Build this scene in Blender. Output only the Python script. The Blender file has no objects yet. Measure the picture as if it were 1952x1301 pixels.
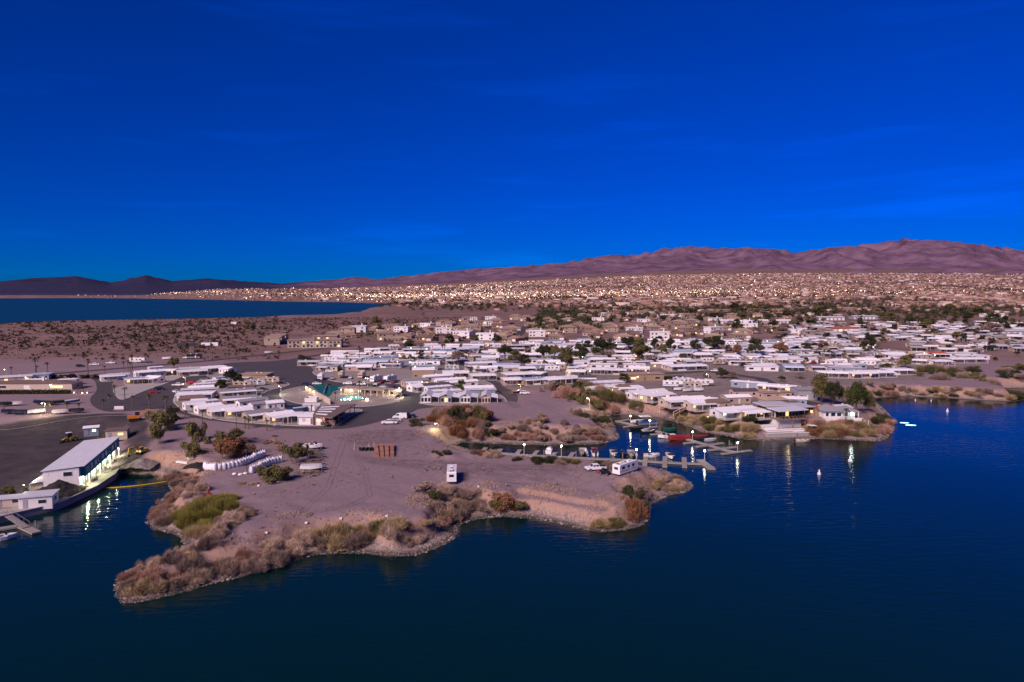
import bpy, math, random
import numpy as np
from mathutils import Vector, Matrix
random.seed(7)
rng = np.random.default_rng(11)
scene = bpy.context.scene
col = scene.collection

# ------------------------------------------------------------------ camera, sky, sun, exposure
CAM_H = 54.5                                   # drone height above the lake, metres
FOCAL = 1301.0
PITCH = math.atan(100.5 / FOCAL)
cam_data = bpy.data.cameras.new('camera')
cam_data.sensor_width = 36.0
cam_data.lens = 36.0 * FOCAL / 1952.0
cam_data.clip_start = 1.0
cam_data.clip_end = 60000.0
cam = bpy.data.objects.new('camera', cam_data)
cam.location = (0, 0, CAM_H)
cam.rotation_euler = (math.pi / 2 - PITCH, 0, 0)
col.objects.link(cam)
scene.camera = cam

SUN_AZ = math.radians(217)                      # clockwise from +Y: behind the camera, a little to its left
SUN_EL = math.radians(36)
world = bpy.data.worlds.new('World')
scene.world = world
world.use_nodes = True
wn, wl = world.node_tree.nodes, world.node_tree.links
wn.clear()
w_out = wn.new('ShaderNodeOutputWorld')
w_bg = wn.new('ShaderNodeBackground')
w_sky = wn.new('ShaderNodeTexSky')
w_sky.sky_type = 'NISHITA'
w_sky.sun_disc = False
w_sky.sun_elevation = math.radians(4.5)
w_sky.sun_rotation = SUN_AZ
w_sky.altitude = 200
w_sky.air_density = 0.6
w_sky.dust_density = 0.0
w_sky.ozone_density = 10.0
# thin high cloud streaks, the same all round the dome
w_tc = wn.new('ShaderNodeTexCoord')
w_map = wn.new('ShaderNodeMapping'); w_map.inputs['Scale'].default_value = (2.2, 2.2, 22.0)
w_map.inputs['Rotation'].default_value = (0.06, 0.03, 0.0)
w_noi = wn.new('ShaderNodeTexNoise'); w_noi.inputs['Scale'].default_value = 1.5; w_noi.inputs['Detail'].default_value = 7
w_ramp = wn.new('ShaderNodeMapRange'); w_ramp.inputs[1].default_value = 0.56; w_ramp.inputs[2].default_value = 0.85
w_ramp.inputs[3].default_value = 1.0; w_ramp.inputs[4].default_value = 1.35
w_cl = wn.new('ShaderNodeMix'); w_cl.data_type = 'RGBA'; w_cl.blend_type = 'MULTIPLY'; w_cl.inputs[0].default_value = 1.0
wl.new(w_tc.outputs['Generated'], w_map.inputs['Vector'])
wl.new(w_map.outputs['Vector'], w_noi.inputs['Vector'])
wl.new(w_noi.outputs['Fac'], w_ramp.inputs[0])
wl.new(w_sky.outputs['Color'], w_cl.inputs[6])
wl.new(w_ramp.outputs[0], w_cl.inputs[7])
wl.new(w_cl.outputs[2], w_bg.inputs['Color'])
w_bg.inputs['Strength'].default_value = 0.15
wl.new(w_bg.outputs[0], w_out.inputs['Surface'])

sun_data = bpy.data.lights.new('sun', 'SUN')
sun_data.energy = 4.5
sun_data.angle = math.radians(26)
sun_data.color = (1.0, 0.74, 0.72)
sun = bpy.data.objects.new('sun', sun_data)
_d = Vector((math.sin(SUN_AZ) * math.cos(SUN_EL), math.cos(SUN_AZ) * math.cos(SUN_EL), math.sin(SUN_EL)))
sun.rotation_euler = _d.to_track_quat('Z', 'Y').to_euler()
sun.location = _d * 500
col.objects.link(sun)

scene.view_settings.view_transform = 'Standard'
scene.view_settings.look = 'None'
scene.view_settings.exposure = 0.12
scene.view_settings.gamma = 1.0
scene.view_settings.use_curve_mapping = False
scene.render.engine = 'CYCLES'
scene.cycles.use_denoising = True
scene.cycles.max_bounces = 4
scene.cycles.diffuse_bounces = 2
scene.cycles.glossy_bounces = 3
scene.cycles.transmission_bounces = 2
scene.cycles.sample_clamp_indirect = 3.0
scene.cycles.use_light_tree = True

# ------------------------------------------------------------------ survey helpers
def ray(u, v):
    a, b = (u - 976.0) / FOCAL, -(v - 650.5) / FOCAL
    return np.array((a, math.cos(PITCH) + b * math.sin(PITCH), -math.sin(PITCH) + b * math.cos(PITCH)))

def G(u, v, z=5.0):
    """plan position of a survey point that lies at height z"""
    d = ray(u, v)
    t = (z - CAM_H) / d[2]
    return float(d[0] * t), float(d[1] * t)

def proj_u(x, y):
    return 976 + FOCAL * x / max(y, 1.0)

def smooth(t):
    t = np.clip(t, 0, 1)
    return t * t * (3 - 2 * t)

def _hash(ix, iy, seed):
    h = (ix.astype(np.int64) * 374761393 + iy.astype(np.int64) * 668265263 + (seed * 974711 + 12345)) & 0xFFFFFFFF
    h = ((h ^ (h >> 13)) * 1274126177) & 0xFFFFFFFF
    return ((h ^ (h >> 16)) & 0xFFFFFF) / float(0xFFFFFF)

def vnoise(x, y, seed=0):
    ix, iy = np.floor(x), np.floor(y)
    fx, fy = x - ix, y - iy
    fx, fy = fx * fx * (3 - 2 * fx), fy * fy * (3 - 2 * fy)
    a, b = _hash(ix, iy, seed), _hash(ix + 1, iy, seed)
    c, d = _hash(ix, iy + 1, seed), _hash(ix + 1, iy + 1, seed)
    return (a + (b - a) * fx) * (1 - fy) + (c + (d - c) * fx) * fy

def fbm(x, y, octv=4, seed=0):
    s, a, t = 0.0, 0.5, 0.0
    for o in range(octv):
        s = s + a * vnoise(x * 2 ** o + 17.3 * o, y * 2 ** o - 9.1 * o, seed + o)
        t += a
        a *= 0.5
    return s / t                                # 0..1

def signed_dist(px, py, poly):
    """positive inside the polygon"""
    P = np.asarray(poly, float)
    n = len(P)
    best = np.full(px.shape, 1e18)
    inside = np.zeros(px.shape, bool)
    for i in range(n):
        ax, ay = P[i]
        bx, by = P[(i + 1) % n]
        dx, dy = bx - ax, by - ay
        L = dx * dx + dy * dy + 1e-12
        t = np.clip(((px - ax) * dx + (py - ay) * dy) / L, 0, 1)
        d = (px - ax - t * dx) ** 2 + (py - ay - t * dy) ** 2
        np.minimum(best, d, out=best)
        if ay != by:
            c = ((ay > py) != (by > py)) & (px < (bx - ax) * (py - ay) / (by - ay) + ax)
            inside ^= c
    return np.where(inside, 1, -1) * np.sqrt(best)

# ------------------------------------------------------------------ materials
MATS = {}
def new_mat(name):
    m = bpy.data.materials.new(name)
    m.use_nodes = True
    nt = m.node_tree
    b = nt.nodes['Principled BSDF']
    MATS[name] = m
    return m, nt, b

def rgb4(c):
    return (c[0], c[1], c[2], 1.0)

def pmat(name, c, rough=0.75, var=0.12, scale=1.2, spec=0.3, metal=0.0, tint=0.0, bump=0.0, bscale=None, stretch=None):
    """painted / mineral surface: noise breaks the colour up, tint varies it from object to object"""
    m, nt, b = new_mat(name)
    n, l = nt.nodes, nt.links
    tc = n.new('ShaderNodeTexCoord')
    noi = n.new('ShaderNodeTexNoise'); noi.inputs['Scale'].default_value = scale; noi.inputs['Detail'].default_value = 5
    if stretch:
        mp = n.new('ShaderNodeMapping'); mp.inputs['Scale'].default_value = stretch
        l.new(tc.outputs['Object'], mp.inputs['Vector']); l.new(mp.outputs['Vector'], noi.inputs['Vector'])
    else:
        l.new(tc.outputs['Object'], noi.inputs['Vector'])
    mx = n.new('ShaderNodeMix'); mx.data_type = 'RGBA'
    mx.inputs[6].default_value = rgb4([x * (1 - var) for x in c])
    mx.inputs[7].default_value = rgb4([min(1, x * (1 + var)) for x in c])
    l.new(noi.outputs['Fac'], mx.inputs[0])
    out = mx.outputs[2]
    if tint:
        oi = n.new('ShaderNodeObjectInfo')
        mr = n.new('ShaderNodeMapRange'); mr.inputs[3].default_value = 1 - tint; mr.inputs[4].default_value = 1 + tint
        l.new(oi.outputs['Random'], mr.inputs[0])
        m2 = n.new('ShaderNodeMix'); m2.data_type = 'RGBA'; m2.blend_type = 'MULTIPLY'; m2.inputs[0].default_value = 1
        l.new(out, m2.inputs[6]); l.new(mr.outputs[0], m2.inputs[7])
        out = m2.outputs[2]
    l.new(out, b.inputs['Base Color'])
    b.inputs['Roughness'].default_value = rough
    b.inputs['Metallic'].default_value = metal
    b.inputs['Specular IOR Level'].default_value = spec
    if bump:
        bp = n.new('ShaderNodeBump'); bp.inputs['Strength'].default_value = bump; bp.inputs['Distance'].default_value = 0.1
        n2 = n.new('ShaderNodeTexNoise'); n2.inputs['Scale'].default_value = bscale or scale * 6; n2.inputs['Detail'].default_value = 4
        l.new(tc.outputs['Object'], n2.inputs['Vector'])
        l.new(n2.outputs['Fac'], bp.inputs['Height']); l.new(bp.outputs[0], b.inputs['Normal'])
    return m

def emat(name, c, strength, sample=False):
    m, nt, b = new_mat(name)
    b.inputs['Base Color'].default_value = rgb4([min(1, x) * .6 for x in c])
    b.inputs['Emission Color'].default_value = rgb4(c)
    b.inputs['Emission Strength'].default_value = strength
    if not sample:
        m.cycles.emission_sampling = 'NONE'
    return m

def glass(name, c=(0.02, 0.025, 0.035), rough=0.08):
    m, nt, b = new_mat(name)
    b.inputs['Base Color'].default_value = rgb4(c)
    b.inputs['Roughness'].default_value = rough
    b.inputs['Specular IOR Level'].default_value = 0.6
    return m

def leafmat(name, c, var=0.35, tint=0.25):
    m = pmat(name, c, rough=0.9, var=var, scale=1.7, spec=0.08, tint=tint)
    return m

pmat('concrete', (0.36, 0.34, 0.32), var=0.2, scale=0.4, bump=0.2)
pmat('kerb', (0.45, 0.42, 0.40), var=0.15, scale=0.6)
pmat('lot', (0.27, 0.235, 0.215), var=0.18, scale=0.15, rough=0.9)
pmat('asphalt', (0.068, 0.060, 0.064), var=0.22, scale=0.12, rough=0.85, bump=0.15, bscale=9)
pmat('dock', (0.27, 0.25, 0.235), var=0.25, scale=0.8, stretch=(0.3, 3, 1))
pmat('steel', (0.35, 0.35, 0.36), rough=0.45, metal=0.6)
pmat('dark_steel', (0.03, 0.03, 0.033), rough=0.55, metal=0.2)
pmat('pole_paint', (0.62, 0.58, 0.52), rough=0.5)
pmat('rubber', (0.015, 0.015, 0.016), rough=0.85)
pmat('wood', (0.26, 0.17, 0.11), var=0.3, scale=2.0)
pmat('timber_red', (0.33, 0.165, 0.115), var=0.35, scale=1.2, tint=0.2)
pmat('bark', (0.14, 0.10, 0.075), var=0.3, scale=3, bump=0.5)
pmat('bag', (0.80, 0.80, 0.82), var=0.06, scale=2, bump=0.3, bscale=4)
for nm, c in dict(white=(0.74, 0.72, 0.71), cream=(0.50, 0.42, 0.34), beige=(0.36, 0.29, 0.23), tan=(0.33, 0.235, 0.16),
                  grey=(0.30, 0.30, 0.32), bluegrey=(0.24, 0.29, 0.36), pink=(0.44, 0.31, 0.27), yellow=(0.62, 0.50, 0.26),
                  brown=(0.22, 0.15, 0.11), peach=(0.50, 0.35, 0.27), teal=(0.015, 0.20, 0.27), stucco=(0.32, 0.23, 0.175)).items():
    pmat('wall_' + nm, c, var=0.07, scale=0.8, tint=0.10, rough=0.8)
for nm, c in dict(white=(0.82, 0.82, 0.84), silver=(0.52, 0.54, 0.58), grey=(0.27, 0.265, 0.29), brown=(0.17, 0.12, 0.10),
                  tan=(0.36, 0.27, 0.20), blue=(0.32, 0.42, 0.56), dark=(0.09, 0.08, 0.085), tile=(0.30, 0.20, 0.15), red=(0.40, 0.10, 0.06)).items():
    pmat('roof_' + nm, c, var=0.16, scale=0.55, tint=0.12, rough=0.6, stretch=(0.4, 2.4, 1))
pmat('trim', (0.74, 0.70, 0.64), var=0.08)
glass('window')
emat('lit_warm', (1.0, 0.60, 0.24), 1.5)
emat('lit_cool', (0.85, 1.0, 0.75), 1.8)
emat('bulb_warm', (1.0, 0.72, 0.36), 34, True)
emat('bulb_cool', (1.0, 0.98, 0.78), 34, True)
emat('bulb_orange', (1.0, 0.45, 0.12), 26, True)
for nm, c in dict(olive=(0.15, 0.135, 0.055), rust=(0.23, 0.115, 0.06), greybrown=(0.29, 0.215, 0.175), dry=(0.46, 0.34, 0.25), straw=(0.42, 0.32, 0.17),
                  yellowgreen=(0.26, 0.245, 0.06), reddry=(0.37, 0.215, 0.16), dark=(0.055, 0.060, 0.030), green=(0.080, 0.100, 0.035), palm=(0.085, 0.085, 0.040)).items():
    leafmat('leaf_' + nm, c)
for nm, c in dict(white=(0.80, 0.80, 0.80), black=(0.012, 0.012, 0.014), silver=(0.42, 0.43, 0.45), red=(0.30, 0.015, 0.015), blue=(0.03, 0.09, 0.25),
                  maroon=(0.22, 0.025, 0.03), tan=(0.45, 0.36, 0.26), green=(0.02, 0.09, 0.07), navy=(0.012, 0.02, 0.05), orange=(0.62, 0.22, 0.02), yellow=(0.60, 0.42, 0.05), charcoal=(0.05, 0.05, 0.055)).items():
    pmat('paint_' + nm, c, rough=0.28, var=0.03, spec=0.5)

# ------------------------------------------------------------------ mesh helpers
class MB:
    def __init__(s):
        s.v, s.f = [], []
    def poly(s, pts):
        k = len(s.v); s.v += [tuple(p) for p in pts]; s.f.append(tuple(range(k, k + len(pts)))); return s
    def box(s, x0, x1, y0, y1, z0, z1):
        k = len(s.v)
        s.v += [(x0, y0, z0), (x1, y0, z0), (x1, y1, z0), (x0, y1, z0), (x0, y0, z1), (x1, y0, z1), (x1, y1, z1), (x0, y1, z1)]
        s.f += [tuple(k + i for i in q) for q in ((3, 2, 1, 0), (4, 5, 6, 7), (0, 1, 5, 4), (1, 2, 6, 5), (2, 3, 7, 6), (3, 0, 4, 7))]
        return s
    def prism(s, pts, z0, z1):
        """pts: plan polygon, extruded upwards"""
        n = len(pts); k = len(s.v)
        if sum(pts[i][0] * pts[(i + 1) % n][1] - pts[(i + 1) % n][0] * pts[i][1] for i in range(n)) < 0:
            pts = pts[::-1]
        s.v += [(p[0], p[1], z0) for p in pts] + [(p[0], p[1], z1) for p in pts]
        s.f += [tuple(k + i for i in range(n))[::-1], tuple(k + n + i for i in range(n))]
        s.f += [(k + i, k + (i + 1) % n, k + n + (i + 1) % n, k + n + i) for i in range(n)]
        return s
    def side(s, pts, y0, y1, inset=None):
        """pts: (x, z) side profile, extruded across y"""
        n = len(pts); k = len(s.v)
        a = inset or [0] * n
        s.v += [(p[0], y0 + a[i], p[1]) for i, p in enumerate(pts)] + [(p[0], y1 - a[i], p[1]) for i, p in enumerate(pts)]
        s.f += [tuple(k + i for i in range(n)), tuple(k + n + i for i in range(n))[::-1]]
        s.f += [(k + (i + 1) % n, k + i, k + n + i, k + n + (i + 1) % n) for i in range(n)]
        return s
    def tube(s, p0, p1, r0, r1=None, n=6, caps=True):
        r1 = r0 if r1 is None else r1
        p0, p1 = Vector(p0), Vector(p1)
        d = (p1 - p0).normalized()
        a = d.orthogonal().normalized(); b = d.cross(a)
        k = len(s.v)
        for p, r in ((p0, r0), (p1, r1)):
            for i in range(n):
                t = 2 * math.pi * i / n
                s.v.append(tuple(p + (a * math.cos(t) + b * math.sin(t)) * r))
        s.f += [(k + i, k + (i + 1) % n, k + n + (i + 1) % n, k + n + i) for i in range(n)]
        if caps:
            s.f += [tuple(k + i for i in range(n))[::-1], tuple(k + n + i for i in range(n))]
        return s
    def bar(s, p0, p1, w, h):
        """rectangular bar between two points, w across, h high"""
        p0, p1 = Vector(p0), Vector(p1)
        d = (p1 - p0).normalized()
        a = Vector((-d.y, d.x, 0))
        a = a.normalized() if a.length > 1e-6 else Vector((1, 0, 0))
        b = d.cross(a) * -1
        b = b if b.z >= 0 else -b
        k = len(s.v)
        for p in (p0, p1):
            for sa, sb in ((-1, -1), (1, -1), (1, 1), (-1, 1)):
                s.v.append(tuple(p + a * (sa * w / 2) + b * (sb * h / 2)))
        s.f += [(k, k + 1, k + 2, k + 3), (k + 7, k + 6, k + 5, k + 4)] + [(k + i, k + 4 + i, k + 4 + (i + 1) % 4, k + (i + 1) % 4) for i in range(4)]
        return s
    def ball(s, c, r, n=8, m=5, sz=1.0):
        k = len(s.v)
        for j in range(m + 1):
            ph = math.pi * j / m
            for i in range(n):
                t = 2 * math.pi * i / n
                s.v.append((c[0] + r * math.sin(ph) * math.cos(t), c[1] + r * math.sin(ph) * math.sin(t), c[2] + sz * r * math.cos(ph)))
        for j in range(m):
            for i in range(n):
                s.f.append((k + j * n + i, k + (j + 1) * n + i, k + (j + 1) * n + (i + 1) % n, k + j * n + (i + 1) % n))
        return s
    def gable(s, x0, x1, y0, y1, z, rise, t=0.14):
        """pitched roof sheet of thickness t, ridge along x"""
        ym = (y0 + y1) / 2
        for (a, b, c, d) in (((y0, z), (ym, z + rise), (ym, z + rise - t), (y0, z - t)), ((ym, z + rise), (y1, z), (y1, z - t), (ym, z + rise - t))):
            s.side([(0, 0)] * 0 or [a, b, c, d], x0, x1)
            n = 8
            for i in range(len(s.v) - n, len(s.v)):      # side() gave (y, x, z): swap to (x, y, z)
                p = s.v[i]; s.v[i] = (p[1], p[0], p[2])
            for i in range(len(s.f) - 6, len(s.f)):
                s.f[i] = s.f[i][::-1]
        return s
    def hip(s, x0, x1, y0, y1, z, rise):
        ym = (y0 + y1) / 2; r = min((y1 - y0) / 2, (x1 - x0) / 2 - 0.2)
        k = len(s.v)
        s.v += [(x0, y0, z), (x1, y0, z), (x1, y1, z), (x0, y1, z), (x0 + r, ym, z + rise), (x1 - r, ym, z + rise)]
        s.f += [(k, k + 1, k + 5, k + 4), (k + 1, k + 2, k + 5), (k + 2, k + 3, k + 4, k + 5), (k + 3, k, k + 4), (k + 3, k + 2, k + 1, k)]
        return s
    def mesh(s, name, mat, smooth_=False):
        me = bpy.data.meshes.new(name)
        me.from_pydata(s.v, [], s.f)
        me.materials.append(MATS[mat] if isinstance(mat, str) else mat)
        if smooth_:
            me.shade_smooth()
        me.update()
        return me

def np_mesh(name, V, F, mat, smooth_=False):
    """V (n,3), F (m,3|4) arrays"""
    me = bpy.data.meshes.new(name)
    V = np.asarray(V, np.float32); F = np.asarray(F, np.int32)
    k = F.shape[1]
    me.vertices.add(len(V)); me.vertices.foreach_set('co', V.ravel())
    me.loops.add(F.size); me.loops.foreach_set('vertex_index', F.ravel())
    me.polygons.add(len(F)); me.polygons.foreach_set('loop_start', np.arange(0, F.size, k, dtype=np.int32))
    if smooth_:
        me.polygons.foreach_set('use_smooth', np.ones(len(F), bool))
    me.materials.append(MATS[mat] if isinstance(mat, str) else mat)
    me.update(calc_edges=True)
    me.validate()
    return me

def add(name, mesh, parent=None, loc=None, rz=0.0):
    o = bpy.data.objects.new(name, mesh)
    col.objects.link(o)
    if parent is not None:
        o.parent = parent
    if loc is not None:
        o.location = loc
    if rz:
        o.rotation_euler = (0, 0, rz)
    return o

def structure(name, mesh, label=None):
    o = add(name, mesh)
    o['kind'] = 'structure'
    if label:
        o['label'] = label
    return o

def stuff(name, mesh, label, cat):
    o = add(name, mesh)
    o['kind'] = 'stuff'; o['label'] = label; o['category'] = cat
    return o

ROLL = []                                        # things waiting for their label
def tag(o, label, cat, group=None):
    o['label'] = label; o['category'] = cat
    if group:
        o['group'] = group
    return o

def enroll(o, desc, zone, cat, group):
    """label is written once all things of a zone are known: '<nth> <desc> from the left <zone>'"""
    o['category'] = cat; o['group'] = group
    ROLL.append((o, desc, zone))
    return o

ORD = ['', 'first', 'second', 'third', 'fourth', 'fifth', 'sixth', 'seventh', 'eighth', 'ninth', 'tenth', 'eleventh', 'twelfth', 'thirteenth', 'fourteenth', 'fifteenth', 'sixteenth',
       'seventeenth', 'eighteenth', 'nineteenth', 'twentieth']
TENS = {2: 'twenty', 3: 'thirty', 4: 'forty', 5: 'fifty', 6: 'sixty', 7: 'seventy', 8: 'eighty', 9: 'ninety'}
def ordinal(n):
    if n > 99:
        return 'hundred-and-' + ordinal(n - 100) if n > 100 else 'hundredth'
    if n <= 20:
        return ORD[n]
    if n % 10 == 0:
        return TENS[n // 10][:-1] + 'ieth'
    return TENS[n // 10] + '-' + ORD[n % 10]

def write_labels():
    sets = {}
    for o, d, z in ROLL:
        sets.setdefault((d, z), []).append(o)
    for (d, z), obs in sets.items():
        obs.sort(key=lambda o: proj_u(o.location.x, o.location.y))
        for i, o in enumerate(obs):
            if len(obs) == 1:
                o['label'] = f'{d} {z}'
            else:
                o['label'] = f'{"leftmost" if i == 0 else "rightmost" if i == len(obs) - 1 else ordinal(i + 1)} {d} {"" if i in (0, len(obs) - 1) else "from the left "}{z}'

class Proto:
    """the parts of a kind of thing; place() makes one individual that shares their mesh data"""
    def __init__(s):
        s.parts = []
    def part(s, name, mb, mat=None, sub=None, smooth_=False):
        me = mb.mesh(name, mat, smooth_) if isinstance(mb, MB) else mb
        s.parts.append((name, me, None if sub is None else sub))
        return len(s.parts) - 1
    def place(s, name, loc, rz=0.0, scale=1.0):
        root = bpy.data.objects.new(name, None)
        root.empty_display_size = 0.3
        col.objects.link(root)
        root.location = loc; root.rotation_euler = (0, 0, rz)
        root.scale = (scale,) * 3 if isinstance(scale, (int, float)) else scale
        made = []
        for nm, me, sub in s.parts:
            o = bpy.data.objects.new(nm, me)
            col.objects.link(o)
            o.parent = root if sub is None else made[sub]
            made.append(o)
        return root

# ------------------------------------------------------------------ terrain: shorelines surveyed at water level
SHORE = [(-900, 1200), (-150, 1030), (0, 992), (39, 983), (111, 967), (184, 934), (219, 911), (230, 905), (290, 904), (307, 909), (320, 917), (325, 936), (307, 952), (297, 966), (280, 984), (279, 998),
         (290, 1010), (323, 1017), (339, 1022), (349, 1036), (340, 1050), (323, 1060), (277, 1076), (243, 1087), (220, 1104), (215, 1122), (220, 1141), (233, 1152), (260, 1150), (287, 1145),
         (324, 1136), (366, 1125), (420, 1110), (446, 1104), (486, 1092), (526, 1084), (558, 1072), (585, 1061), (617, 1057), (673, 1056), (700, 1057), (750, 1062), (796, 1059), (831, 1047),
         (854, 1036), (872, 1024), (876, 1010), (877, 1001), (893, 994), (925, 989), (957, 986), (1003, 989), (1038, 994), (1073, 1001), (1107, 1010), (1142, 1015), (1188, 1012), (1223, 1004),
         (1239, 990), (1241, 977), (1241, 963), (1257, 954), (1280, 944), (1310, 939), (1323, 930), (1320, 921), (1306, 913), (1287, 904), (1267, 896), (1246, 892), (1225, 891), (1190, 889),
         (1130, 884), (1091, 880), (1045, 879), (980, 875), (934, 868), (897, 857), (868, 849), (880, 844), (910, 845), (957, 847), (1003, 849), (1073, 849), (1142, 847), (1172, 840), (1181, 835), (1179, 828), (1174, 822), (1172, 811),
         (1166, 799), (1158, 794), (1168, 791), (1207, 792), (1248, 796), (1278, 802), (1309, 812), (1341, 825), (1382, 831), (1423, 839), (1464, 841), (1515, 837), (1567, 837), (1628, 840), (1670, 842), (1688, 838),
         (1698, 828), (1706, 818), (1704, 802), (1694, 788), (1680, 775), (1664, 763), (1675, 760), (1716, 757), (1757, 758), (1819, 761), (1880, 765), (1932, 767), (1950, 763), (1942, 756), (1922, 748), (1901, 742), (1952, 741), (2050, 745), (2600, 770)]
LAKE_NEAR = [(-700, 632), (0, 621), (51, 618), (115, 616), (230, 614), (359, 612), (469, 609), (514, 605), (609, 604), (629, 600), (680, 597), (696, 591), (706, 587), (732, 584), (752, 581)]
LAKE_FAR = [(732, 578.6), (629, 576), (540, 575), (476, 573), (384, 571), (282, 569.5), (154, 568.5), (0, 569), (-700, 570)]
shore = [G(u, v, 0) for u, v in SHORE]
land_poly = shore + [(4000, shore[-1][1]), (4000, 9000), (-4000, 9000), (-4000, shore[0][1])]
lake_poly = [G(u, v, 0) for u, v in LAKE_NEAR + LAKE_FAR]

def axis(fine0, fine1, step, lo, hi, g):
    a = list(np.arange(fine0, fine1 + 1e-6, step))
    s, x = step, fine1
    while x < hi:
        s *= g; x += s; a.append(x)
    s, x = step, fine0
    while x > lo:
        s *= g; x -= s; a.insert(0, x)
    return np.array(a)
XS = axis(-135, 185, 0.85, -7000, 7000, 1.032)
YS = axis(106, 335, 0.80, 20, 8200, 1.028)
GX, GY = np.meshgrid(XS, YS)

def px_poly(pts, z=5.0):
    return [G(u, v, z) for u, v in pts]

MARINA = px_poly([(-300, 800), (-300, 1020), (0, 985), (111, 960), (184, 928), (219, 905), (262, 890), (262, 850), (235, 815), (150, 810)], 2.5)
CLIFF = px_poly([(930, 930), (1010, 920), (1150, 945), (1245, 985), (1225, 1030), (1100, 1030), (930, 1000)], 2)
CLIFF2 = px_poly([(735, 985), (835, 985), (880, 1010), (840, 1075), (735, 1080)], 2)
TERRACE = px_poly([(985, 930), (1010, 934), (1040, 938), (1080, 947), (1120, 953), (1157, 957), (1170, 968), (1188, 985), (1180, 1020), (1090, 1020), (1020, 1005), (985, 985), (965, 950)], 3.9)
EAST = px_poly([(975, 915), (1080, 918), (1170, 935), (1215, 975), (1200, 1030), (1000, 1020), (960, 960)], 4)
DARKLOT = px_poly([(-300, 830), (-300, 970), (0, 935), (90, 905), (165, 845), (190, 825), (235, 812), (262, 800), (240, 792), (120, 797), (0, 803), (-300, 812)], 4)
RAMP = px_poly([(252, 800), (285, 818), (290, 850), (262, 885), (235, 890), (240, 850), (235, 825)], 3)
TRACKS = [px_poly(q, 5) for q in ([(640, 835), (700, 822), (760, 818), (812, 826), (800, 838), (740, 845), (680, 850)], [(670, 868), (740, 876), (860, 880), (960, 884), (1030, 884), (1085, 888), (1090, 903), (1040, 912), (960, 906), (880, 900), (780, 893), (700, 884)],
                                   [(470, 1014), (530, 1000), (590, 990), (585, 998), (520, 1012)], [(930, 745), (985, 770), (995, 778), (980, 778)])]
SPITROAD = px_poly([(345, 1075), (400, 1045), (460, 1020), (480, 1030), (420, 1060), (360, 1085)], 3)
PARK = px_poly([(560, 735), (590, 690), (640, 672), (760, 655), (1000, 648), (1400, 648), (1600, 643), (1760, 690), (1760, 725), (1560, 735), (1560, 790), (1350, 775), (1120, 735), (990, 740), (960, 760), (800, 760)], 5)
LOWN = px_poly([(862, 842), (940, 856), (1050, 870), (1200, 878), (1290, 898), (1285, 908), (1200, 893), (1100, 887), (1000, 882), (900, 872), (860, 858)], 2)
CARVE = px_poly([(1437, 800), (1452, 795), (1480, 806), (1535, 806), (1550, 838), (1445, 842)], 3)
HILLS = [(425, 848, 13, 1.9), (395, 838, 9, 1.0), (840, 868, 3.5, 0.9), (862, 872, 4, 0.9), (900, 868, 3.5, 0.7), (915, 845, 5, 0.7), (520, 1040, 6, 0.5), (945, 770, 8, 0.5), (290, 880, 8, 1.6), (255, 880, 4, 0.9)]

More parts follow.
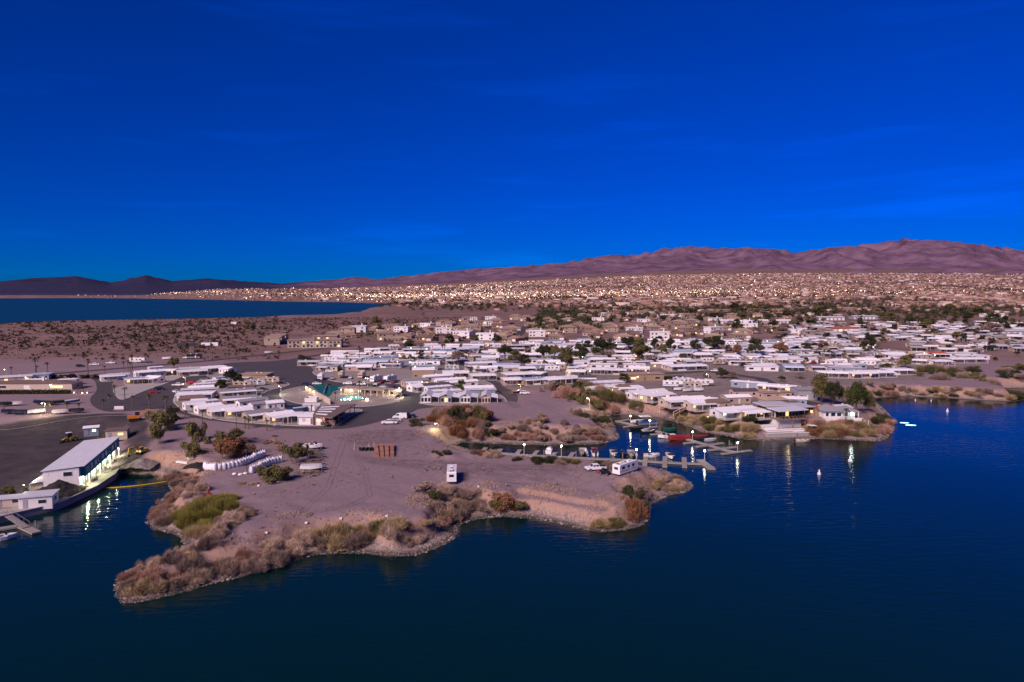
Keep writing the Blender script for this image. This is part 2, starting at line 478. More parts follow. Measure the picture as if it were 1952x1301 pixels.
def ground_height():
    H = np.full(GX.shape, 5.0)
    near = (np.abs(GX) < 700) & (GY < 520)
    x, y = GX[near], GY[near]
    s = signed_dist(x, y, land_poly)
    n_big, n_mid, n_fin = fbm(x / 16, y / 16, 3, 3), fbm(x / 5, y / 5, 3, 5), fbm(x / 1.7, y / 1.7, 3, 9)
    sw = s + (n_mid - 0.5) * 2.2 * np.clip(np.abs(s) / 2.5, 0, 1)
    dm = signed_dist(x, y, MARINA)
    low = smooth((dm + 6) / 14)
    P = 5.0 - 3.5 * low
    beach = 2.0 + 2.4 * n_big
    W = 4.0 + 6.5 * n_big
    cl = smooth((signed_dist(x, y, CLIFF) + 3) / 4)
    sw = s + (sw - s) * (1 - .6 * cl)
    cl2 = smooth((signed_dist(x, y, CLIFF2) + 3) / 4)
    W = W * (1 - 0.75 * cl) * (1 - 0.5 * cl2); W = W * (1 - low) + 0.6 * low
    beach = beach * (1 - 0.35 * cl) + 1.6 * cl
    beach = beach * (1 - low) + 0.2 * low
    P = P - 1.1 * smooth((signed_dist(x, y, EAST) + 8) / 12)
    P = P - 1.05 * smooth(signed_dist(x, y, TERRACE) / 0.5 + (n_fin - .5) * .5)
    P = P * (1 - .62 * smooth(signed_dist(x, y, CARVE) / 2.0 + .5))
    lown = smooth((signed_dist(x, y, LOWN) + 6) / 9)
    P = P - 2.9 * lown
    t = (sw - beach) / W
    h = 0.40 * np.clip(s / beach, 0, 1) ** 1.4 + (P - 0.40) * smooth(t)
    onland = smooth(t)
    h = h + (n_mid - 0.5) * 0.9 * (1 - .75 * cl) * onland * (1 - smooth((t - 1.6) / 1.5)) * (1 - low) + (n_fin - 0.5) * 0.22 * onland * (1 - smooth((t - 1.4) / 2))
    h = h + (n_big - 0.5) * 0.35 * smooth((t - 1) / 2) * smooth((228 - y) / 25)
    for (u, v, r, a) in HILLS:
        hx, hy = G(u, v, 5)
        h = h + a * np.exp(-((x - hx) ** 2 + (y - hy) ** 2) / (2 * (r / 2) ** 2)) * (0.75 + 0.5 * n_mid)
    h = np.where(s < 0, np.maximum(-4, s * 0.32), h)
    H[near] = h
    S = np.full(GX.shape, 200.0); S[near] = s
    # beyond the park: desert, far lake, the fan the town climbs
    far = GY > 380
    x, y = GX[far], GY[far]
    a = smooth((x / y + 0.28) / 0.62)
    rise = np.clip((y - 1650) / 3550, 0, 1.6) * (1 - .75 * smooth((-.42 - x / y) / .14))
    e = 5 + rise ** 1.12 * (48 + 112 * a) + np.clip((y - 700) / 900, 0, 1) * (fbm(x / 160, y / 160, 4, 21) - 0.35) * 6
    ls = signed_dist(x, y, lake_poly)
    bank = smooth((-ls) / (30 + 0.02 * y))
    e = e * bank + 0.3 * (1 - bank)
    e = np.where(ls > 0, np.maximum(-5, -ls * 0.1 - 0.2), e)
    k = smooth((y - 480) / 40)
    hb = H[far]
    usefar = np.where(near[far], k, 1.0)
    H[far] = hb * (1 - usefar) + e * usefar
    return H, S
HZ, SD = ground_height()

def H(x, y):
    i = min(max(int(np.searchsorted(XS, x)) - 1, 0), len(XS) - 2)
    j = min(max(int(np.searchsorted(YS, y)) - 1, 0), len(YS) - 2)
    fx = (x - XS[i]) / (XS[i + 1] - XS[i]); fy = (y - YS[j]) / (YS[j + 1] - YS[j])
    return float((HZ[j, i] * (1 - fx) + HZ[j, i + 1] * fx) * (1 - fy) + (HZ[j + 1, i] * (1 - fx) + HZ[j + 1, i + 1] * fx) * fy)

def hit(u, v):
    """where a surveyed sight line meets the ground"""
    d = ray(u, v)
    t, step = 60.0, 4.0
    while t < 9000:
        x, y, z = d[0] * t, d[1] * t, CAM_H + d[2] * t
        if z <= max(H(x, y), 0):
            break
        t += step * (1 + t / 600)
    lo, hi = t - step * (1 + t / 600), t
    for _ in range(14):
        m = (lo + hi) / 2
        if CAM_H + d[2] * m <= max(H(d[0] * m, d[1] * m), 0):
            hi = m
        else:
            lo = m
    return Vector((d[0] * hi, d[1] * hi, max(H(d[0] * hi, d[1] * hi), 0)))

def ground_material():
    m, nt, b = new_mat('desert_ground')
    n, l = nt.nodes, nt.links
    geo = n.new('ShaderNodeNewGeometry')
    def noise(sc, det=6, rough=0.6):
        q = n.new('ShaderNodeTexNoise'); q.inputs['Scale'].default_value = sc; q.inputs['Detail'].default_value = det; q.inputs['Roughness'].default_value = rough
        l.new(geo.outputs['Position'], q.inputs['Vector']); return q.outputs['Fac']
    def mix(f, a, c, mode='MIX'):
        q = n.new('ShaderNodeMix'); q.data_type = 'RGBA'; q.blend_type = mode
        if isinstance(f, float): q.inputs[0].default_value = f
        else: l.new(f, q.inputs[0])
        for s_, v_ in ((6, a), (7, c)):
            if isinstance(v_, tuple): q.inputs[s_].default_value = rgb4(v_)
            else: l.new(v_, q.inputs[s_])
        return q.outputs[2]
    def rng_(v, a, c, x=0.0, y=1.0):
        q = n.new('ShaderNodeMapRange'); q.inputs[1].default_value = a; q.inputs[2].default_value = c; q.inputs[3].default_value = x; q.inputs[4].default_value = y
        l.new(v, q.inputs[0]); return q.outputs[0]
    def mul(a, c):
        q = n.new('ShaderNodeMath'); q.operation = 'MULTIPLY'; l.new(a, q.inputs[0])
        if isinstance(c, float): q.inputs[1].default_value = c
        else: l.new(c, q.inputs[1])
        return q.outputs[0]
    def attr(k):
        q = n.new('ShaderNodeAttribute'); q.attribute_name = k; return q.outputs['Fac']
    base = mix(rng_(noise(0.035), 0.35, 0.7), (0.225, 0.170, 0.200), (0.295, 0.225, 0.258))
    base = mix(rng_(noise(0.6, 8, 0.7), 0.3, 0.75), base, (0.175, 0.128, 0.135))
    fine = noise(5.0, 4, 0.8)
    base = mix(rng_(fine, 0.35, 0.7, 0.0, 0.45), base, (0.33, 0.25, 0.25))
    sx = n.new('ShaderNodeSeparateXYZ'); l.new(geo.outputs['True Normal'], sx.inputs[0])
    steep = rng_(sx.outputs['Z'], 0.93, 0.72)
    base = mix(steep, base, mix(rng_(noise(1.1), 0.3, 0.7), (0.40, 0.265, 0.20), (0.29, 0.195, 0.155)))
    # pebbles by the water
    vor = n.new('ShaderNodeTexVoronoi'); vor.inputs['Scale'].default_value = 2.6; l.new(geo.outputs['Position'], vor.inputs['Vector'])
    sep = n.new('ShaderNodeSeparateColor'); l.new(vor.outputs['Color'], sep.inputs[0])
    peb = mix(rng_(sep.outputs[0], 0, 1), (0.13, 0.10, 0.09), (0.40, 0.32, 0.28))
    base = mix(mul(attr('pebble'), rng_(noise(0.3), 0.3, 0.5)), base, peb)
    base = mix(attr('wet'), base, (0.07, 0.06, 0.05))
    base = mix(mul(attr('dark'), rng_(noise(0.18), 0.25, 0.6, 0.8, 1.0)), base, mix(rng_(noise(1.4), 0.3, 0.7), (0.036, 0.032, 0.038), (0.066, 0.058, 0.062)))
    base = mix(mul(attr('track'), rng_(noise(0.4), 0.3, 0.65)), base, (0.115, 0.085, 0.092))
    base = mix(attr('park'), base, mix(rng_(noise(0.2), 0.3, 0.7), (0.15, 0.125, 0.12), (0.27, 0.22, 0.20)))
    base = mix(mul(attr('scrub'), 0.85), base, mix(rng_(noise(0.02, 6), 0.35, 0.65), (0.165, 0.102, 0.090), (0.255, 0.165, 0.142)))
    # far desert: darker scrubby ground cover in drifts
    base = mix(mul(attr('scrub'), rng_(noise(0.012, 8, 0.65), 0.48, 0.62, 0.0, 0.7)), base, (0.14, 0.098, 0.072))
    base = mix(attr('town'), base, mix(rng_(noise(0.02, 5), 0.3, 0.7), (0.13, 0.080, 0.070), (0.24, 0.155, 0.130)))
    l.new(base, b.inputs['Base Color'])
    b.inputs['Roughness'].default_value = 0.95
    b.inputs['Specular IOR Level'].default_value = 0.1
    bp = n.new('ShaderNodeBump'); bp.inputs['Strength'].default_value = 0.55; bp.inputs['Distance'].default_value = 0.25
    h1 = n.new('ShaderNodeMath'); h1.operation = 'ADD'; l.new(noise(1.2, 8, 0.65), h1.inputs[0]); l.new(mul(fine, 0.35), h1.inputs[1])
    h2 = n.new('ShaderNodeMath'); h2.operation = 'ADD'; l.new(h1.outputs[0], h2.inputs[0]); l.new(mul(mul(vor.outputs['Distance'], -0.9), attr('pebble')), h2.inputs[1])
    l.new(h2.outputs[0], bp.inputs['Height']); l.new(bp.outputs[0], b.inputs['Normal'])
    return m

def build_ground():
    ny, nx = GX.shape
    V = np.stack((GX.ravel(), GY.ravel(), HZ.ravel()), 1)
    idx = np.arange(nx * ny).reshape(ny, nx)
    F = np.stack((idx[:-1, :-1], idx[:-1, 1:], idx[1:, 1:], idx[1:, :-1]), -1).reshape(-1, 4)
    me = np_mesh('ground', V, F, ground_material(), True)
    x, y = GX.ravel(), GY.ravel()
    sd = SD.ravel(); hz = HZ.ravel()
    near = (np.abs(x) < 500) & (y < 520)
    def put(k, a):
        at = me.attributes.new(k, 'FLOAT', 'POINT'); at.data.foreach_set('value', np.asarray(a, np.float32))
    nb = fbm(x / 9, y / 9, 3, 31)
    put('pebble', np.where(near, smooth((4.6 + 3 * nb - sd) / 1.5) * smooth((sd + 1) / 1) * smooth((1.3 - hz) / .6), 0))
    put('wet', np.where(near, smooth((0.30 - hz) / 0.22), smooth((0.3 - hz) / .3)))
    def region(polys, soft, mask):
        a = np.zeros(x.shape)
        for p in polys:
            q = np.zeros(x.shape); q[mask] = smooth(signed_dist(x[mask], y[mask], p) / soft + 0.5 + (nb[mask] - .5))
            a = np.maximum(a, q)
        return a
    put('dark', region([DARKLOT, RAMP], 3.0, near))
    put('track', np.maximum(region(TRACKS, 3.0, near) * 0.75, .95 * smooth((-.22 - x / np.maximum(y, 1)) / .1) * smooth((y - 2400) / 300)))
    park_m = (np.abs(x) < 800) & (y < 900)
    put('park', region([PARK], 6.0, park_m))
    put('scrub', smooth((y - 420) / 100))
    put('town', smooth((y - 1050) / 500) * smooth((x / y + .25) / .15))
    g = structure('ground', me)
    return g
build_ground()

# ------------------------------------------------------------------ water
def water_material():
    m, nt, b = new_mat('lake_water')
    n, l = nt.nodes, nt.links
    b.inputs['Base Color'].default_value = (0.001, 0.016, 0.017, 1)
    b.inputs['Roughness'].default_value = 0.06
    b.inputs['IOR'].default_value = 1.333
    b.inputs['Specular IOR Level'].default_value = 0.40
    geo = n.new('ShaderNodeNewGeometry')
    mp = n.new('ShaderNodeMapping'); mp.inputs['Rotation'].default_value = (0, 0, math.radians(-14)); mp.inputs['Scale'].default_value = (0.22, 0.75, 1)
    l.new(geo.outputs['Position'], mp.inputs['Vector'])
    n1 = n.new('ShaderNodeTexNoise'); n1.inputs['Scale'].default_value = 1.0; n1.inputs['Detail'].default_value = 4; n1.inputs['Roughness'].default_value = 0.55
    l.new(mp.outputs[0], n1.inputs['Vector'])
    n2 = n.new('ShaderNodeTexNoise'); n2.inputs['Scale'].default_value = 0.02; n2.inputs['Detail'].default_value = 3
    l.new(geo.outputs['Position'], n2.inputs['Vector'])
    mr = n.new('ShaderNodeMapRange'); mr.inputs[1].default_value = 0.35; mr.inputs[2].default_value = 0.65; mr.inputs[3].default_value = 0.16; mr.inputs[4].default_value = 0.42
    l.new(n2.outputs['Fac'], mr.inputs[0])
    bp = n.new('ShaderNodeBump'); bp.inputs['Distance'].default_value = 0.35
    l.new(mr.outputs[0], bp.inputs['Strength']); l.new(n1.outputs['Fac'], bp.inputs['Height'])
    l.new(bp.outputs[0], b.inputs['Normal'])
    return m
water_material()
structure('lake_water', np_mesh('lake_water', [(-8000, -400, 0), (8000, -400, 0), (8000, 700, 0), (-8000, 700, 0)], [(0, 1, 2, 3)], 'lake_water'))

def far_water():
    m, nt, b = new_mat('windy_water')
    b.inputs['Base Color'].default_value = (0.001, 0.040, 0.066, 1); b.inputs['Roughness'].default_value = 0.42; b.inputs['IOR'].default_value = 1.333
    b.inputs['Specular IOR Level'].default_value = 0.42
    n = nt.nodes.new('ShaderNodeTexNoise'); n.inputs['Scale'].default_value = 0.004; n.inputs['Detail'].default_value = 5
    g = nt.nodes.new('ShaderNodeNewGeometry'); mp = nt.nodes.new('ShaderNodeMapping'); mp.inputs['Scale'].default_value = (.35, 1, 1)
    nt.links.new(g.outputs['Position'], mp.inputs[0]); nt.links.new(mp.outputs[0], n.inputs['Vector'])
    r = nt.nodes.new('ShaderNodeMapRange'); r.inputs[3].default_value = .32; r.inputs[4].default_value = .5; nt.links.new(n.outputs['Fac'], r.inputs[0]); nt.links.new(r.outputs[0], b.inputs['Roughness'])
    structure('far_lake_water', np_mesh('far_lake_water', [(-8000, 700, 0), (8000, 700, 0), (8000, 8000, 0), (-8000, 8000, 0)], [(0, 1, 2, 3)], m))
far_water()
# ------------------------------------------------------------------ mountains
RIDGE = [(-1000, 536), (-700, 529), (-400, 533), (0, 537), (60, 531), (150, 527), (215, 539), (280, 525), (330, 536), (400, 531), (460, 536), (540, 541), (600, 536), (640, 533), (680, 528), (720, 533), (790, 525), (870, 516), (930, 512), (1000, 508), (1080, 501),
         (1130, 492), (1165, 487), (1200, 488), (1260, 477), (1310, 470), (1360, 474), (1450, 474), (1480, 476), (1510, 483), (1560, 475), (1600, 471), (1660, 466), (1720, 457), (1790, 460), (1850, 466), (1900, 472), (1952, 480), (2200, 484), (2500, 474), (2850, 486), (3200, 500)]
def mountain_material():
    m, nt, b = new_mat('mountain_rock')
    n, l = nt.nodes, nt.links
    geo = n.new('ShaderNodeNewGeometry')
    n1 = n.new('ShaderNodeTexNoise'); n1.inputs['Scale'].default_value = 0.0045; n1.inputs['Detail'].default_value = 9; n1.inputs['Roughness'].default_value = 0.65
    l.new(geo.outputs['Position'], n1.inputs['Vector'])
    mx = n.new('ShaderNodeMix'); mx.data_type = 'RGBA'; mx.inputs[6].default_value = (0.095, 0.058, 0.092, 1); mx.inputs[7].default_value = (0.210, 0.128, 0.188, 1)
    mr = n.new('ShaderNodeMapRange'); mr.inputs[1].default_value = 0.38; mr.inputs[2].default_value = 0.62
    l.new(n1.outputs['Fac'], mr.inputs[0]); l.new(mr.outputs[0], mx.inputs[0])
    at = n.new('ShaderNodeAttribute'); at.attribute_name = 'haze_shade'
    m2 = n.new('ShaderNodeMix'); m2.data_type = 'RGBA'; m2.inputs[7].default_value = (0.030, 0.030, 0.068, 1)  # dark blue of shade and haze put into the far-left range's colour
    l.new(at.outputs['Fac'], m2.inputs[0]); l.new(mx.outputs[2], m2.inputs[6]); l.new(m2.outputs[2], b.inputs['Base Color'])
    b.inputs['Roughness'].default_value = 0.95; b.inputs['Specular IOR Level'].default_value = 0.1
    bp = n.new('ShaderNodeBump'); bp.inputs['Strength'].default_value = 0.8; bp.inputs['Distance'].default_value = 40
    l.new(n1.outputs['Fac'], bp.inputs['Height']); l.new(bp.outputs[0], b.inputs['Normal'])
    return m
def ridged(x, y, octv, seed):
    s, a, t = 0.0, 1.0, 0.0
    for o in range(octv):
        s = s + a * (1 - np.abs(2 * vnoise(x * 2 ** o + 3.7 * o, y * 2 ** o + 8.3 * o, seed + o) - 1)) ** 1.6
        t += a; a *= 0.52
    return s / t
def build_mountains():
    mountain_material()
    us = np.linspace(-1000, 3200, 1050)
    tan = (us - 976) / FOCAL
    R0, RR, R1 = 5000.0, 9000.0, 11500.0
    ys = np.concatenate((np.linspace(R0, RR, 90), np.linspace(RR, R1, 12)[1:]))
    sp = (ys - R0) / (RR - R0)
    T, SP = np.meshgrid(tan, sp)
    r0 = R0 - 950 * smooth((-.12 - T) / .16)
    Y = r0 + (RR - r0) * np.minimum(SP, 1) + np.maximum(SP - 1, 0) * (RR - R0)
    X = T * Y
    vr = np.interp(us, [p[0] for p in RIDGE], [p[1] for p in RIDGE])
    z_ridge = CAM_H + (550 - vr) / FOCAL * RR
    t = SP
    # foot of the range follows the town's fan
    a = smooth((T + 0.28) / 0.62)
    foot = 5 + np.clip((Y - 1650) / 3550, 0, 1.02) ** 1.12 * (48 + 112 * a) - 14
    env = smooth(np.clip((t - 0.12) / 0.88, 0, 1)) ** 0.9
    env = np.where(T < -.2, np.maximum(env, smooth(np.clip((t + .02) / .75, 0, 1)) * smooth((-.2 - T) / .1)), env)
    env = np.where(t > 1, 1 - 0.6 * (t - 1) / (R1 / RR - 1) * 0.9, env)
    zr = z_ridge[None, :]
    wx, wy = fbm(X / 900, Y / 900, 3, 61) - .5, fbm(X / 900, Y / 900, 3, 67) - .5
    rg = ridged(X / 1050 + wx * .9, Y / 1700 + wy * .9, 6, 51)
    Z = foot + np.maximum(zr - foot, 0) * env * (0.42 + 0.75 * rg) 
    # hold the skyline on the surveyed ridge
    el = (Z - CAM_H) / Y
    mx_el = el.max(0); want = (z_ridge - CAM_H) / RR
    k = np.where(mx_el > 0, want / np.maximum(mx_el, 1e-5), 1.0)
    ker = np.ones(9) / 9
    k = np.convolve(np.pad(k, 4, mode='edge'), ker, 'valid')
    k = np.clip(k, 0.3, 3)
    Zp = CAM_H + (Z - CAM_H) * np.where(Z > CAM_H, k[None, :], 1)
    Z = np.where(t < 0.1, Z, Zp)
    # small dark hills in front of the range, right
    for (u, v, r, h) in ((1640, 522, 190, 45), (1820, 520, 220, 60), (1930, 522, 240, 50), (1745, 523, 150, 30)):
        yy = 5350.0; xx = (u - 976) / FOCAL * yy
        Z = Z + h * np.exp(-((X - xx) ** 2 + (Y - yy) ** 2) / (2 * (r * .45) ** 2))
    Z[0, :] = -40
    ny, nx = X.shape
    idx = np.arange(nx * ny).reshape(ny, nx)
    F = np.stack((idx[:-1, :-1], idx[:-1, 1:], idx[1:, 1:], idx[1:, :-1]), -1).reshape(-1, 4)
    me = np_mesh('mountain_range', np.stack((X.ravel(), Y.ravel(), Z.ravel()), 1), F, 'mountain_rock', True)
    at = me.attributes.new('haze_shade', 'FLOAT', 'POINT'); at.data.foreach_set('value', smooth((-0.24 - T - .10 * (fbm(X / 700, Y / 700, 3, 5) - .5)) / .14).ravel().astype(np.float32))
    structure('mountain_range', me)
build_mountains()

# ------------------------------------------------------------------ plant kinds
def blades(n, radius, height, length, width, seed, up=0.7, lump=6, hollow=0.35):
    """feathery foliage: n thin blades spread through a lumpy dome"""
    r = np.random.default_rng(seed)
    cx = r.normal(0, 0.42, (lump, 2)) * radius; cr = radius * r.uniform(0.25, 0.58, lump); ch = height * r.uniform(0.45, 1.0, lump)
    w = cr ** 2 * ch; k = r.choice(lump, n, p=w / w.sum())
    th = r.uniform(0, 2 * np.pi, n); q = hollow + (1 - hollow) * r.uniform(0, 1, n) ** 0.6
    el = np.arcsin(r.uniform(0.0, 1, n))
    P = np.stack((cx[k, 0] + cr[k] * q * np.cos(el) * np.cos(th), cx[k, 1] + cr[k] * q * np.cos(el) * np.sin(th), 0.04 * height + ch[k] * q * np.sin(el) * 0.92), 1)
    D = np.stack((np.cos(th) * np.cos(el), np.sin(th) * np.cos(el), np.sin(el) * 0.6 + up), 1) + r.normal(0, 0.35, (n, 3))
    D /= np.linalg.norm(D, axis=1)[:, None]
    S = np.cross(D, r.normal(0, 1, (n, 3))); S /= np.linalg.norm(S, axis=1)[:, None]
    L = length * r.uniform(0.5, 1.4, n)[:, None]; W = width * r.uniform(0.6, 1.4, n)[:, None]
    A = P - S * W * 0.5; B = P + S * W * 0.5; C = P + D * L
    V = np.stack((A, B, C), 1).reshape(-1, 3)
    V[:, 2] = np.maximum(V[:, 2], 0.0)
    return V, np.arange(3 * n).reshape(-1, 3)

def leaves(n, lumps, size, seed, droop=0.0):
    """leaf quads spread through a list of ellipsoid lumps (x, y, z, rx, rz)"""
    r = np.random.default_rng(seed)
    L = np.array(lumps); w = L[:, 3] ** 2 * L[:, 4]; k = r.choice(len(L), n, p=w / w.sum())
    d = r.normal(0, 1, (n, 3)); d /= np.linalg.norm(d, axis=1)[:, None]
    q = r.uniform(0, 1, n) ** 0.42
    P = L[k, :3] + d * q[:, None] * np.stack((L[k, 3], L[k, 3], L[k, 4]), 1)
    P[:, 2] -= droop * r.uniform(0, 1, n) ** 2
    a = r.normal(0, 1, (n, 3)); a[:, 2] -= droop; a /= np.linalg.norm(a, axis=1)[:, None]
    b = np.cross(a, r.normal(0, 1, (n, 3))); b /= np.linalg.norm(b, axis=1)[:, None]
    s = size * r.uniform(0.5, 1.3, n)[:, None]
    V = np.stack((P - a * s, P + b * s * 0.55, P + a * s, P - b * s * 0.55), 1).reshape(-1, 3)
    return V, np.arange(4 * n).reshape(-1, 4)

def stems(n, radius, height, seed, r0=0.035):
    r = random.Random(seed); m = MB()
    for i in range(n):
        t = r.uniform(0, 6.28); q = radius * r.uniform(0.25, 0.85)
        m.tube((0.12 * q * math.cos(t), 0.12 * q * math.sin(t), -0.3), (q * math.cos(t), q * math.sin(t), height * r.uniform(0.5, 0.85)), r0, r0 * 0.35, 4, False)
    return m

pmat('twig', (0.24, 0.19, 0.155), var=.3, scale=3)
SHRUBS = {}
def shrub_proto(kind, colour):
    key = (kind, colour)
    if key in SHRUBS:
        return SHRUBS[key]
    p = Proto()
    sd = {'feather0': 1, 'feather1': 2, 'feather2': 3, 'feather3': 4, 'leafy0': 5, 'leafy1': 6, 'leafy2': 7, 'reed0': 8, 'low0': 9, 'low1': 10}[kind]
    if kind.startswith('feather'):
        V, F = blades(6000, 1.0, 1.2, 0.40, 0.028, sd, 0.8, 13, 0.2)
    elif kind.startswith('leafy'):
        r = random.Random(sd)
        lum = [(r.gauss(0, .40), r.gauss(0, .40), r.uniform(.3, .95), r.uniform(.20, .42), r.uniform(.20, .40)) for _ in range(15)]
        V, F = leaves(3600, lum, 0.066, sd); V[:, 2] = np.maximum(V[:, 2], 0)
    elif kind.startswith('reed'):
        V, F = blades(6000, 1.0, 0.85, 0.7, 0.028, sd, 1.8, 9, 0.1)
    else:
        V, F = blades(2200, 1.0, 0.5, 0.22, 0.04, sd, 0.4, 5)
    p.part('foliage', np_mesh('foliage', V, F, 'leaf_' + colour), None)
    if not kind.startswith('low'):
        p.part('stem', stems(20, 0.95, 1.35, sd, .016), 'twig')
    SHRUBS[key] = p
    return p

CNAME = dict(olive='olive green', rust='rusty brown', greybrown='grey brown', dry='dry tan', straw='straw coloured', yellowgreen='bright yellow-green', reddry='reddish dry', dark='dark green', green='green', palm='green')
def shrub(pos, r, h, colour, zone, kind=None, seed=None):
    kind = kind or random.choice(['feather0', 'feather1', 'feather2', 'feather3'])
    if pos[2] < 0.2: return None
    o = shrub_proto(kind, colour).place('shrub', (pos[0], pos[1], pos[2] - 0.12), random.uniform(0, 6.28), (r * random.uniform(.9, 1.1), r * random.uniform(.9, 1.1), h))
    word = {'f': 'feathery shrub', 'l': 'leafy bush', 'r': 'reed clump', 'b': 'low shrub'}.get(kind[0], 'shrub') if not kind.startswith('low') else 'low shrub'
    enroll(o, f'{CNAME[colour]} {word}', zone, 'shrub', 'shrubs along the shore and slopes')
    return o

TREES = {}
def tree_proto(kind, colour):
    key = (kind, colour)
    if key in TREES:
        return TREES[key]
    p = Proto(); r = random.Random(hash(kind) % 1000 if False else sum(map(ord, kind)))
    # unit tree: height 1, crown radius about 0.42
    m = MB(); lum = []
    m.tube((0, 0, -0.03), (0.01, 0.005, 0.22), 0.030, 0.022, 7)
    m.tube((0.01, 0.005, 0.215), (0.02, -0.01, 0.62), 0.022, 0.008, 6)
    weep = kind.startswith('weep')
    n = 19 if weep else 16
    for i in range(n):
        t = i * 2.399 + r.uniform(-.3, .3); zz = r.uniform(0.34, 0.90)
        q = (0.33 if zz < 0.7 else 0.20) * r.uniform(0.45, 1.0)
        c = (q * math.cos(t), q * math.sin(t), zz)
        lum.append((c[0], c[1], c[2], r.uniform(.09, .19), r.uniform(.08, .16) * (1.3 if weep else 1)))
        m.tube((0.012, 0, max(0.18, zz - 0.26)), (c[0] * .85, c[1] * .85, c[2]), 0.010, 0.004, 4, False)
    V, F = leaves(5200, lum, 0.027, sum(map(ord, kind)) + 5, 0.10 if weep else 0.0)
    p.part('trunk', m, 'bark')
    p.part('crown', np_mesh('crown', V, F, 'leaf_' + colour))
    TREES[key] = p
    return p

def tree(pos, h, w, colour, zone, kind=None, desc=None):
    kind = kind or random.choice(['round0', 'round1', 'round2', 'round3'])
    s = w / 0.84
    o = tree_proto(kind, colour).place('tree', (pos[0], pos[1], pos[2] - 0.1), random.uniform(0, 6.28), (s, s, h))
    enroll(o, desc or f'{CNAME[colour]} tree', zone, 'tree', 'trees')
    return o

PALMS = []
def palm_protos():
    for k in range(4):
        r = random.Random(40 + k); p = Proto()
        m = MB(); lean = r.uniform(-.25, .25); pts = [(lean * (i / 5) ** 2, 0.4 * lean * (i / 5) ** 2, 7.0 * i / 5 - (0.3 if i == 0 else 0)) for i in range(6)]
        for i in range(5):
            m.tube(pts[i], pts[i + 1], 0.24 - 0.022 * i, 0.24 - 0.022 * (i + 1), 7, i == 4)
        top = Vector(pts[-1]); V, F = [], []
        def frond(el0, L, wdt, drop):
            t = r.uniform(0, 6.28); d = Vector((math.cos(t), math.sin(t), 0)); s = Vector((-d.y, d.x, 0)); prev = None
            for j in range(6):
                q = j / 5
                c = top + d * (L * q * math.cos(el0)) + Vector((0, 0, L * (math.sin(el0) * q - drop * q * q)))
                ww = wdt * (0.25 + 1.2 * q) * (1 - q) ** 0.6 + 0.03
                a, b = c - s * ww - Vector((0, 0, ww * .5)), c + s * ww - Vector((0, 0, ww * .5))
                cur = (tuple(a), tuple(c), tuple(b))
                if prev is not None:
                    k0 = len(V); V.extend(prev + cur)
                    F.extend([(k0, k0 + 1, k0 + 4, k0 + 3), (k0 + 1, k0 + 2, k0 + 5, k0 + 4)])
                prev = cur
        for i in range(34):
            frond(r.uniform(-0.35, 1.25), r.uniform(1.3, 1.9), 0.24, r.uniform(.25, .75))
        p.part('trunk', m, 'bark')
        p.part('crown', np_mesh('crown', V, F, 'leaf_palm'))
        V, F = [], []
        top = top - Vector((0, 0, 0.25))
        for i in range(16):
            frond(r.uniform(-1.35, -1.0), r.uniform(0.9, 1.5), 0.16, 0.1)
        p.part('dead_fronds', np_mesh('dead_fronds', V, F, 'leaf_greybrown'))
        PALMS.append(p)
palm_protos()
def palm(pos, h, zone, desc='fan palm'):
    o = random.choice(PALMS).place('palm_tree', tuple(pos), random.uniform(0, 6.28), (min(1.15, 0.55 + h / 14),) * 2 + (h / 8.2,))
    enroll(o, desc, zone, 'palm', 'palms')
    return o

# ------------------------------------------------------------------ kinds of homes
def win(p, x, y, z, w, h, axis='y', lit=None, frame='trim', sub=None):
    """window: framed pane proud of the wall it sits on; axis is the wall normal, sign by the value of y"""
    f, g = MB(), MB()
    e = 0.05
    if axis == 'y':
        s = -1
        f.box(x - w / 2 - .07, x + w / 2 + .07, y - e, y + .02, z - .07, z + h + .07)
        g.box(x - w / 2, x + w / 2, y - e - .025, y - e + .01, z, z + h)
    elif axis == 'x':
        f.box(x - .02, x + e, y - w / 2 - .07, y + w / 2 + .07, z - .07, z + h + .07)
        g.box(x + e - .01, x + e + .025, y - w / 2, y + w / 2, z, z + h)
    else:                                            # '-x'
        f.box(x - e, x + .02, y - w / 2 - .07, y + w / 2 + .07, z - .07, z + h + .07)
        g.box(x - e - .025, x - e + .01, y - w / 2, y + w / 2, z, z + h)
    i = p.part('window', f, frame, sub)
    p.part('pane', g, lit or 'window', i)
    return i

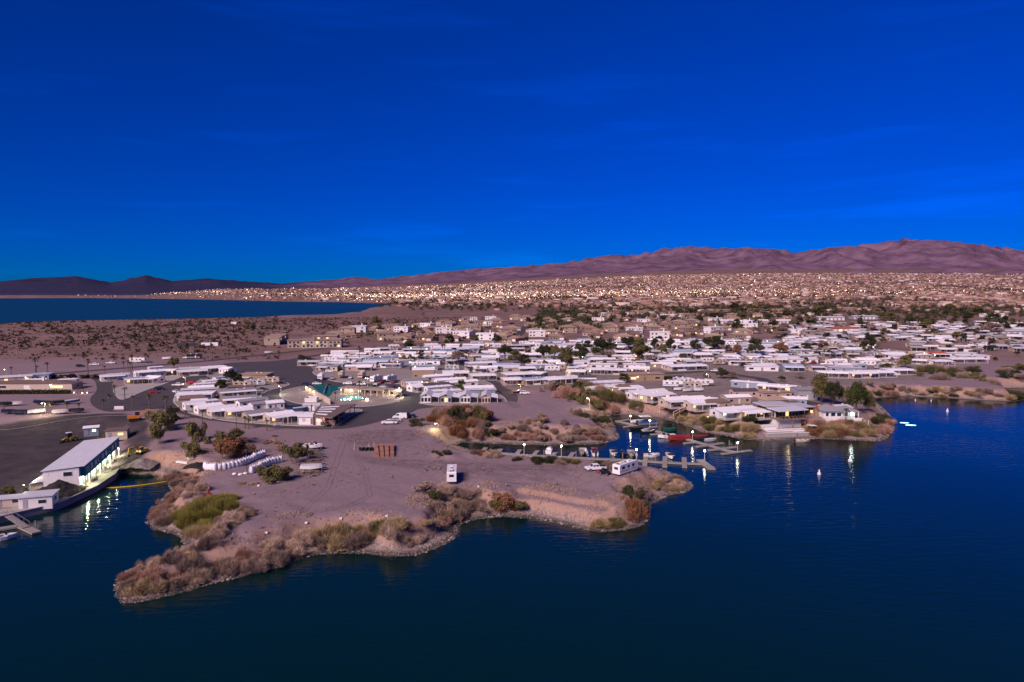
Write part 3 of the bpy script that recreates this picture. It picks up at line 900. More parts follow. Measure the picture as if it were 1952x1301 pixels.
def home_proto(L, W, wall, roof, style, awn, seed, lit=False, h=2.7, rich=True):
    """manufactured home: long axis x, front towards -y"""
    r = random.Random(seed); p = Proto()
    hx, hy = L / 2, W / 2
    p.part('wall', MB().box(-hx, hx, -hy, hy, -0.5, h), 'wall_' + wall)
    o = 0.35
    if style == 'gable':
        m = MB().gable(-hx - o, hx + o, -hy - o, hy + o, h + 0.12, 0.62 + W * 0.03)
        i = p.part('roof', m, 'roof_' + roof)
        g = MB()
        for sx in (-1, 1):
            x = sx * (hx - 0.02)
            g.poly([(x, -hy, h), (x, hy, h), (x, 0, h + 0.60 + W * 0.03)])
        p.part('gable_end', g, 'wall_' + wall)
    elif style == 'front':                            # gable faces the front
        m = MB().gable(-hy - o, hy + o, -hx - o, hx + o, h + 0.12, 0.75 + L * 0.035)
        m.v = [(-y, x, z) for x, y, z in m.v]
        i = p.part('roof', m, 'roof_' + roof)
        g = MB()
        for sy in (-1, 1):
            y = sy * (hy - 0.02)
            g.poly([(-hx, y, h), (hx, y, h), (0, y, h + 0.72 + L * 0.035)])
        p.part('gable_end', g, 'wall_' + wall)
    elif style == 'hip':
        i = p.part('roof', MB().hip(-hx - o, hx + o, -hy - o, hy + o, h + .02, 1.3), 'roof_' + roof)
    else:
        k = 0.28
        m = MB().side([(-hx - o, h + .02), (hx + o, h + .02 + 0.05), (hx + o, h + .24), (-hx - o, h + .19)], -hy - o, hy + o)
        i = p.part('roof', m, 'roof_' + roof)
    if rich:
        for q in range(r.choice((1, 1, 2))):
            x = r.uniform(-hx * .7, hx * .7); y = r.uniform(-.2, hy * .5); zz = h + (0.62 if style != 'flat' else 0.2)
            p.part('roof_vent', MB().box(x - .35, x + .35, y - .3, y + .3, zz - .3, zz + 0.42), 'trim', i)
    if awn:
        a0, a1 = {'full': (-hx, hx), 'left': (-hx, hx * .15), 'right': (-hx * .15, hx), 'long': (-hx - 2.5, hx)}[awn]
        d = r.uniform(3.0, 4.4)
        m = MB().side([(0, 0)] * 0 or [(-hy - d, h - .30), (-hy - .02, h - .02), (-hy - .02, h + .08), (-hy - d, h - .18)], a0, a1)
        m.v = [(y, x, z) for x, y, z in m.v]; m.f = [f[::-1] for f in m.f]
        p.part('awning', m, 'roof_' + ('white' if roof not in ('silver',) else 'silver'))
        n = max(2, int((a1 - a0) / 4.5) + 1) if rich else 2
        for q in range(n):
            x = a0 + .15 + (a1 - a0 - .3) * q / (n - 1)
            p.part('post', MB().box(x - .07, x + .07, -hy - d + .1, -hy - d + .24, -.3, h - .24), 'trim')
        if rich:
            p.part('patio', MB().box(a0, a1, -hy - d - .3, -hy - .03, -.3, 0.10), 'concrete')
            if r.random() < .6:
                b0 = r.uniform(a0, (a0 + a1) / 2); b1 = min(a1, b0 + r.uniform(2, 4.5))
                p.part('patio_wall', MB().box(b0, b1, -hy - d + .26, -hy - d + .38, -.2, 0.9), 'wall_' + r.choice(('white', 'cream', wall)))
    n = max(2, int(L / 4.2))
    for q in range(n):
        x = -hx + L * (q + .5) / n + r.uniform(-.3, .3)
        if q == n // 2:
            d_ = p.part('door', MB().box(x - .48, x + .48, -hy - .05, -hy + .02, 0.05, 2.15), 'wall_' + r.choice(('brown', 'white', 'grey')))
            if rich:
                p.part('door_handle', MB().box(x + .33, x + .40, -hy - .10, -hy - .045, 1.0, 1.12), 'steel', d_)
        else:
            win(p, x, -hy, 0.95, r.choice((1.1, 1.5, 1.9)), 1.05, 'y', ('lit_warm' if r.random() < .7 else 'lit_cool') if lit and r.random() < .55 else None)
    if rich:
        win(p, hx, 0, 0.95, 1.3, 1.0, 'x'); win(p, -hx, 0, 0.95, 1.3, 1.0, '-x', 'lit_warm' if lit and r.random() < .4 else None)
    if lit:
        x = r.uniform(-hx * .7, hx * .7)
        p.part('porch_lamp', MB().ball((x, -hy - .16, 2.2), .13, 6, 4), 'bulb_warm')
    return p

HOMES = {}
def home(kind, pos, rz, length, zone, width=None, name='mobile_home', desc=None):
    """kind: (wall, roof, style, awning, lit)"""
    wall, roof, style, awn, lit, W, L, sd, h = kind
    if kind not in HOMES:
        HOMES[kind] = home_proto(L, W, wall, roof, style, awn, sd, lit, h)
    sy = (width or W) / W
    o = HOMES[kind].place(name, tuple(pos), rz, (length / L, sy, 1.0))
    rn = {'white': 'white', 'silver': 'silver', 'grey': 'grey', 'brown': 'brown', 'tan': 'tan', 'blue': 'pale-blue', 'dark': 'dark', 'tile': 'brown-tile', 'red': 'red'}[roof]
    wn_ = {'bluegrey': 'blue-grey'}.get(wall, wall)
    enroll(o, desc or f'{rn}-roofed {wn_} mobile home', zone, 'mobile home', 'mobile homes in the lakeside park')
    return o

# ------------------------------------------------------------------ vehicles (front towards +x)
VEH = {}
def wheel(p, x, y, r, w=0.22):
    i = p.part('wheel', MB().tube((x, y - w / 2, r), (x, y + w / 2, r), r, r, 12), 'rubber')
    s = 1 if y > 0 else -1
    p.part('rim', MB().tube((x, y + s * (w / 2 - .02), r), (x, y + s * (w / 2 + .015), r), r * .6, r * .6, 10), 'steel', i)

def car_proto(kind, paint):
    if (kind, paint) in VEH:
        return VEH[(kind, paint)]
    p = Proto(); P = 'paint_' + paint
    W = {'sedan': .9, 'suv': .95, 'pickup': 1.0, 'van': 1.0, 'cart': .6}[kind]
    if kind == 'sedan':
        body = [(-2.25, .35), (2.2, .32), (2.3, .62), (2.1, .78), (1.0, .95), (-1.5, 1.0), (-2.2, .95), (-2.3, .7)]
        cab = [(-1.75, .98), (1.05, .93), (.35, 1.40), (-1.0, 1.43)]; wx, wr = 1.4, .33
    elif kind == 'suv':
        body = [(-2.3, .4), (2.25, .38), (2.35, .75), (2.15, 1.0), (1.05, 1.12), (-2.3, 1.15), (-2.38, .8)]
        cab = [(-2.25, 1.13), (1.1, 1.10), (.45, 1.72), (-2.0, 1.76)]; wx, wr = 1.42, .38
    elif kind == 'van':
        body = [(-2.7, .4), (2.6, .38), (2.7, .85), (2.4, 1.15), (1.7, 1.28), (-2.7, 1.3)]
        cab = [(-2.68, 1.28), (1.75, 1.26), (1.1, 2.2), (-2.6, 2.3)]; wx, wr = 1.75, .38
    else:
        body = [(-2.8, .5), (2.75, .48), (2.85, .85), (2.7, 1.08), (1.35, 1.18), (-.9, 1.2), (-2.85, 1.12), (-2.88, .8)]
        cab = [(-.95, 1.18), (1.4, 1.16), (.75, 1.80), (-.7, 1.84)]; wx, wr = 1.75, .42
    ins = [0.06] * len(body)
    p.part('body', MB().side(body, -W, W, [0.03 if z < .9 else .07 for x, z in body]), P)
    c = MB().side(cab, -W + .08, W - .08, [0, 0, .16, .16])
    i = p.part('cabin', c, P)
    # glass panels set 12 mm proud of the cabin
    (x0, z0), (x1, z1), (x2, z2), (x3, z3) = cab
    def lerp(a, b, t): return a + (b - a) * t
    for s in (-1, 1):
        y0, y1 = s * (W - .08), s * (W - .24)
        def pt(u, t):
            xa, xb = lerp(x0, x1, u), lerp(x3, x2, u)
            return (lerp(xa, xb, t), lerp(y0, y1, t) + s * .012, lerp(lerp(z0, z1, u), lerp(z3, z2, u), t))
        spans = ((.07, .48), (.54, .93)) if kind != 'van' else ((.70, .94),)
        for a, b in spans:
            q = [pt(a, .16), pt(b, .16), pt(b, .86), pt(a, .86)]
            p.part('side_window', MB().poly(q if s < 0 else q[::-1]), 'window', i)
    for nm, (xa, za), (xb, zb), e in (('windscreen', cab[1], cab[2], .012), ('rear_window', cab[0], cab[3], -.012)):
        q = []
        for t, sy in ((.12, -1), (.12, 1), (.88, 1), (.88, -1)):
            yy = (W - .08 - .16 * t) * .88
            q.append((lerp(xa, xb, t) + e, sy * yy, lerp(za, zb, t) + .008))
        p.part(nm, MB().poly(q if e > 0 else q[::-1]), 'window', i)
    if kind == 'pickup':
        p.part('cargo_bed', MB().box(-2.75, -1.05, -W + .17, W - .17, 1.1, 1.215), 'dark_steel')
    for x in (-wx, wx):
        for y in (-W + .05, W - .05):
            wheel(p, x, y, wr)
    fx = body[2][0] - .04
    for s in (-1, 1):
        p.part('headlight', MB().box(fx, fx + .06, s * (W - .25) - .16, s * (W - .25) + .16, .70, .84), 'trim')
        p.part('taillight', MB().box(body[-1][0] - .03, body[-1][0] + .06, s * (W - .2) - .1, s * (W - .2) + .1, .72, .92), 'paint_red')
    p.part('bumper', MB().box(fx + .0, fx + .10, -W + .12, W - .12, .42, .60), 'charcoal' if False else 'dark_steel')
    VEH[(kind, paint)] = p
    return p

def vehicle(kind, paint, pos, rz, desc, zone, group='parked cars and trucks'):
    nm = {'sedan': 'parked_car', 'suv': 'parked_suv', 'pickup': 'pickup_truck', 'van': 'parked_van'}[kind]
    o = car_proto(kind, paint).place(nm, tuple(pos), rz)
    enroll(o, desc, zone, {'sedan': 'car', 'suv': 'car', 'pickup': 'truck', 'van': 'van'}[kind], group)
    return o

def rv_proto(kind, base='white', stripe='tan', L=8.0):
    key = (kind, base, stripe, L)
    if key in VEH:
        return VEH[key]
    p = Proto(); W = 1.22; hx = L / 2
    if kind == 'trailer':
        z0, z1 = .55, 3.05
        prof = [(-hx, z0), (hx - .35, z0), (hx, z0 + .5), (hx - .05, z1 - .55), (hx - .45, z1 - .05), (hx - .8, z1), (-hx + .25, z1), (-hx, z1 - .2)]
    elif kind == 'fifth':
        z0, z1 = .7, 3.5
        prof = [(-hx, z0), (hx - 2.6, z0), (hx - 2.5, 1.75), (hx - .2, 1.75), (hx, 2.2), (hx - .25, 3.2), (hx - .8, z1), (-hx + .2, z1), (-hx, z1 - .2)]
    else:                                             # motorhome
        z0, z1 = .45, 3.2
        prof = [(-hx, z0), (hx - .1, z0), (hx, 1.1), (hx - .15, 1.5), (hx - .35, z1 - .2), (hx - .6, z1), (-hx + .15, z1), (-hx, z1 - .15)]
    b = p.part('body', MB().side(prof, -W, W), 'paint_' + base)
    for s in (-1, 1):
        p.part('stripe', MB().box(-hx + .15, hx - (2.7 if kind == 'fifth' else .6), s * W - .012, s * W + .012, z0 + .55, z0 + .80), 'paint_' + stripe, b)
        for x, w in ((-hx * .62, 1.3), (-hx * .05, .9), (hx * .42, 1.2)):
            p.part('window', MB().box(x - w / 2, x + w / 2, s * W - .02, s * W + .02, z0 + 1.25, z0 + 1.95), 'window', b)
    p.part('door', MB().box(hx * .15, hx * .15 + .7, -W - .025, -W + .02, z0 + .05, z0 + 1.95), 'trim', b)
    p.part('rear_window', MB().box(-hx - .02, -hx + .02, -.6, .6, z0 + 1.2, z0 + 1.85), 'window', b)
    p.part('rear_bumper', MB().box(-hx - .14, -hx - .01, -1.1, 1.1, z0 - .18, z0 - .02), 'dark_steel')
    for x in (-hx * .5, hx * .3):
        p.part('air_conditioner', MB().box(x - .45, x + .45, -.38, .38, z1 + .005, z1 + .32), 'trim')
    p.part('roof_hatch', MB().box(-.3, .3, -.3, .3, z1 + .005, z1 + .10), 'dark_steel')
    p.part('roof_panel', MB().box(-hx * .85, -hx * .62, -.55, .55, z1 + .005, z1 + .06), 'window')
    if kind == 'motorhome':
        p.part('windscreen', MB().poly([(hx - .155, -1.05, 1.55), (hx - .155, 1.05, 1.55), (hx - .285, 1.05, 2.5), (hx - .285, -1.05, 2.5)]), 'window', b)
        for x in (-hx * .45, hx * .68):
            for y in (-W + .12, W - .12):
                wheel(p, x, y, .45, .28)
        for s in (-1, 1):
            p.part('headlight', MB().box(hx - .05, hx + .03, s * .9 - .15, s * .9 + .15, .8, 1.0), 'trim')
    else:
        for x in (-.75, .15):
            for y in (-W + .1, W - .1):
                wheel(p, x - .3, y, .36, .22)
        if kind == 'trailer':
            p.part('hitch', MB().bar((hx - .2, -.7, .5), (hx + 1.1, 0, .5), .1, .12).bar((hx - .2, .7, .5), (hx + 1.1, 0, .5), .1, .12), 'dark_steel')
    VEH[key] = p
    return p

def rv(kind, pos, rz, desc, zone, base='white', stripe='tan', L=8.0):
    o = rv_proto(kind, base, stripe, L).place({'trailer': 'travel_trailer', 'fifth': 'travel_trailer', 'motorhome': 'motorhome'}[kind], tuple(pos), rz)
    enroll(o, desc, zone, 'camper', 'campers parked in the park')
    return o

# ------------------------------------------------------------------ boats (bow towards +x)
def hull(L, B, H_, draft=.25):
    """lofted planing hull, returns closed shell with a deck rim"""
    m = MB(); st = []
    for t, w, ch in ((0, .92, 0), (.25, 1, 0), (.5, 1, .02), (.72, .82, .10), (.88, .48, .24), (1.0, .02, .45)):
        x = -L / 2 + L * t; y = B / 2 * w; z = H_ * (1 + .18 * t)
        st.append([(x, -y, z), (x, -y * .86, ch * H_ - draft * .2), (x, 0, -draft + ch * H_), (x, y * .86, ch * H_ - draft * .2), (x, y, z)])
    k = 0
    for s in st:
        m.v += s
    for i in range(len(st) - 1):
        for j in range(4):
            a = i * 5 + j
            m.f.append((a, a + 1, a + 6, a + 5))
    m.f.append((0, 4, 3, 2, 1))
    return m, st
def boat_proto(kind, paint, top):
    key = ('boat', kind, paint, top)
    if key in VEH:
        return VEH[key]
    p = Proto()
    if kind == 'pontoon':
        for s in (-1, 1):
            p.part('pontoon', MB().tube((-3.3, s * .95, .05), (2.9, s * .95, .05), .30, .30, 8).tube((2.9, s * .95, .05), (3.5, s * .95, .15), .30, .05, 8), 'steel')
        p.part('deck', MB().box(-3.3, 3.1, -1.25, 1.25, .36, .46), 'dock')
        for nm, q in (('rail', (-3.2, 3.0, -1.24, -1.18)), ('rail', (-3.2, 3.0, 1.18, 1.24)), ('rail', (2.95, 3.01, -1.17, 1.17)), ('rail', (-3.22, -3.16, -1.17, .3))):
            p.part(nm, MB().box(q[0], q[1], q[2], q[3], .47, 1.0), 'paint_' + paint)
        for x in (-2.4, 1.8):
            for s in (-1, 1):
                p.part('seat', MB().box(x - .6, x + .6, s * .9 - .25, s * .9 + .25, .465, .85), 'paint_tan')
        p.part('console', MB().box(.1, .7, -1.05, -.5, .465, 1.25), 'paint_white')
        zt = 2.35
        if top:
            p.part('canopy', MB().side([(-2.6, zt), (.9, zt), (.7, zt + .16), (-2.4, zt + .16)], -1.2, 1.2), 'paint_' + top)
            for x in (-2.4, .7):
                for s in (-1, 1):
                    p.part('canopy_pole', MB().tube((x, s * 1.12, 1.0), (x, s * 1.12, zt), .03, .03, 5), 'steel')
        p.part('outboard', MB().box(-3.75, -3.34, -.2, .2, .1, 1.15), 'paint_black')
    elif kind == 'sail':
        m, st = hull(6.4, 2.2, .9); p.part('hull', m, 'paint_' + paint)
        p.part('deck', MB().poly([s[0] for s in st[::-1]] and [(s[0][0], s[0][1] * .97, s[0][2] - .03) for s in st] + [(s[4][0], s[4][1] * .97, s[4][2] - .03) for s in st[::-1]]), 'paint_white')
        p.part('cabin', MB().side([(-.4, .85), (2.0, .95), (1.7, 1.35), (-.4, 1.5)], -.7, .7, [0, 0, .12, .12]), 'paint_white')
        p.part('mast', MB().tube((.6, 0, 1.3), (.6, 0, 9.4), .07, .045, 6), 'wood')
        p.part('boom', MB().tube((.55, 0, 2.1), (-2.6, 0, 2.0), .05, .05, 6), 'wood')
        p.part('furled_sail', MB().tube((.35, 0, 2.25), (-2.4, 0, 2.15), .14, .08, 6), 'paint_blue')
    else:
        m, st = hull(5.8, 2.2, .85); p.part('hull', m, 'paint_' + paint)
        rim = [(s[0][0], s[0][1] * .96, s[0][2] - .02) for s in st]; rim2 = [(s[4][0], s[4][1] * .96, s[4][2] - .02) for s in st[::-1]]
        if kind == 'covered':
            k = MB(); ridge = [(s[0][0], 0, s[0][2] + .38 - .25 * abs(i / 5 - .45)) for i, s in enumerate(st)]
            for i in range(5):
                k.poly([rim[i], rim[i + 1], ridge[i + 1], ridge[i]])
                a, b = rim2[::-1][i], rim2[::-1][i + 1]
                k.poly([ridge[i], ridge[i + 1], b, a])
            k.poly([rim[0], ridge[0], rim2[-1]])
            p.part('cover', k, 'paint_' + (top or paint))
        else:
            p.part('foredeck', MB().poly([rim[3], rim[4], rim[5], rim2[1], rim2[2]]), 'paint_white')
            p.part('cockpit_floor', MB().poly([(-2.85, -.9, .25), (1.2, -.9, .25), (1.2, .9, .25), (-2.85, .9, .25)]), 'dock')
            for s in (-1, 1):
                p.part('gunwale', MB().box(-2.85, 1.25, s * 1.0 - .08, s * 1.0 + .08, .70, .90), 'paint_white')
                p.part('seat', MB().box(-.9, -.3, s * .45 - .28, s * .45 + .28, .26, 1.0), 'paint_' + ('tan' if paint != 'white' else 'navy'))
            p.part('windscreen', MB().poly([(1.15, -.95, .92), (.75, -.9, 1.4), (.75, .9, 1.4), (1.15, .95, .92)]), 'window')
            p.part('bench', MB().box(-2.6, -2.0, -.85, .85, .26, .75), 'paint_tan')
            if top:
                p.part('canopy', MB().side([(-1.9, 1.95), (.7, 1.95), (.45, 2.1), (-1.7, 2.1)], -.95, .95), 'paint_' + top)
                for x in (-1.7, .5):
                    for s in (-1, 1):
                        p.part('canopy_pole', MB().tube((x, s * .9, .88), (x, s * .88, 1.96), .025, .025, 5), 'steel')
        p.part('outboard', MB().box(-3.35, -2.93, -.2, .2, .05, 1.2), 'paint_black')
    VEH[key] = p
    return p
def boat(kind, paint, top, pos, rz, desc, zone, group='boats moored at the docks', scale=1.0):
    o = boat_proto(kind, paint, top).place({'pontoon': 'pontoon_boat', 'sail': 'sailing_boat'}.get(kind, 'motor_boat'), tuple(pos), rz, scale)
    enroll(o, desc, zone, 'boat', group)
    return o

# ------------------------------------------------------------------ lamps
LAMPS = {}
def lamp_proto(h, style, bulb):
    key = (round(h, 1), style, bulb)
    if key in LAMPS:
        return LAMPS[key]
    p = Proto()
    p.part('pole', MB().tube((0, 0, -.3), (0, 0, h), .085, .06, 8), 'pole_paint' if style != 'dark' else 'dark_steel')
    p.part('base', MB().tube((0, 0, -.2), (0, 0, .22), .2, .2, 8), 'concrete')
    if style == 'globe':
        p.part('bracket', MB().tube((0, 0, h - .01), (0, 0, h + .10), .12, .16, 8), 'pole_paint')
        p.part('lamp_globe', MB().ball((0, 0, h + .34), .26, 10, 6), bulb)
    else:
        p.part('arm', MB().bar((0, 0, h - .05), (-.75, 0, h + .12), .08, .08), 'pole_paint' if style != 'dark' else 'dark_steel')
        i = p.part('lamp_head', MB().box(-1.25, -.7, -.16, .16, h + .09, h + .24), 'pole_paint' if style != 'dark' else 'dark_steel')
        if bulb:
            p.part('bulb', MB().box(-1.2, -.75, -.13, .13, h + .02, h + .085), bulb, i)
    LAMPS[key] = p
    return p
def lamp(pos, h, style, bulb, power, desc, zone, colour=(1.0, .93, .62), rz=0.0):
    o = lamp_proto(h, style, bulb).place('street_lamp' if style != 'globe' else 'dock_lamp', tuple(pos), rz)
    enroll(o, desc, zone, 'lamp', 'lamp posts')
    if power:
        ld = bpy.data.lights.new('lamp_light', 'POINT'); ld.energy = power; ld.color = colour; ld.shadow_soft_size = 0.3
        lo = bpy.data.objects.new('lamp_light', ld); col.objects.link(lo)
        lo.parent = o
        lo.location = (0, 0, h + .34) if style == 'globe' else (-.98, 0, h - .35)
    return o

# ------------------------------------------------------------------ roads, lots, kerbs
def flat(name, pts, z, mat, thick=None):
    q = px_poly(pts, 5.0)
    m = MB()
    if thick:
        m.prism(q, z - thick, z)
    else:
        m.poly([(x, y, z) for x, y in q])
        if sum(q[i][0] * q[(i + 1) % len(q)][1] - q[(i + 1) % len(q)][0] * q[i][1] for i in range(len(q))) < 0:
            m.f = [f[::-1] for f in m.f]
    return structure(name, m.mesh(name, mat))
def curve_pts(P, n=6):
    """Catmull-Rom through a closed list"""
    out = []; N = len(P)
    for i in range(N):
        a, b, c, d = P[i - 1], P[i], P[(i + 1) % N], P[(i + 2) % N]
        for k in range(n):
            t = k / n
            out.append(tuple(0.5 * (2 * b[j] + (c[j] - a[j]) * t + (2 * a[j] - 5 * b[j] + 4 * c[j] - d[j]) * t * t + (3 * b[j] - a[j] - 3 * c[j] + d[j]) * t ** 3) for j in (0, 1)))
    return out
ASPH = [(984, 750), (986, 765), (972, 773), (908, 775), (846, 776), (800, 780), (781, 788), (723, 804), (692, 812), (651, 818), (600, 819), (567, 818), (505, 815), (444, 807), (382, 799), (351, 791), (325, 783), (300, 780), (262, 783), (205, 785),
        (178, 775), (172, 760), (184, 745), (181, 728), (168, 718), (190, 713), (216, 721), (213, 738), (228, 749), (262, 735), (300, 724), (340, 713), (400, 700), (440, 692), (515, 689), (560, 686), (592, 700), (604, 712), (640, 724), (700, 727), (742, 728), (790, 736), (850, 722), (925, 718), (945, 726), (960, 738)]
flat('road', curve_pts(ASPH, 4), 5.03, 'asphalt')
LOOP = [(331, 763), (337, 773), (351, 784), (392, 796), (444, 804), (495, 808), (567, 812.5), (637, 811), (652, 805), (668, 795), (690, 782), (640, 780), (580, 779), (540, 775), (510, 767), (497, 757), (510, 746), (550, 735), (535, 727), (470, 714), (430, 708), (400, 714), (365, 735), (345, 748)]
CLUB = [(769, 757), (756, 767), (716, 774), (683, 775.5), (640, 775), (604, 773.6), (570, 770), (543, 762), (534, 754), (538, 747), (556, 741), (583, 737), (638, 737), (683, 740), (730, 741), (757, 746)]
ROWLOT = [(799, 769), (956, 770), (948, 748), (936, 732), (900, 722), (850, 726), (800, 742), (786, 744), (775, 735), (740, 731), (690, 731), (640, 728), (603, 716), (612, 706), (760, 705), (930, 712), (935, 722)]
WESTLOT = [(222, 755), (236, 762), (272, 747), (322, 729), (352, 716), (345, 712), (290, 722), (245, 735), (218, 742)]
for nm, q in (('loop_block', LOOP), ('club_island', CLUB), ('home_lot', ROWLOT), ('verge', WESTLOT)):
    c = px_poly(curve_pts(q, 4), 5.0)
    structure(nm, MB().prism(c, 4.6, 5.15).mesh(nm, 'lot' if nm != 'verge' else 'concrete'))
    k = MB(); cx = sum(p[0] for p in c) / len(c); cy = sum(p[1] for p in c) / len(c)
    ring = []
    for i in range(len(c)):                          # kerb: a band 0.35 m wide along the edge, 3 mm proud
        a, b = c[i], c[(i + 1) % len(c)]
        if math.hypot(a[0] - b[0], a[1] - b[1]) < .05:
            continue
        k.bar((a[0], a[1], 5.083), (b[0], b[1], 5.083), 0.45, 0.155)
    structure(nm + '_kerb', k.mesh('kerb', 'kerb'))
def strip(name, pts, width, mat, dz=0.05, z=5.0, sub=6):
    P = [G(u, v, z) for u, v in pts]; Q = []
    for i in range(len(P) - 1):
        for k in range(sub):
            t = k / sub; Q.append((P[i][0] + (P[i + 1][0] - P[i][0]) * t, P[i][1] + (P[i + 1][1] - P[i][1]) * t))
    Q.append(P[-1]); V, F = [], []
    for i, q in enumerate(Q):
        a, b = Q[max(0, i - 1)], Q[min(len(Q) - 1, i + 1)]
        d = math.hypot(b[0] - a[0], b[1] - a[1]); nx, ny = -(b[1] - a[1]) / d, (b[0] - a[0]) / d
        zz = H(q[0], q[1]) + dz
        V += [(q[0] + nx * width / 2, q[1] + ny * width / 2, zz), (q[0] - nx * width / 2, q[1] - ny * width / 2, zz)]
        if i:
            F.append((2 * i - 1, 2 * i + 1, 2 * i, 2 * i - 2))
    return structure(name, np_mesh(name, V, F, mat))
strip('road', [(-300, 742), (0, 723), (100, 713), (250, 701), (400, 688), (520, 675), (640, 662)], 8, 'asphalt')
strip('road', [(560, 686), (600, 678), (680, 667), (760, 657), (900, 652)], 7, 'asphalt', 0.06)
strip('road', [(945, 730), (990, 735), (1060, 730), (1120, 724)], 6, 'asphalt', 0.055)
strip('road', [(1180, 716), (1300, 711), (1350, 708), (1450, 722), (1475, 735), (1480, 752)], 7, 'asphalt', 0.05)
strip('road', [(1480, 752), (1520, 762), (1560, 772)], 6, 'asphalt', 0.06)
strip('road', [(150, 650), (300, 640), (372, 628), (395, 621)], 9, 'asphalt', 0.10)
strip('dirt_track', [(985, 640), (1005, 622), (1025, 605)], 10, 'asphalt', 0.3)
pmat('dark_sand', (0.205, 0.155, 0.175), var=0.25, scale=0.3, rough=0.95)
strip('kerb_line', [(0, 803), (110, 797), (170, 794.5), (250, 792)], 0.5, 'kerb', 0.12)

# ------------------------------------------------------------------ quay and marina building (lower left)
def pr(pts, z):
    return [G(u, v, z) for u, v in pts]
QUAY = [(-300, 1050), (-150, 1022), (0, 985), (39, 976), (111, 960), (184, 927), (219, 904), (246, 868), (249, 845), (236, 842), (222, 866), (210, 880), (140, 938), (100, 950), (40, 965), (0, 972), (-150, 985)]
q = MB().prism(pr(QUAY, 1.6), -3.0, 1.6)
structure('quay', q.mesh('quay', 'concrete'))
edge = MB(); e = pr([(-150, 1022), (0, 985), (39, 976), (111, 960), (184, 927), (219, 904), (246, 868)], 1.6)
for a, b in zip(e, e[1:]):
    edge.bar((a[0], a[1], 1.66), (b[0], b[1], 1.66), .35, .22)
structure('quay_kerb', edge.mesh('quay_kerb', 'kerb'))

def marina_building():
    A = G(152, 932.5, 1.6); B = G(220, 870, 1.6)
    ang = math.atan2(B[1] - A[1], B[0] - A[0]); L = math.hypot(B[0] - A[0], B[1] - A[1])
    p = Proto(); W, hh = 8.2, 5.9
    # local: x along the long side from the near corner, +y to the left (away from the water)
    body = MB().side([(0, 0)] * 0 or [(0, -1), (W, -1), (W, hh - .55), (0, hh)], 0, L)
    body.v = [(y, x, z) for x, y, z in body.v]; body.f = [f[::-1] for f in body.f]
    w = p.part('wall', body, 'wall_white')
    rf = MB().side([(-1.5, hh + .24), (W + .4, hh - .50), (W + .4, hh - .38), (-1.5, hh + .36)], -.4, L + .4)
    rf.v = [(y, x, z) for x, y, z in rf.v]; rf.f = [f[::-1] for f in rf.f]
    p.part('roof', rf, 'roof_silver')
    # teal upper storey hung in front of the wall, on the water side
    p.part('upper_storey', MB().box(1.2, L - .1, -1.25, -.02, 3.05, hh + .05), 'wall_teal')
    for i in range(9):
        x = 3.4 + i * (L - 6) / 8.5
        f = p.part('window', MB().box(x - .75, x + .75, -1.31, -1.24, 3.9, 5.2), 'trim')
        p.part('pane', MB().box(x - .62, x + .62, -1.345, -1.305, 4.0, 5.1), 'wall_white' if i % 3 else 'window', f)
    for i in range(11):
        x = 1.3 + i * (L - 1.8) / 10
        p.part('post', MB().box(x - .1, x + .1, -1.2, -1.0, -.5, 3.04), 'wall_white')
    for i in range(6):
        x = 3.6 + i * (L - 6) / 5.4
        d = p.part('door', MB().box(x - .55, x + .55, -.09, -.02, .02, 2.2), 'wall_teal')
        p.part('door_handle', MB().box(x + .36, x + .44, -.14, -.085, 1.0, 1.14), 'steel', d)
        f = p.part('window', MB().box(x + 1.2, x + 2.6, -.07, -.02, .9, 2.1), 'trim')
        p.part('pane', MB().box(x + 1.3, x + 2.5, -.10, -.065, 1.0, 2.0), 'lit_cool', f)
    f = p.part('window', MB().box(-.07, -.0, 1.5, 3.7, 3.6, 4.9), 'trim')
    p.part('pane', MB().box(-.10, -.06, 1.62, 3.58, 3.72, 4.78), 'window', f)
    f = p.part('window', MB().box(-.07, -.0, 7.0, 7.4, 4.2, 4.6), 'trim')
    # lean-to on the land side
    lt = MB().side([(W - .0, 2.6), (W + 3.6, 1.9), (W + 3.6, 2.0), (W - .0, 2.72)], 1, L - 1)
    lt.v = [(y, x, z) for x, y, z in lt.v]; lt.f = [f[::-1] for f in lt.f]
    p.part('lean_to_roof', lt, 'roof_silver')
    for i in range(5):
        x = 1.3 + i * (L - 2.6) / 4
        p.part('lean_to_post', MB().box(x - .08, x + .08, W + 3.35, W + 3.5, -.5, 1.95), 'trim')
    for i in range(6):
        p.part('porch_lamp', MB().box(3 + i * (L - 5) / 5 - .2, 3 + i * (L - 5) / 5 + .2, -.75, -.55, 2.9, 3.03), 'bulb_cool')
    o = p.place('marina_building', (A[0], A[1], 1.6), ang)
    tag(o, 'long two-storey boathouse with white roof and teal upper floor beside the basin', 'building')
    for i in range(4):
        x = 3 + i * (L - 5) / 3
        ld = bpy.data.lights.new('porch_light', 'POINT'); ld.energy = 1300; ld.color = (1, .93, .55); ld.shadow_soft_size = .25
        lo = bpy.data.objects.new('porch_light', ld); col.objects.link(lo); lo.parent = o; lo.location = (x, -.85, 2.6)
    for i in range(2):
        ld = bpy.data.lights.new('lean_to_light', 'POINT'); ld.energy = 500; ld.color = (1, .93, .55); ld.shadow_soft_size = .25
        lo = bpy.data.objects.new('lean_to_light', ld); col.objects.link(lo); lo.parent = o; lo.location = (6 + i * 16, 8.2 + 4.2, 2.3)
    return o
marina_building()

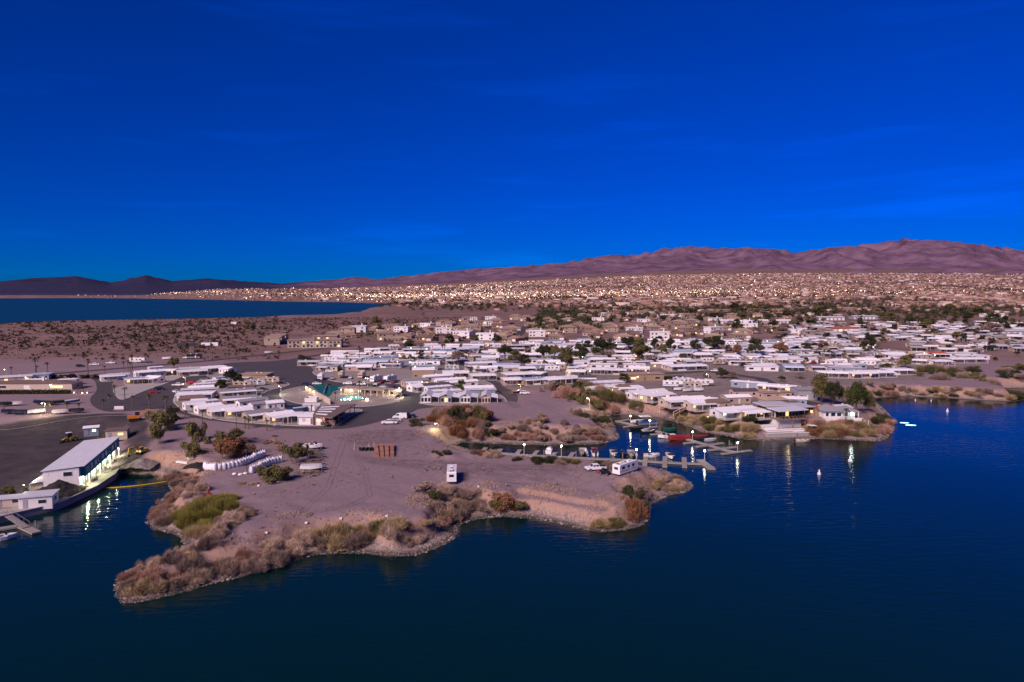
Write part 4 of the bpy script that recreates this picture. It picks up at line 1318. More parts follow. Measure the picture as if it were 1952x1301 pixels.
def shed(px, z, L, W, h, rz, wall, roof, label, name='shed', cat='shed', lit=None):
    x, y = G(px[0], px[1], z)
    p = Proto()
    p.part('wall', MB().box(-L / 2, L / 2, 0, W, -.6, h), 'wall_' + wall)
    p.part('roof', MB().box(-L / 2 - .3, L / 2 + .3, -.35, W + .3, h + .01, h + .2), 'roof_' + roof)
    p.part('door', MB().box(-L * .3 - .5, -L * .3 + .5, -.06, -.01, 0, min(2.1, h - .2)), 'wall_grey')
    win(p, L * .2, 0, 1.0, min(1.6, L * .25), .8, 'y', lit)
    win(p, L / 2, W / 2, 1.0, 1.0, .8, 'x')
    o = p.place(name, (x, y, z), rz)
    return tag(o, label, cat)
shed((68, 968), 1.6, 7.0, 5.0, 2.6, .32, 'white', 'silver', 'white flat-roofed quay shed beside the dark gravel heap')
shed((18, 967), 1.6, 7.0, 3.2, 2.0, .30, 'cream', 'silver', 'low cream quay shed at the left edge of the picture')
shed((222, 836), 3.5, 6.5, 5, 2.7, .35, 'cream', 'brown', 'brown-roofed cream hut behind the boathouse, its wall lit', 'hut', 'hut', 'lit_warm')
shed((174, 829), 4.0, 4.4, 4, 2.3, .5, 'bluegrey', 'white', 'small white-roofed grey hut at the edge of the dark lot', 'hut', 'hut', 'lit_cool')
# gravel heap
def heap(u, v, z, r, h, mat, label, name='gravel_heap'):
    x, y = G(u, v, z)
    n = 40; V = []; F = []
    for j in range(n):
        for i in range(n):
            a, b = (i / (n - 1) * 2 - 1) * r, (j / (n - 1) * 2 - 1) * r
            d = math.hypot(a, b) / r
            V.append((a, b, max(-.6, h * (1 - d) * 1.05 + .35 * (float(fbm(np.array(a * 1.1 + u), np.array(b * 1.1), 3, 7)) - .5) * h)))
    idx = np.arange(n * n).reshape(n, n)
    F = np.stack((idx[:-1, :-1], idx[:-1, 1:], idx[1:, 1:], idx[1:, :-1]), -1).reshape(-1, 4)
    return tag(add(name, np_mesh(name, V, F, mat, True), None, (x, y, z)), label, 'heap')
pmat('rubble', (0.026, 0.023, 0.024), var=.5, scale=2.2, bump=1.0, bscale=3, rough=.95)
pmat('rubble_grey', (0.20, 0.18, 0.17), var=.5, scale=1.6, bump=1.0, bscale=2.5, rough=.95)
heap(112, 938, 1.6, 6.5, 3.0, 'rubble', 'dark conical heap of gravel in front of the boathouse gable')
heap(270, 884, 2.0, 5.0, 1.5, 'rubble_grey', 'grey rubble heap at the head of the basin', 'rubble_heap')
heap(375, 888, 5.0, 3.0, 1.0, 'rubble', 'small heap of rocks at the left end of the white bags', 'rock_heap')
# floating dock with gangway, lower left
def floating_dock(pts, width, z, label, name='floating_dock', fingers=(), piles=(), fw=1.3):
    P = [G(u, v, z) for u, v in pts]
    p = Proto()
    for a, b in zip(P, P[1:]):
        L = math.hypot(b[0] - a[0], b[1] - a[1]); n = max(1, round(L / 6))
        for i in range(n):                           # separate floats, 6 cm gaps
            t0, t1 = i / n, (i + 1) / n - .06 / L
            p.part('walkway', MB().bar((a[0] + (b[0] - a[0]) * t0, a[1] + (b[1] - a[1]) * t0, z - .2), (a[0] + (b[0] - a[0]) * t1, a[1] + (b[1] - a[1]) * t1, z - .2), width, .4), 'dock')
    for (c, d) in fingers:
        c, d = G(*c, z), G(*d, z)
        p.part('finger_pier', MB().bar((c[0], c[1], z - .19), (d[0], d[1], z - .19), fw, .36), 'dock')
    for c in piles:
        c = G(*c, z)
        p.part('pile', MB().tube((c[0], c[1], -2), (c[0], c[1], 1.9), .14, .14, 7), 'dock')
    o = p.place(name, (0, 0, 0))
    return tag(o, label, 'dock')
floating_dock([(-60, 1016), (-10, 1009), (40, 1001), (70, 1015)], 1.9, .5, 'white floating dock at the left edge of the basin', piles=[(68, 1004), (-5, 1018)])
a, b = G(6, 978, 1.5), G(50, 1006, .6)
gw = Proto(); gw.part('ramp', MB().bar((a[0], a[1], 1.62), (b[0], b[1], .62), 1.5, .12), 'dock')
dd = Vector((b[0] - a[0], b[1] - a[1], 0)).normalized(); nn = Vector((-dd.y, dd.x, 0)) * .75
for s in (-1, 1):
    gw.part('handrail', MB().bar((a[0] + s * nn.x, a[1] + s * nn.y, 2.7), (b[0] + s * nn.x, b[1] + s * nn.y, 1.7), .07, .07), 'steel')
    for t in (0.02, .25, .5, .75, .98):
        x, y, zz = a[0] + (b[0] - a[0]) * t + s * nn.x, a[1] + (b[1] - a[1]) * t + s * nn.y, 1.6 - t
        gw.part('rail_post', MB().box(x - .03, x + .03, y - .03, y + .03, zz, zz + 1.1), 'steel')
tag(gw.place('gangway', (0, 0, 0)), 'white gangway with handrails leading down to the left floating dock', 'gangway')
# yellow boom across the basin
m = MB(); a, b = G(186, 931, .1), G(322, 918, .1)
prev = None
for i in range(15):
    t = i / 14; s = 1.6 * math.sin(math.pi * t)
    c = (a[0] + (b[0] - a[0]) * t, a[1] + (b[1] - a[1]) * t - s, .12)
    if prev: m.tube(prev, c, .16, .16, 6, False)
    prev = c
tag(add('float_line', m.mesh('float_line', 'paint_yellow')), 'yellow float line strung across the basin', 'rope')
boat('open', 'white', None, (*G(2, 1030, 0), .1), .6, 'white motor boat', 'cut off by the left edge below the dock')

# ------------------------------------------------------------------ construction machines
def loader(pos, rz, label, paint='paint_yellow'):
    p = Proto()
    p.part('body', MB().side([(-2.6, .8), (-.2, .8), (-.2, 1.7), (-2.5, 1.7)], -.9, .9), paint)
    p.part('front_frame', MB().side([(-.1, .7), (1.6, .7), (1.5, 1.2), (-.1, 1.4)], -.6, .6), paint)
    c = p.part('cab', MB().side([(-.9, 1.72), (.5, 1.45), (.4, 3.0), (-.8, 3.0)], -.7, .7), 'window')
    p.part('cab_roof', MB().box(-1.0, .6, -.8, .8, 3.01, 3.16), 'paint_white', c)
    for x in (-1.7, 1.1):
        for y in (-1.05, 1.05):
            wheel(p, x, y, .75, .5)
    for s in (-1, 1):
        p.part('arm', MB().bar((.3, s * .45, 1.5), (2.6, s * .45, .6), .16, .25), paint)
    p.part('bucket', MB().side([(2.5, .1), (3.6, .08), (3.5, .22), (2.75, .35), (2.7, 1.0), (2.5, 1.0)], -1.3, 1.3), 'dark_steel')
    return tag(p.place('wheel_loader', tuple(pos), rz), label, 'loader')
def excavator(pos, rz, label, paint='paint_orange', s=1.0):
    p = Proto()
    for y in (-1.0, 1.0):
        t = p.part('track', MB().side([(-1.8, .15), (-1.4, 0), (1.4, 0), (1.8, .15), (1.8, .6), (1.4, .8), (-1.4, .8), (-1.8, .6)], y - .3, y + .3), 'rubber')
    p.part('undercarriage', MB().box(-1.0, 1.0, -.68, .68, .45, 1.0), 'dark_steel')
    p.part('house', MB().side([(-2.2, 1.05), (1.3, 1.05), (1.3, 1.7), (-.3, 1.9), (-2.2, 2.0)], -1.2, 1.2), paint)
    c = p.part('cab', MB().side([(.0, 1.72), (1.35, 1.72), (1.25, 2.9), (.0, 2.95)], .2, 1.15), 'window')
    p.part('cab_roof', MB().box(-.05, 1.3, .15, 1.2, 2.96, 3.06), paint, c)
    p.part('boom', MB().bar((1.2, -.2, 1.6), (3.4, -.2, 3.6), .35, .45).bar((3.35, -.2, 3.58), (5.4, -.2, 3.3), .32, .38), paint)
    p.part('stick', MB().bar((5.3, -.2, 3.45), (5.9, -.2, 1.2), .26, .30), paint)
    p.part('bucket', MB().side([(5.6, 1.1), (6.2, 1.2), (6.3, .5), (5.8, .2), (5.4, .5)], -.6, .2), 'dark_steel')
    return tag(p.place('excavator', tuple(pos), rz, s), label, 'excavator')
loader(hit(131, 842), -2.2, 'yellow wheel loader with white cab parked on the dark lot')
excavator(hit(258, 803), .45, 'orange excavator with raised arm beside the road', 'paint_orange', 1.15)
excavator(hit(270, 866), -1.9, 'small yellow excavator on the ramp at the head of the basin', 'paint_yellow', .8)

# ------------------------------------------------------------------ white bulk bags
BAG = []
for k in range(4):
    r = random.Random(k + 60); m = MB(); n = 10; rows = []
    for j, (zz, rr) in enumerate(((0, .44), (.12, .55), (.5, .60), (.95, .56), (1.15, .44), (1.25, .16))):
        rows.append([(rr * (1 + .08 * r.uniform(-1, 1)) * math.copysign(abs(math.cos(t)) ** .7, math.cos(t)), rr * (1 + .08 * r.uniform(-1, 1)) * math.copysign(abs(math.sin(t)) ** .7, math.sin(t)), zz + .05 * r.uniform(-1, 1)) for t in [2 * math.pi * i / n for i in range(n)]])
    for row in rows: m.v += row
    for j in range(5):
        for i in range(n):
            m.f.append((j * n + i, j * n + (i + 1) % n, (j + 1) * n + (i + 1) % n, (j + 1) * n + i))
    m.f.append(tuple(5 * n + i for i in range(n)))
    p = Proto(); p.part('sack', m, 'bag', None, True)
    for s in (-1, 1):
        p.part('lifting_strap', MB().bar((-.35 * s, -.35, 1.08), (-.30 * s, 0, 1.5), .07, .03).bar((-.30 * s, 0, 1.5), (-.35 * s, .35, 1.08), .07, .03), 'bag')
    BAG.append(p)
def bag_row(pts, n, zone, two=False):
    P = [hit(u, v) for u, v in pts]
    seg = [0]
    for a, b in zip(P, P[1:]): seg.append(seg[-1] + (b - a).length)
    for i in range(n):
        d = seg[-1] * i / (n - 1)
        k = max(j for j in range(len(seg) - 1) if seg[j] <= d + 1e-6)
        t = (d - seg[k]) / (seg[k + 1] - seg[k]); q = P[k].lerp(P[k + 1], t)
        o = random.choice(BAG).place('bulk_bag', (q.x, q.y, H(q.x, q.y) - .05), random.uniform(0, 6.28), (random.uniform(.98, 1.12), random.uniform(.98, 1.12), random.uniform(1.35, 1.7)))
        enroll(o, 'white bulk bag', zone, 'bag', 'white bulk bags')
bag_row([(392, 895), (410, 897), (430, 895), (455, 889), (480, 880), (503, 870)], 22, 'in the upper curved row')
bag_row([(480, 903), (495, 895), (513, 887), (535, 881)], 12, 'in the lower row by the ramp')
for i, (u, v) in enumerate(((447, 905), (458, 906), (468, 904))):
    q = hit(u, v); o = BAG[i].place('bulk_bag', tuple(q), i, (1.0, 1.0, .35)); enroll(o, 'collapsed white bulk bag', 'beside the lower row of bags', 'bag', 'white bulk bags')

# ------------------------------------------------------------------ yard: pallets, pipes, boat trailers
for i in range(4):
    a, b = G(719 + 9.5 * i, 872, 5), G(716 + 9.5 * i + i * .8, 851, 5)
    d = Vector((b[0] - a[0], b[1] - a[1])); L = d.length; ang = math.atan2(d.y, d.x)
    p = Proto(); n = 7
    for k in range(n):
        x0 = k * L / n; top = 1.0 + .35 * random.random()
        p.part('pallet', MB().box(x0, x0 + L / n - .25, -.6, .6, .02, .16), 'wood')
        nl = int((top - .2) / .3)
        for j in range(nl):
            p.part('timber_layer', MB().box(x0 + .03 * (j % 2), x0 + L / n - .28, -.58, .58, .19 + j * .3, .19 + j * .3 + .25), 'timber_red')
    o = p.place('timber_stack', (a[0], a[1], H(*a)), ang)
    enroll(o, 'long reddish stack of timber on pallets', 'on the gravel yard', 'stack', 'timber stacks')
for i in range(8):
    q = hit(686 + i * 3.8, 859 + (i % 2))
    p = Proto(); p.part('barrel', MB().tube((0, 0, 0), (0, 0, .95), .33, .33, 10), 'dark_steel'); p.part('lid', MB().tube((0, 0, .955), (0, 0, 1.0), .30, .30, 10), 'charcoal' if False else 'rubber')
    enroll(p.place('barrel', tuple(q), 0), 'black barrel', 'beside the timber stacks', 'barrel', 'barrels')
for i, (u, v, h) in enumerate(((675, 858, 2.2), (702, 856, 1.6), (713, 855, 1.9))):
    q = hit(u, v); p = Proto()
    p.part('post', MB().tube((0, 0, -.2), (.1, 0, h), .06, .05, 6), 'trim'); p.part('foot', MB().tube((0, 0, -.1), (0, 0, .12), .2, .16, 8), 'concrete')
    enroll(p.place('marker_post', tuple(q), i), 'pale marker post', 'beside the timber stacks', 'post', 'marker posts')
TR = Proto()
for s in (-1, 1):
    TR.part('side_rail', MB().bar((-2.6, s * .85, .55), (1.4, s * .85, .55), .10, .14).bar((1.38, s * .85, .55), (3.0, s * .05, .5), .10, .14), 'dark_steel')
    TR.part('bunk', MB().bar((-2.4, s * .45, .75), (1.6, s * .45, .75), .12, .10), 'wood')
for x in (-2.5, -.8, 1.2):
    TR.part('cross_member', MB().box(x - .06, x + .06, -.79, .79, .48, .60), 'steel')
for y in (-1.0, 1.0):
    for x in (-1.5, -.75):
        wheel(TR, x, y, .33, .2)
    TR.part('mudguard', MB().box(-1.95, -.3, y - .14, y + .14, .70, .75), 'steel')
TR.part('winch_post', MB().box(2.3, 2.42, -.06, .06, .5, 1.4), 'steel')
for i, (u, v) in enumerate(((601, 856), (597, 862), (600, 868), (603, 874), (598, 881), (600, 888), (602, 895), (597, 903))):
    q = hit(u, v)
    o = TR.place('boat_trailer', tuple(q), random.uniform(-.12, .15)); enroll(o, 'empty black boat trailer', ['at the back of the trailer row', 'second from the back in the trailer row', 'third from the back in the trailer row', 'fourth from the back in the trailer row', 'fourth from the front in the trailer row', 'third from the front in the trailer row', 'second from the front in the trailer row', 'nearest the camera in the trailer row'][i], 'trailer', 'boat trailers')
boat('covered', 'white', 'silver', hit(594, 899) + Vector((0, 0, .9)), 0, 'silver covered boat', 'on a trailer at the near end of the trailer row', 'boats on trailers')
boat('open', 'white', None, hit(597, 858) + Vector((0, 0, .9)), 0, 'small white boat', 'on a trailer at the far end of the trailer row', 'boats on trailers')
# driftwood, boards and the red flag
q = hit(348, 884); tag(add('board', MB().bar((-1.9, .5, .5), (1.9, -.6, .35), 1.0, .5).mesh('board', 'wall_white'), None, tuple(q)), 'long white plank box lying beside the head of the bags', 'plank')
q = hit(363, 879); p = Proto(); p.part('panel', MB().box(-.9, .9, -.04, .04, .5, 1.7), 'wall_white'); p.part('leg', MB().box(-.7, -.6, -.03, .03, -.2, .5), 'wood'); p.part('leg', MB().box(.6, .7, -.03, .03, -.2, .5), 'wood')
tag(p.place('sign_board', tuple(q), .2), 'blank white sign panel above the white plank', 'sign')
q = hit(398, 950); p = Proto(); p.part('flag_cone', MB().tube((0, 0, 0), (0, 0, 2.2), .8, .04, 5), 'paint_red'); p.part('mast', MB().tube((0, 0, 2.15), (0, 0, 3.0), .04, .03, 5), 'pole_paint')
tag(p.place('marker_cone', tuple(q), .3), 'tall red marker cone above the yellow-green reeds', 'marker')
q = hit(906, 972); p = Proto()
p.part('frame', MB().bar((-.7, 0, .3), (.7, 0, .9), .1, .1).bar((-.7, 0, .9), (.7, 0, .3), .1, .1).tube((-.6, .1, .38), (-.6, -.1, .38), .38, .38, 10).tube((.6, .1, .38), (.6, -.1, .38), .38, .38, 10), 'paint_white')
p.part('bundle', MB().ball((0, .1, .9), .4, 8, 5, .8), 'paint_silver')
tag(p.place('shore_cart', tuple(q), .5), 'small white cart left on the sandy beach', 'cart')
for i, (u, v) in enumerate(((493, 927), (530, 920), (508, 1017), (584, 998), (737, 985), (650, 990), (912, 929))):
    q = hit(u, v); m = MB().prism([(-.28, -.2), (.25, -.24), (.32, .15), (-.1, .28), (-.3, .1)], 0, .3)
    o = add('boulder', m.mesh('boulder', 'bag'), None, tuple(q)); enroll(o, 'small white stone', 'on the open gravel', 'stone', 'white stones')

# tyre tracks worn into the gravel
for i, pts in enumerate(([(700, 830), (800, 855), (900, 880), (1000, 893), (1090, 897)], [(655, 825), (640, 870), (620, 930), (575, 970), (530, 990)], [(690, 822), (720, 870), (800, 900), (845, 925)], [(620, 890), (700, 925), (790, 950)], [(900, 882), (1000, 905), (1080, 922), (1150, 935)],
                         [(655, 830), (690, 900), (700, 945), (660, 965), (600, 975)], [(800, 880), (860, 905), (940, 915), (1030, 915)], [(1010, 765), (1060, 782), (1110, 790)], [(990, 755), (1030, 775), (1080, 800)])):
    for s_ in (0, 1):
        q = [(u + s_ * 9, v + s_ * 1.2) for u, v in pts]
        strip('tyre_track', q, .40, 'dark_sand', 0.035, 5.0, 26)

# ------------------------------------------------------------------ docks in the two coves
floating_dock([(932, 859), (950, 863), (999, 867), (1073, 871), (1135, 874), (1196, 876.5), (1266, 881), (1340, 884)], 1.5, .5, 'long pale dock running along the near cove behind the trailer',
              fingers=[((992, 857), (979, 872)), ((1025, 859), (1010, 875)), ((1059, 862), (1046, 876)), ((1093, 862), (1083, 876)), ((1232, 869), (1229, 886)), ((1268, 870), (1267, 889.5)), ((1304, 872), (1305, 890.5)), ((955, 855.6), (947, 867)), ((926, 853), (920, 861))],
              piles=[(1037, 866), (1098, 868), (1170, 870), (1187, 871), (1250, 877), (1323, 880)], fw=1.5)
x, y = G(1344, 884, .5); p = Proto(); p.part('deck', MB().box(-1.2, 1.2, -6, 5, .06, .52), 'dock'); p.part('bollard', MB().tube((.9, -5, .52), (.9, -5, 1.0), .12, .12, 8), 'steel')
tag(p.place('square_dock', (x, y, 0), .06), 'lamp-lit square platform at the outer end of the near dock', 'dock')
floating_dock([(1175, 802), (1207.6, 810), (1229, 816.6), (1261, 824), (1300, 834), (1329.5, 842.6), (1354.6, 849), (1380, 857), (1400, 861)], 1.6, .5, 'pale dock with long fingers in the far cove below the bluff homes',
              fingers=[((1177, 803), (1199, 799.6)), ((1189, 813.4), (1208, 811.6)), ((1229, 816), (1252, 813)), ((1240, 828), (1267, 826.5)), ((1304, 845), (1331, 842)), ((1328, 851.6), (1379, 844)), ((1351, 858), (1403, 851.6)), ((1376, 865), (1432, 858))],
              piles=[(1199, 798), (1252, 811), (1390, 847), (1403, 849)], fw=1.4)
a, b = G(1160, 793, 3.0), G(1178, 800, .6)
gw = Proto(); gw.part('ramp', MB().bar((a[0], a[1], 3.0), (b[0], b[1], .6), 1.4, .15), 'dock'); gw.part('handrail', MB().bar((a[0], a[1] - .7, 4.0), (b[0], b[1] - .7, 1.6), .08, .08), 'steel'); gw.part('handrail', MB().bar((a[0], a[1] + .7, 4.0), (b[0], b[1] + .7, 1.6), .08, .08), 'steel')
tag(gw.place('gangway', (0, 0, 0)), 'steel gangway at the inner end of the far cove dock', 'gangway')
N1 = 'on the near cove dock'; N2 = 'on the far cove dock'
up = math.pi / 2
boat('sail', 'white', None, (*G(1047, 862, 0), .1), up * .9, 'white sailing boat with a bare mast', N1)
boat('pontoon', 'silver', None, (*G(1112, 864, 0), .1), up, 'silver pontoon boat without canopy', N1)
boat('open', 'white', 'maroon', (*G(1133, 866, 0), .1), up, 'white motor boat with maroon canopy', N1)
boat('open', 'white', 'navy', (*G(1170, 867, 0), .1), -up, 'white motor boat with navy canopy', N1)
boat('covered', 'black', 'black', (*G(1187, 868, 0), .1), up, 'black covered motor boat', N1)
boat('pontoon', 'silver', 'navy', (*G(1205, 868, 0), .1), up, 'pontoon boat with navy canopy', N1)
boat('open', 'white', None, (*G(1242, 871.5, 0), .1), .25, 'open white motor boat', N1)
boat('open', 'white', 'navy', (*G(1278, 872.5, 0), .1), -up, 'white motor boat with dark canopy moored outermost', N1)
boat('pontoon', 'blue', 'white', (*G(1234, 808.5, 0), .1), .25, 'blue pontoon boat with white canopy', N2, scale=1.3)
boat('pontoon', 'white', None, (*G(1215, 806.5, 0), .1), .25, 'white pontoon boat without canopy', N2)
boat('covered', 'black', 'charcoal', (*G(1216, 819, 0), .1), .2, 'charcoal covered motor boat', N2)
boat('open', 'navy', 'black', (*G(1236, 825, 0), .1), .2, 'navy motor boat with black canopy', N2)
boat('covered', 'green', 'green', (*G(1277, 822, 0), .1), .2, 'dark green covered motor boat', N2)
boat('open', 'white', None, (*G(1271, 835, 0), .1), .2 + math.pi, 'open white motor boat', N2, scale=1.2)
boat('covered', 'maroon', 'maroon', (*G(1294, 839, 0), .1), .2 + math.pi, 'maroon covered motor boat', N2, scale=1.45)
boat('covered', 'charcoal', 'red', (*G(1336, 836, 0), .1), .15, 'charcoal motor boat with red cover', N2, scale=1.0)
boat('covered', 'silver', 'silver', (*G(1354, 841, 0), .1), .15, 'small grey covered motor boat', N2, scale=.8)
boat('open', 'tan', None, (*G(1530, 843, 0), .1), .05, 'tan boat with an orange engine', 'drifting just off the beach below the modern house', scale=.9)
for i, (u, v) in enumerate(((1561.5, 905), (1620, 880), (1806, 785), (1745, 764), (1775, 765))):
    p = Proto(); k = 1.0 if i < 3 else .6
    p.part('float', MB().tube((0, 0, -.4), (0, 0, .55), .55, .5, 10), 'paint_white'); p.part('top', MB().tube((0, 0, .555), (0, 0, 1.5), .28, .16, 8), 'paint_white')
    enroll(p.place('buoy', (*G(u, v, 0), 0), 0, k), 'white mooring buoy', 'floating on the open water', 'buoy', 'buoys')

# ------------------------------------------------------------------ lamp posts
ZD = 'on the near cove dock'; ZF = 'on the far cove dock'
for u, v, t in ((999, 867, 847), (1070, 870.5, 850), (1213, 877, 857), (1343, 876, 863)):
    x, y = G(u, v, .5); h = max(2.4, (v - t) / FOCAL * y - .35)
    lamp((x, y, .5), h, 'globe', 'bulb_cool', 420, 'lit globe dock lamp', ZD)
for u, v, t in ((1202, 808, 793), (1238.5, 820, 801), (1320, 839, 823), (1406, 861, 844)):
    x, y = G(u, v, .5); h = (v - t) / FOCAL * y - .35
    lamp((x, y, .5), h, 'globe', 'bulb_cool', 420, 'lit globe dock lamp', ZF)
WARM = (1.0, .70, .30)
for u, v, t, bulb, pw, c, d, z in ((835, 832, 808, 'bulb_cool', 420, (1, .92, .5), 'tall lit street lamp', 'on the gravel point above the near dock'),
                                  (1123.5, 782, 759, 'bulb_cool', 600, (1, .92, .5), 'tall lit street lamp', 'on the middle peninsula beside the far cove'),
                                  (992.5, 748, 733, 'bulb_orange', 700, (1, .50, .2), 'orange street lamp', 'at the dead end beside the four cottages'),
                                  (701, 738, 721, 'bulb_cool', 300, (1, .95, .8), 'white street lamp', 'on the club island\'s north kerb'),
                                  (765, 758.5, 740, 'bulb_cool', 900, (1, .95, .6), 'white street lamp', 'at the east tip of the club island'),
                                  (536, 754, 737, 'bulb_cool', 500, (.95, 1, .7), 'white street lamp', 'at the west tip of the club island'),
                                  (354, 733, 720, 'bulb_orange', 700, (1, .50, .2), 'orange street lamp', 'west of the loop of homes'),
                                  (87, 793, 769, 'bulb_cool', 900, (1, .92, .5), 'street lamp with a bright pool of light', 'at the edge of the dark lot'),
                                  (451, 818, 790, None, 0, None, 'unlit dark street lamp', 'on the road south of the loop'),
                                  (471, 905, 864, None, 0, None, 'unlit dark lamp post', 'between the two rows of white bags'),
                                  (52, 955, 925, 'bulb_cool', 60, (1, .95, .8), 'dark lamp post', 'on the quay shed roof corner'),
                                  (1350, 725, 714, 'bulb_cool', 200, (1, .95, .7), 'lit street lamp', 'by the road above the bluff homes'),
                                  (1928, 722, 706, None, 0, None, 'unlit street lamp', 'on the far right shore'),
                                  (13, 716, 705, 'bulb_cool', 0, None, 'pale street lamp', 'behind the big house at far left')):
    q = hit(u, v); h = (v - t) / FOCAL * q.y
    lamp(q, h, 'dark' if bulb is None or u == 52 else 'arm', bulb, pw * 2.2, d, z, c or (1, 1, 1), random.uniform(-.6, .6))
# pole lamp glow on the underside of the pool terrace etc. come from their own builders

# ------------------------------------------------------------------ near vehicles
q = hit(862, 912); o = rv('trailer', (q.x, q.y - 1, q.z), math.atan2(q.y, q.x) - .02, 'white travel trailer seen from behind', 'alone on the near gravel', L=8.5)
q = hit(1192, 902); o = rv('trailer', (q.x, q.y, q.z), .80 , 'white travel trailer with roof units', 'near the point above the dock head', L=8.5)
vehicle('pickup', 'white', hit(1135, 897), math.pi + .25, 'white pickup truck', 'beside the travel trailer on the point')
q = hit(1153, 905); p = Proto()
p.part('body', MB().side([(-1.3, .5), (1.2, .5), (1.4, .9), (.5, 1.1), (-1.2, 1.15)], -.65, .65), 'paint_black'); p.part('roll_cage', MB().bar((-.9, -.6, 1.1), (-.6, -.55, 1.9), .07, .07).bar((-.9, .6, 1.1), (-.6, .55, 1.9), .07, .07).bar((-.6, -.55, 1.9), (.5, -.5, 1.85), .07, .07).bar((-.6, .55, 1.9), (.5, .5, 1.85), .07, .07), 'dark_steel')
for x in (-.9, .95):
    for y in (-.7, .7): wheel(p, x, y, .36, .28)
p.part('seat', MB().box(-.5, .0, -.5, .5, 1.12, 1.5), 'rubber')
tag(p.place('off_road_buggy', tuple(q), -.6), 'black off-road buggy between the pickup and the trailer', 'buggy')
q = hit(1143, 903); p = Proto()
for x in (-.7, .7): wheel(p, x, 0, .33, .12)
p.part('frame', MB().side([(-.8, .6), (.55, .55), (.7, 1.0), (.2, .95), (-.3, .85), (-.9, .9)], -.14, .14), 'paint_red'); p.part('handlebar', MB().bar((.55, -.4, 1.15), (.55, .4, 1.15), .05, .05), 'dark_steel')
tag(p.place('motorcycle', tuple(q), -.3), 'motorcycle standing beside the black buggy', 'motorcycle')
vehicle('pickup', 'white', hit(742, 809), math.pi + .10, 'white pickup truck with red load bed', 'by the road east of the brown canopy')
vehicle('sedan', 'silver', hit(753, 804), math.pi + .15, 'silver car', 'between the white pickup and the van')
vehicle('van', 'white', hit(762, 799), math.pi + .12, 'white van', 'by the road east of the brown canopy')
vehicle('pickup', 'black', hit(778, 796), .1, 'black pickup truck', 'behind the white van')
ZI = 'parked along the club island\'s north side'
for u, v, k, c, r in ((663, 733.5, 'suv', 'white', 3.1), (689, 734.5, 'suv', 'white', 3.1), (715, 736.5, 'sedan', 'black', 2.9), (731, 739.5, 'sedan', 'silver', 2.7), (746, 742, 'suv', 'charcoal', 2.6), (604, 733.5, 'sedan', 'white', .2), (585, 736, 'suv', 'navy', .2)):
    vehicle(k, c, hit(u, v), r, f'{c} {"car" if k == "sedan" else "SUV"}', ZI)
vehicle('pickup', 'white', hit(340, 736.5), .05, 'white pickup truck', 'on the road west of the loop')
vehicle('sedan', 'red', hit(367, 732), .1, 'red car', 'beside the orange street lamp west of the loop')
vehicle('suv', 'charcoal', hit(390, 723), .1, 'charcoal SUV', 'north-west of the loop')
vehicle('suv', 'black', hit(305, 744), .2, 'black SUV', 'on the entrance verge')
vehicle('sedan', 'red', hit(293, 750), .2, 'red car', 'in front of the black SUV on the verge')
vehicle('sedan', 'white', hit(335, 749), 2.4, 'white car with its lights on', 'at the west kerb of the loop')
vehicle('suv', 'white', hit(1000, 752), .1, 'white SUV', 'under the orange lamp at the dead end')
vehicle('pickup', 'black', hit(990, 751.5), .1, 'black pickup truck', 'under the orange lamp at the dead end')
vehicle('pickup', 'white', hit(1363, 709), .05, 'white pickup truck', 'on the road above the bluff homes')
ZR = 'in the camper row behind the club island'
for i, (u, v, k, c, d) in enumerate(((612, 722, 'motorhome', 'white', -1.45), (633, 722, None, 'silver', -1.35), (651, 719, 'fifth', 'tan', -1.5), (668, 721, None, 'white', -1.5), (690, 719, 'motorhome', 'tan', -1.6), (717, 726, 'motorhome', 'white', -1.9), (744, 727, 'fifth', 'white', -2.0), (607, 727, None, 'charcoal', .2))):
    q = hit(u, v + 2)
    if k:
        rv(k, (q.x, q.y, 5.15), d, f'{c} {"motorhome" if k == "motorhome" else "fifth-wheel camper"}', ZR, c, 'blue' if i in (5, 6) else 'tan', 9.0)
    else:
        vehicle('suv' if c != 'white' else 'sedan', c, (q.x, q.y, 5.15), d, f'{c} {"SUV" if c != "white" else "car"}', ZR)
for u, v, c, d in ((728, 731, 'red', 'red'), (752, 731, 'red', 'red'), (735, 729, 'charcoal', 'charcoal')):
    q = hit(u, v); vehicle('sedan', c, (q.x, q.y, 5.15), -2.0, f'{d} car', ZR)
ZW = 'on the desert verge by the long road'
rv('fifth', hit(263, 692), .05, 'white fifth-wheel camper', ZW, L=10)
vehicle('pickup', 'white', hit(181, 697), .2, 'white pickup truck', ZW); vehicle('pickup', 'white', hit(212, 694), .1, 'white pickup truck', ZW); vehicle('suv', 'black', hit(153, 700), .2, 'black SUV', ZW); vehicle('sedan', 'charcoal', hit(283, 692), .1, 'charcoal car', ZW)
rv('motorhome', hit(371, 684), .05, 'black and white motorhome', ZW, 'black', 'white', 10); vehicle('pickup', 'white', hit(357, 684), math.pi, 'white pickup truck towing the motorhome', ZW); boat('covered', 'white', 'white', hit(318, 686) + Vector((0, 0, .6)), .1, 'white covered boat', ZW, 'boats on trailers')
boat('open', 'white', None, hit(512, 674) + Vector((0, 0, .6)), .1, 'white motor boat on a trailer', 'beside the desert road junction', 'boats on trailers')
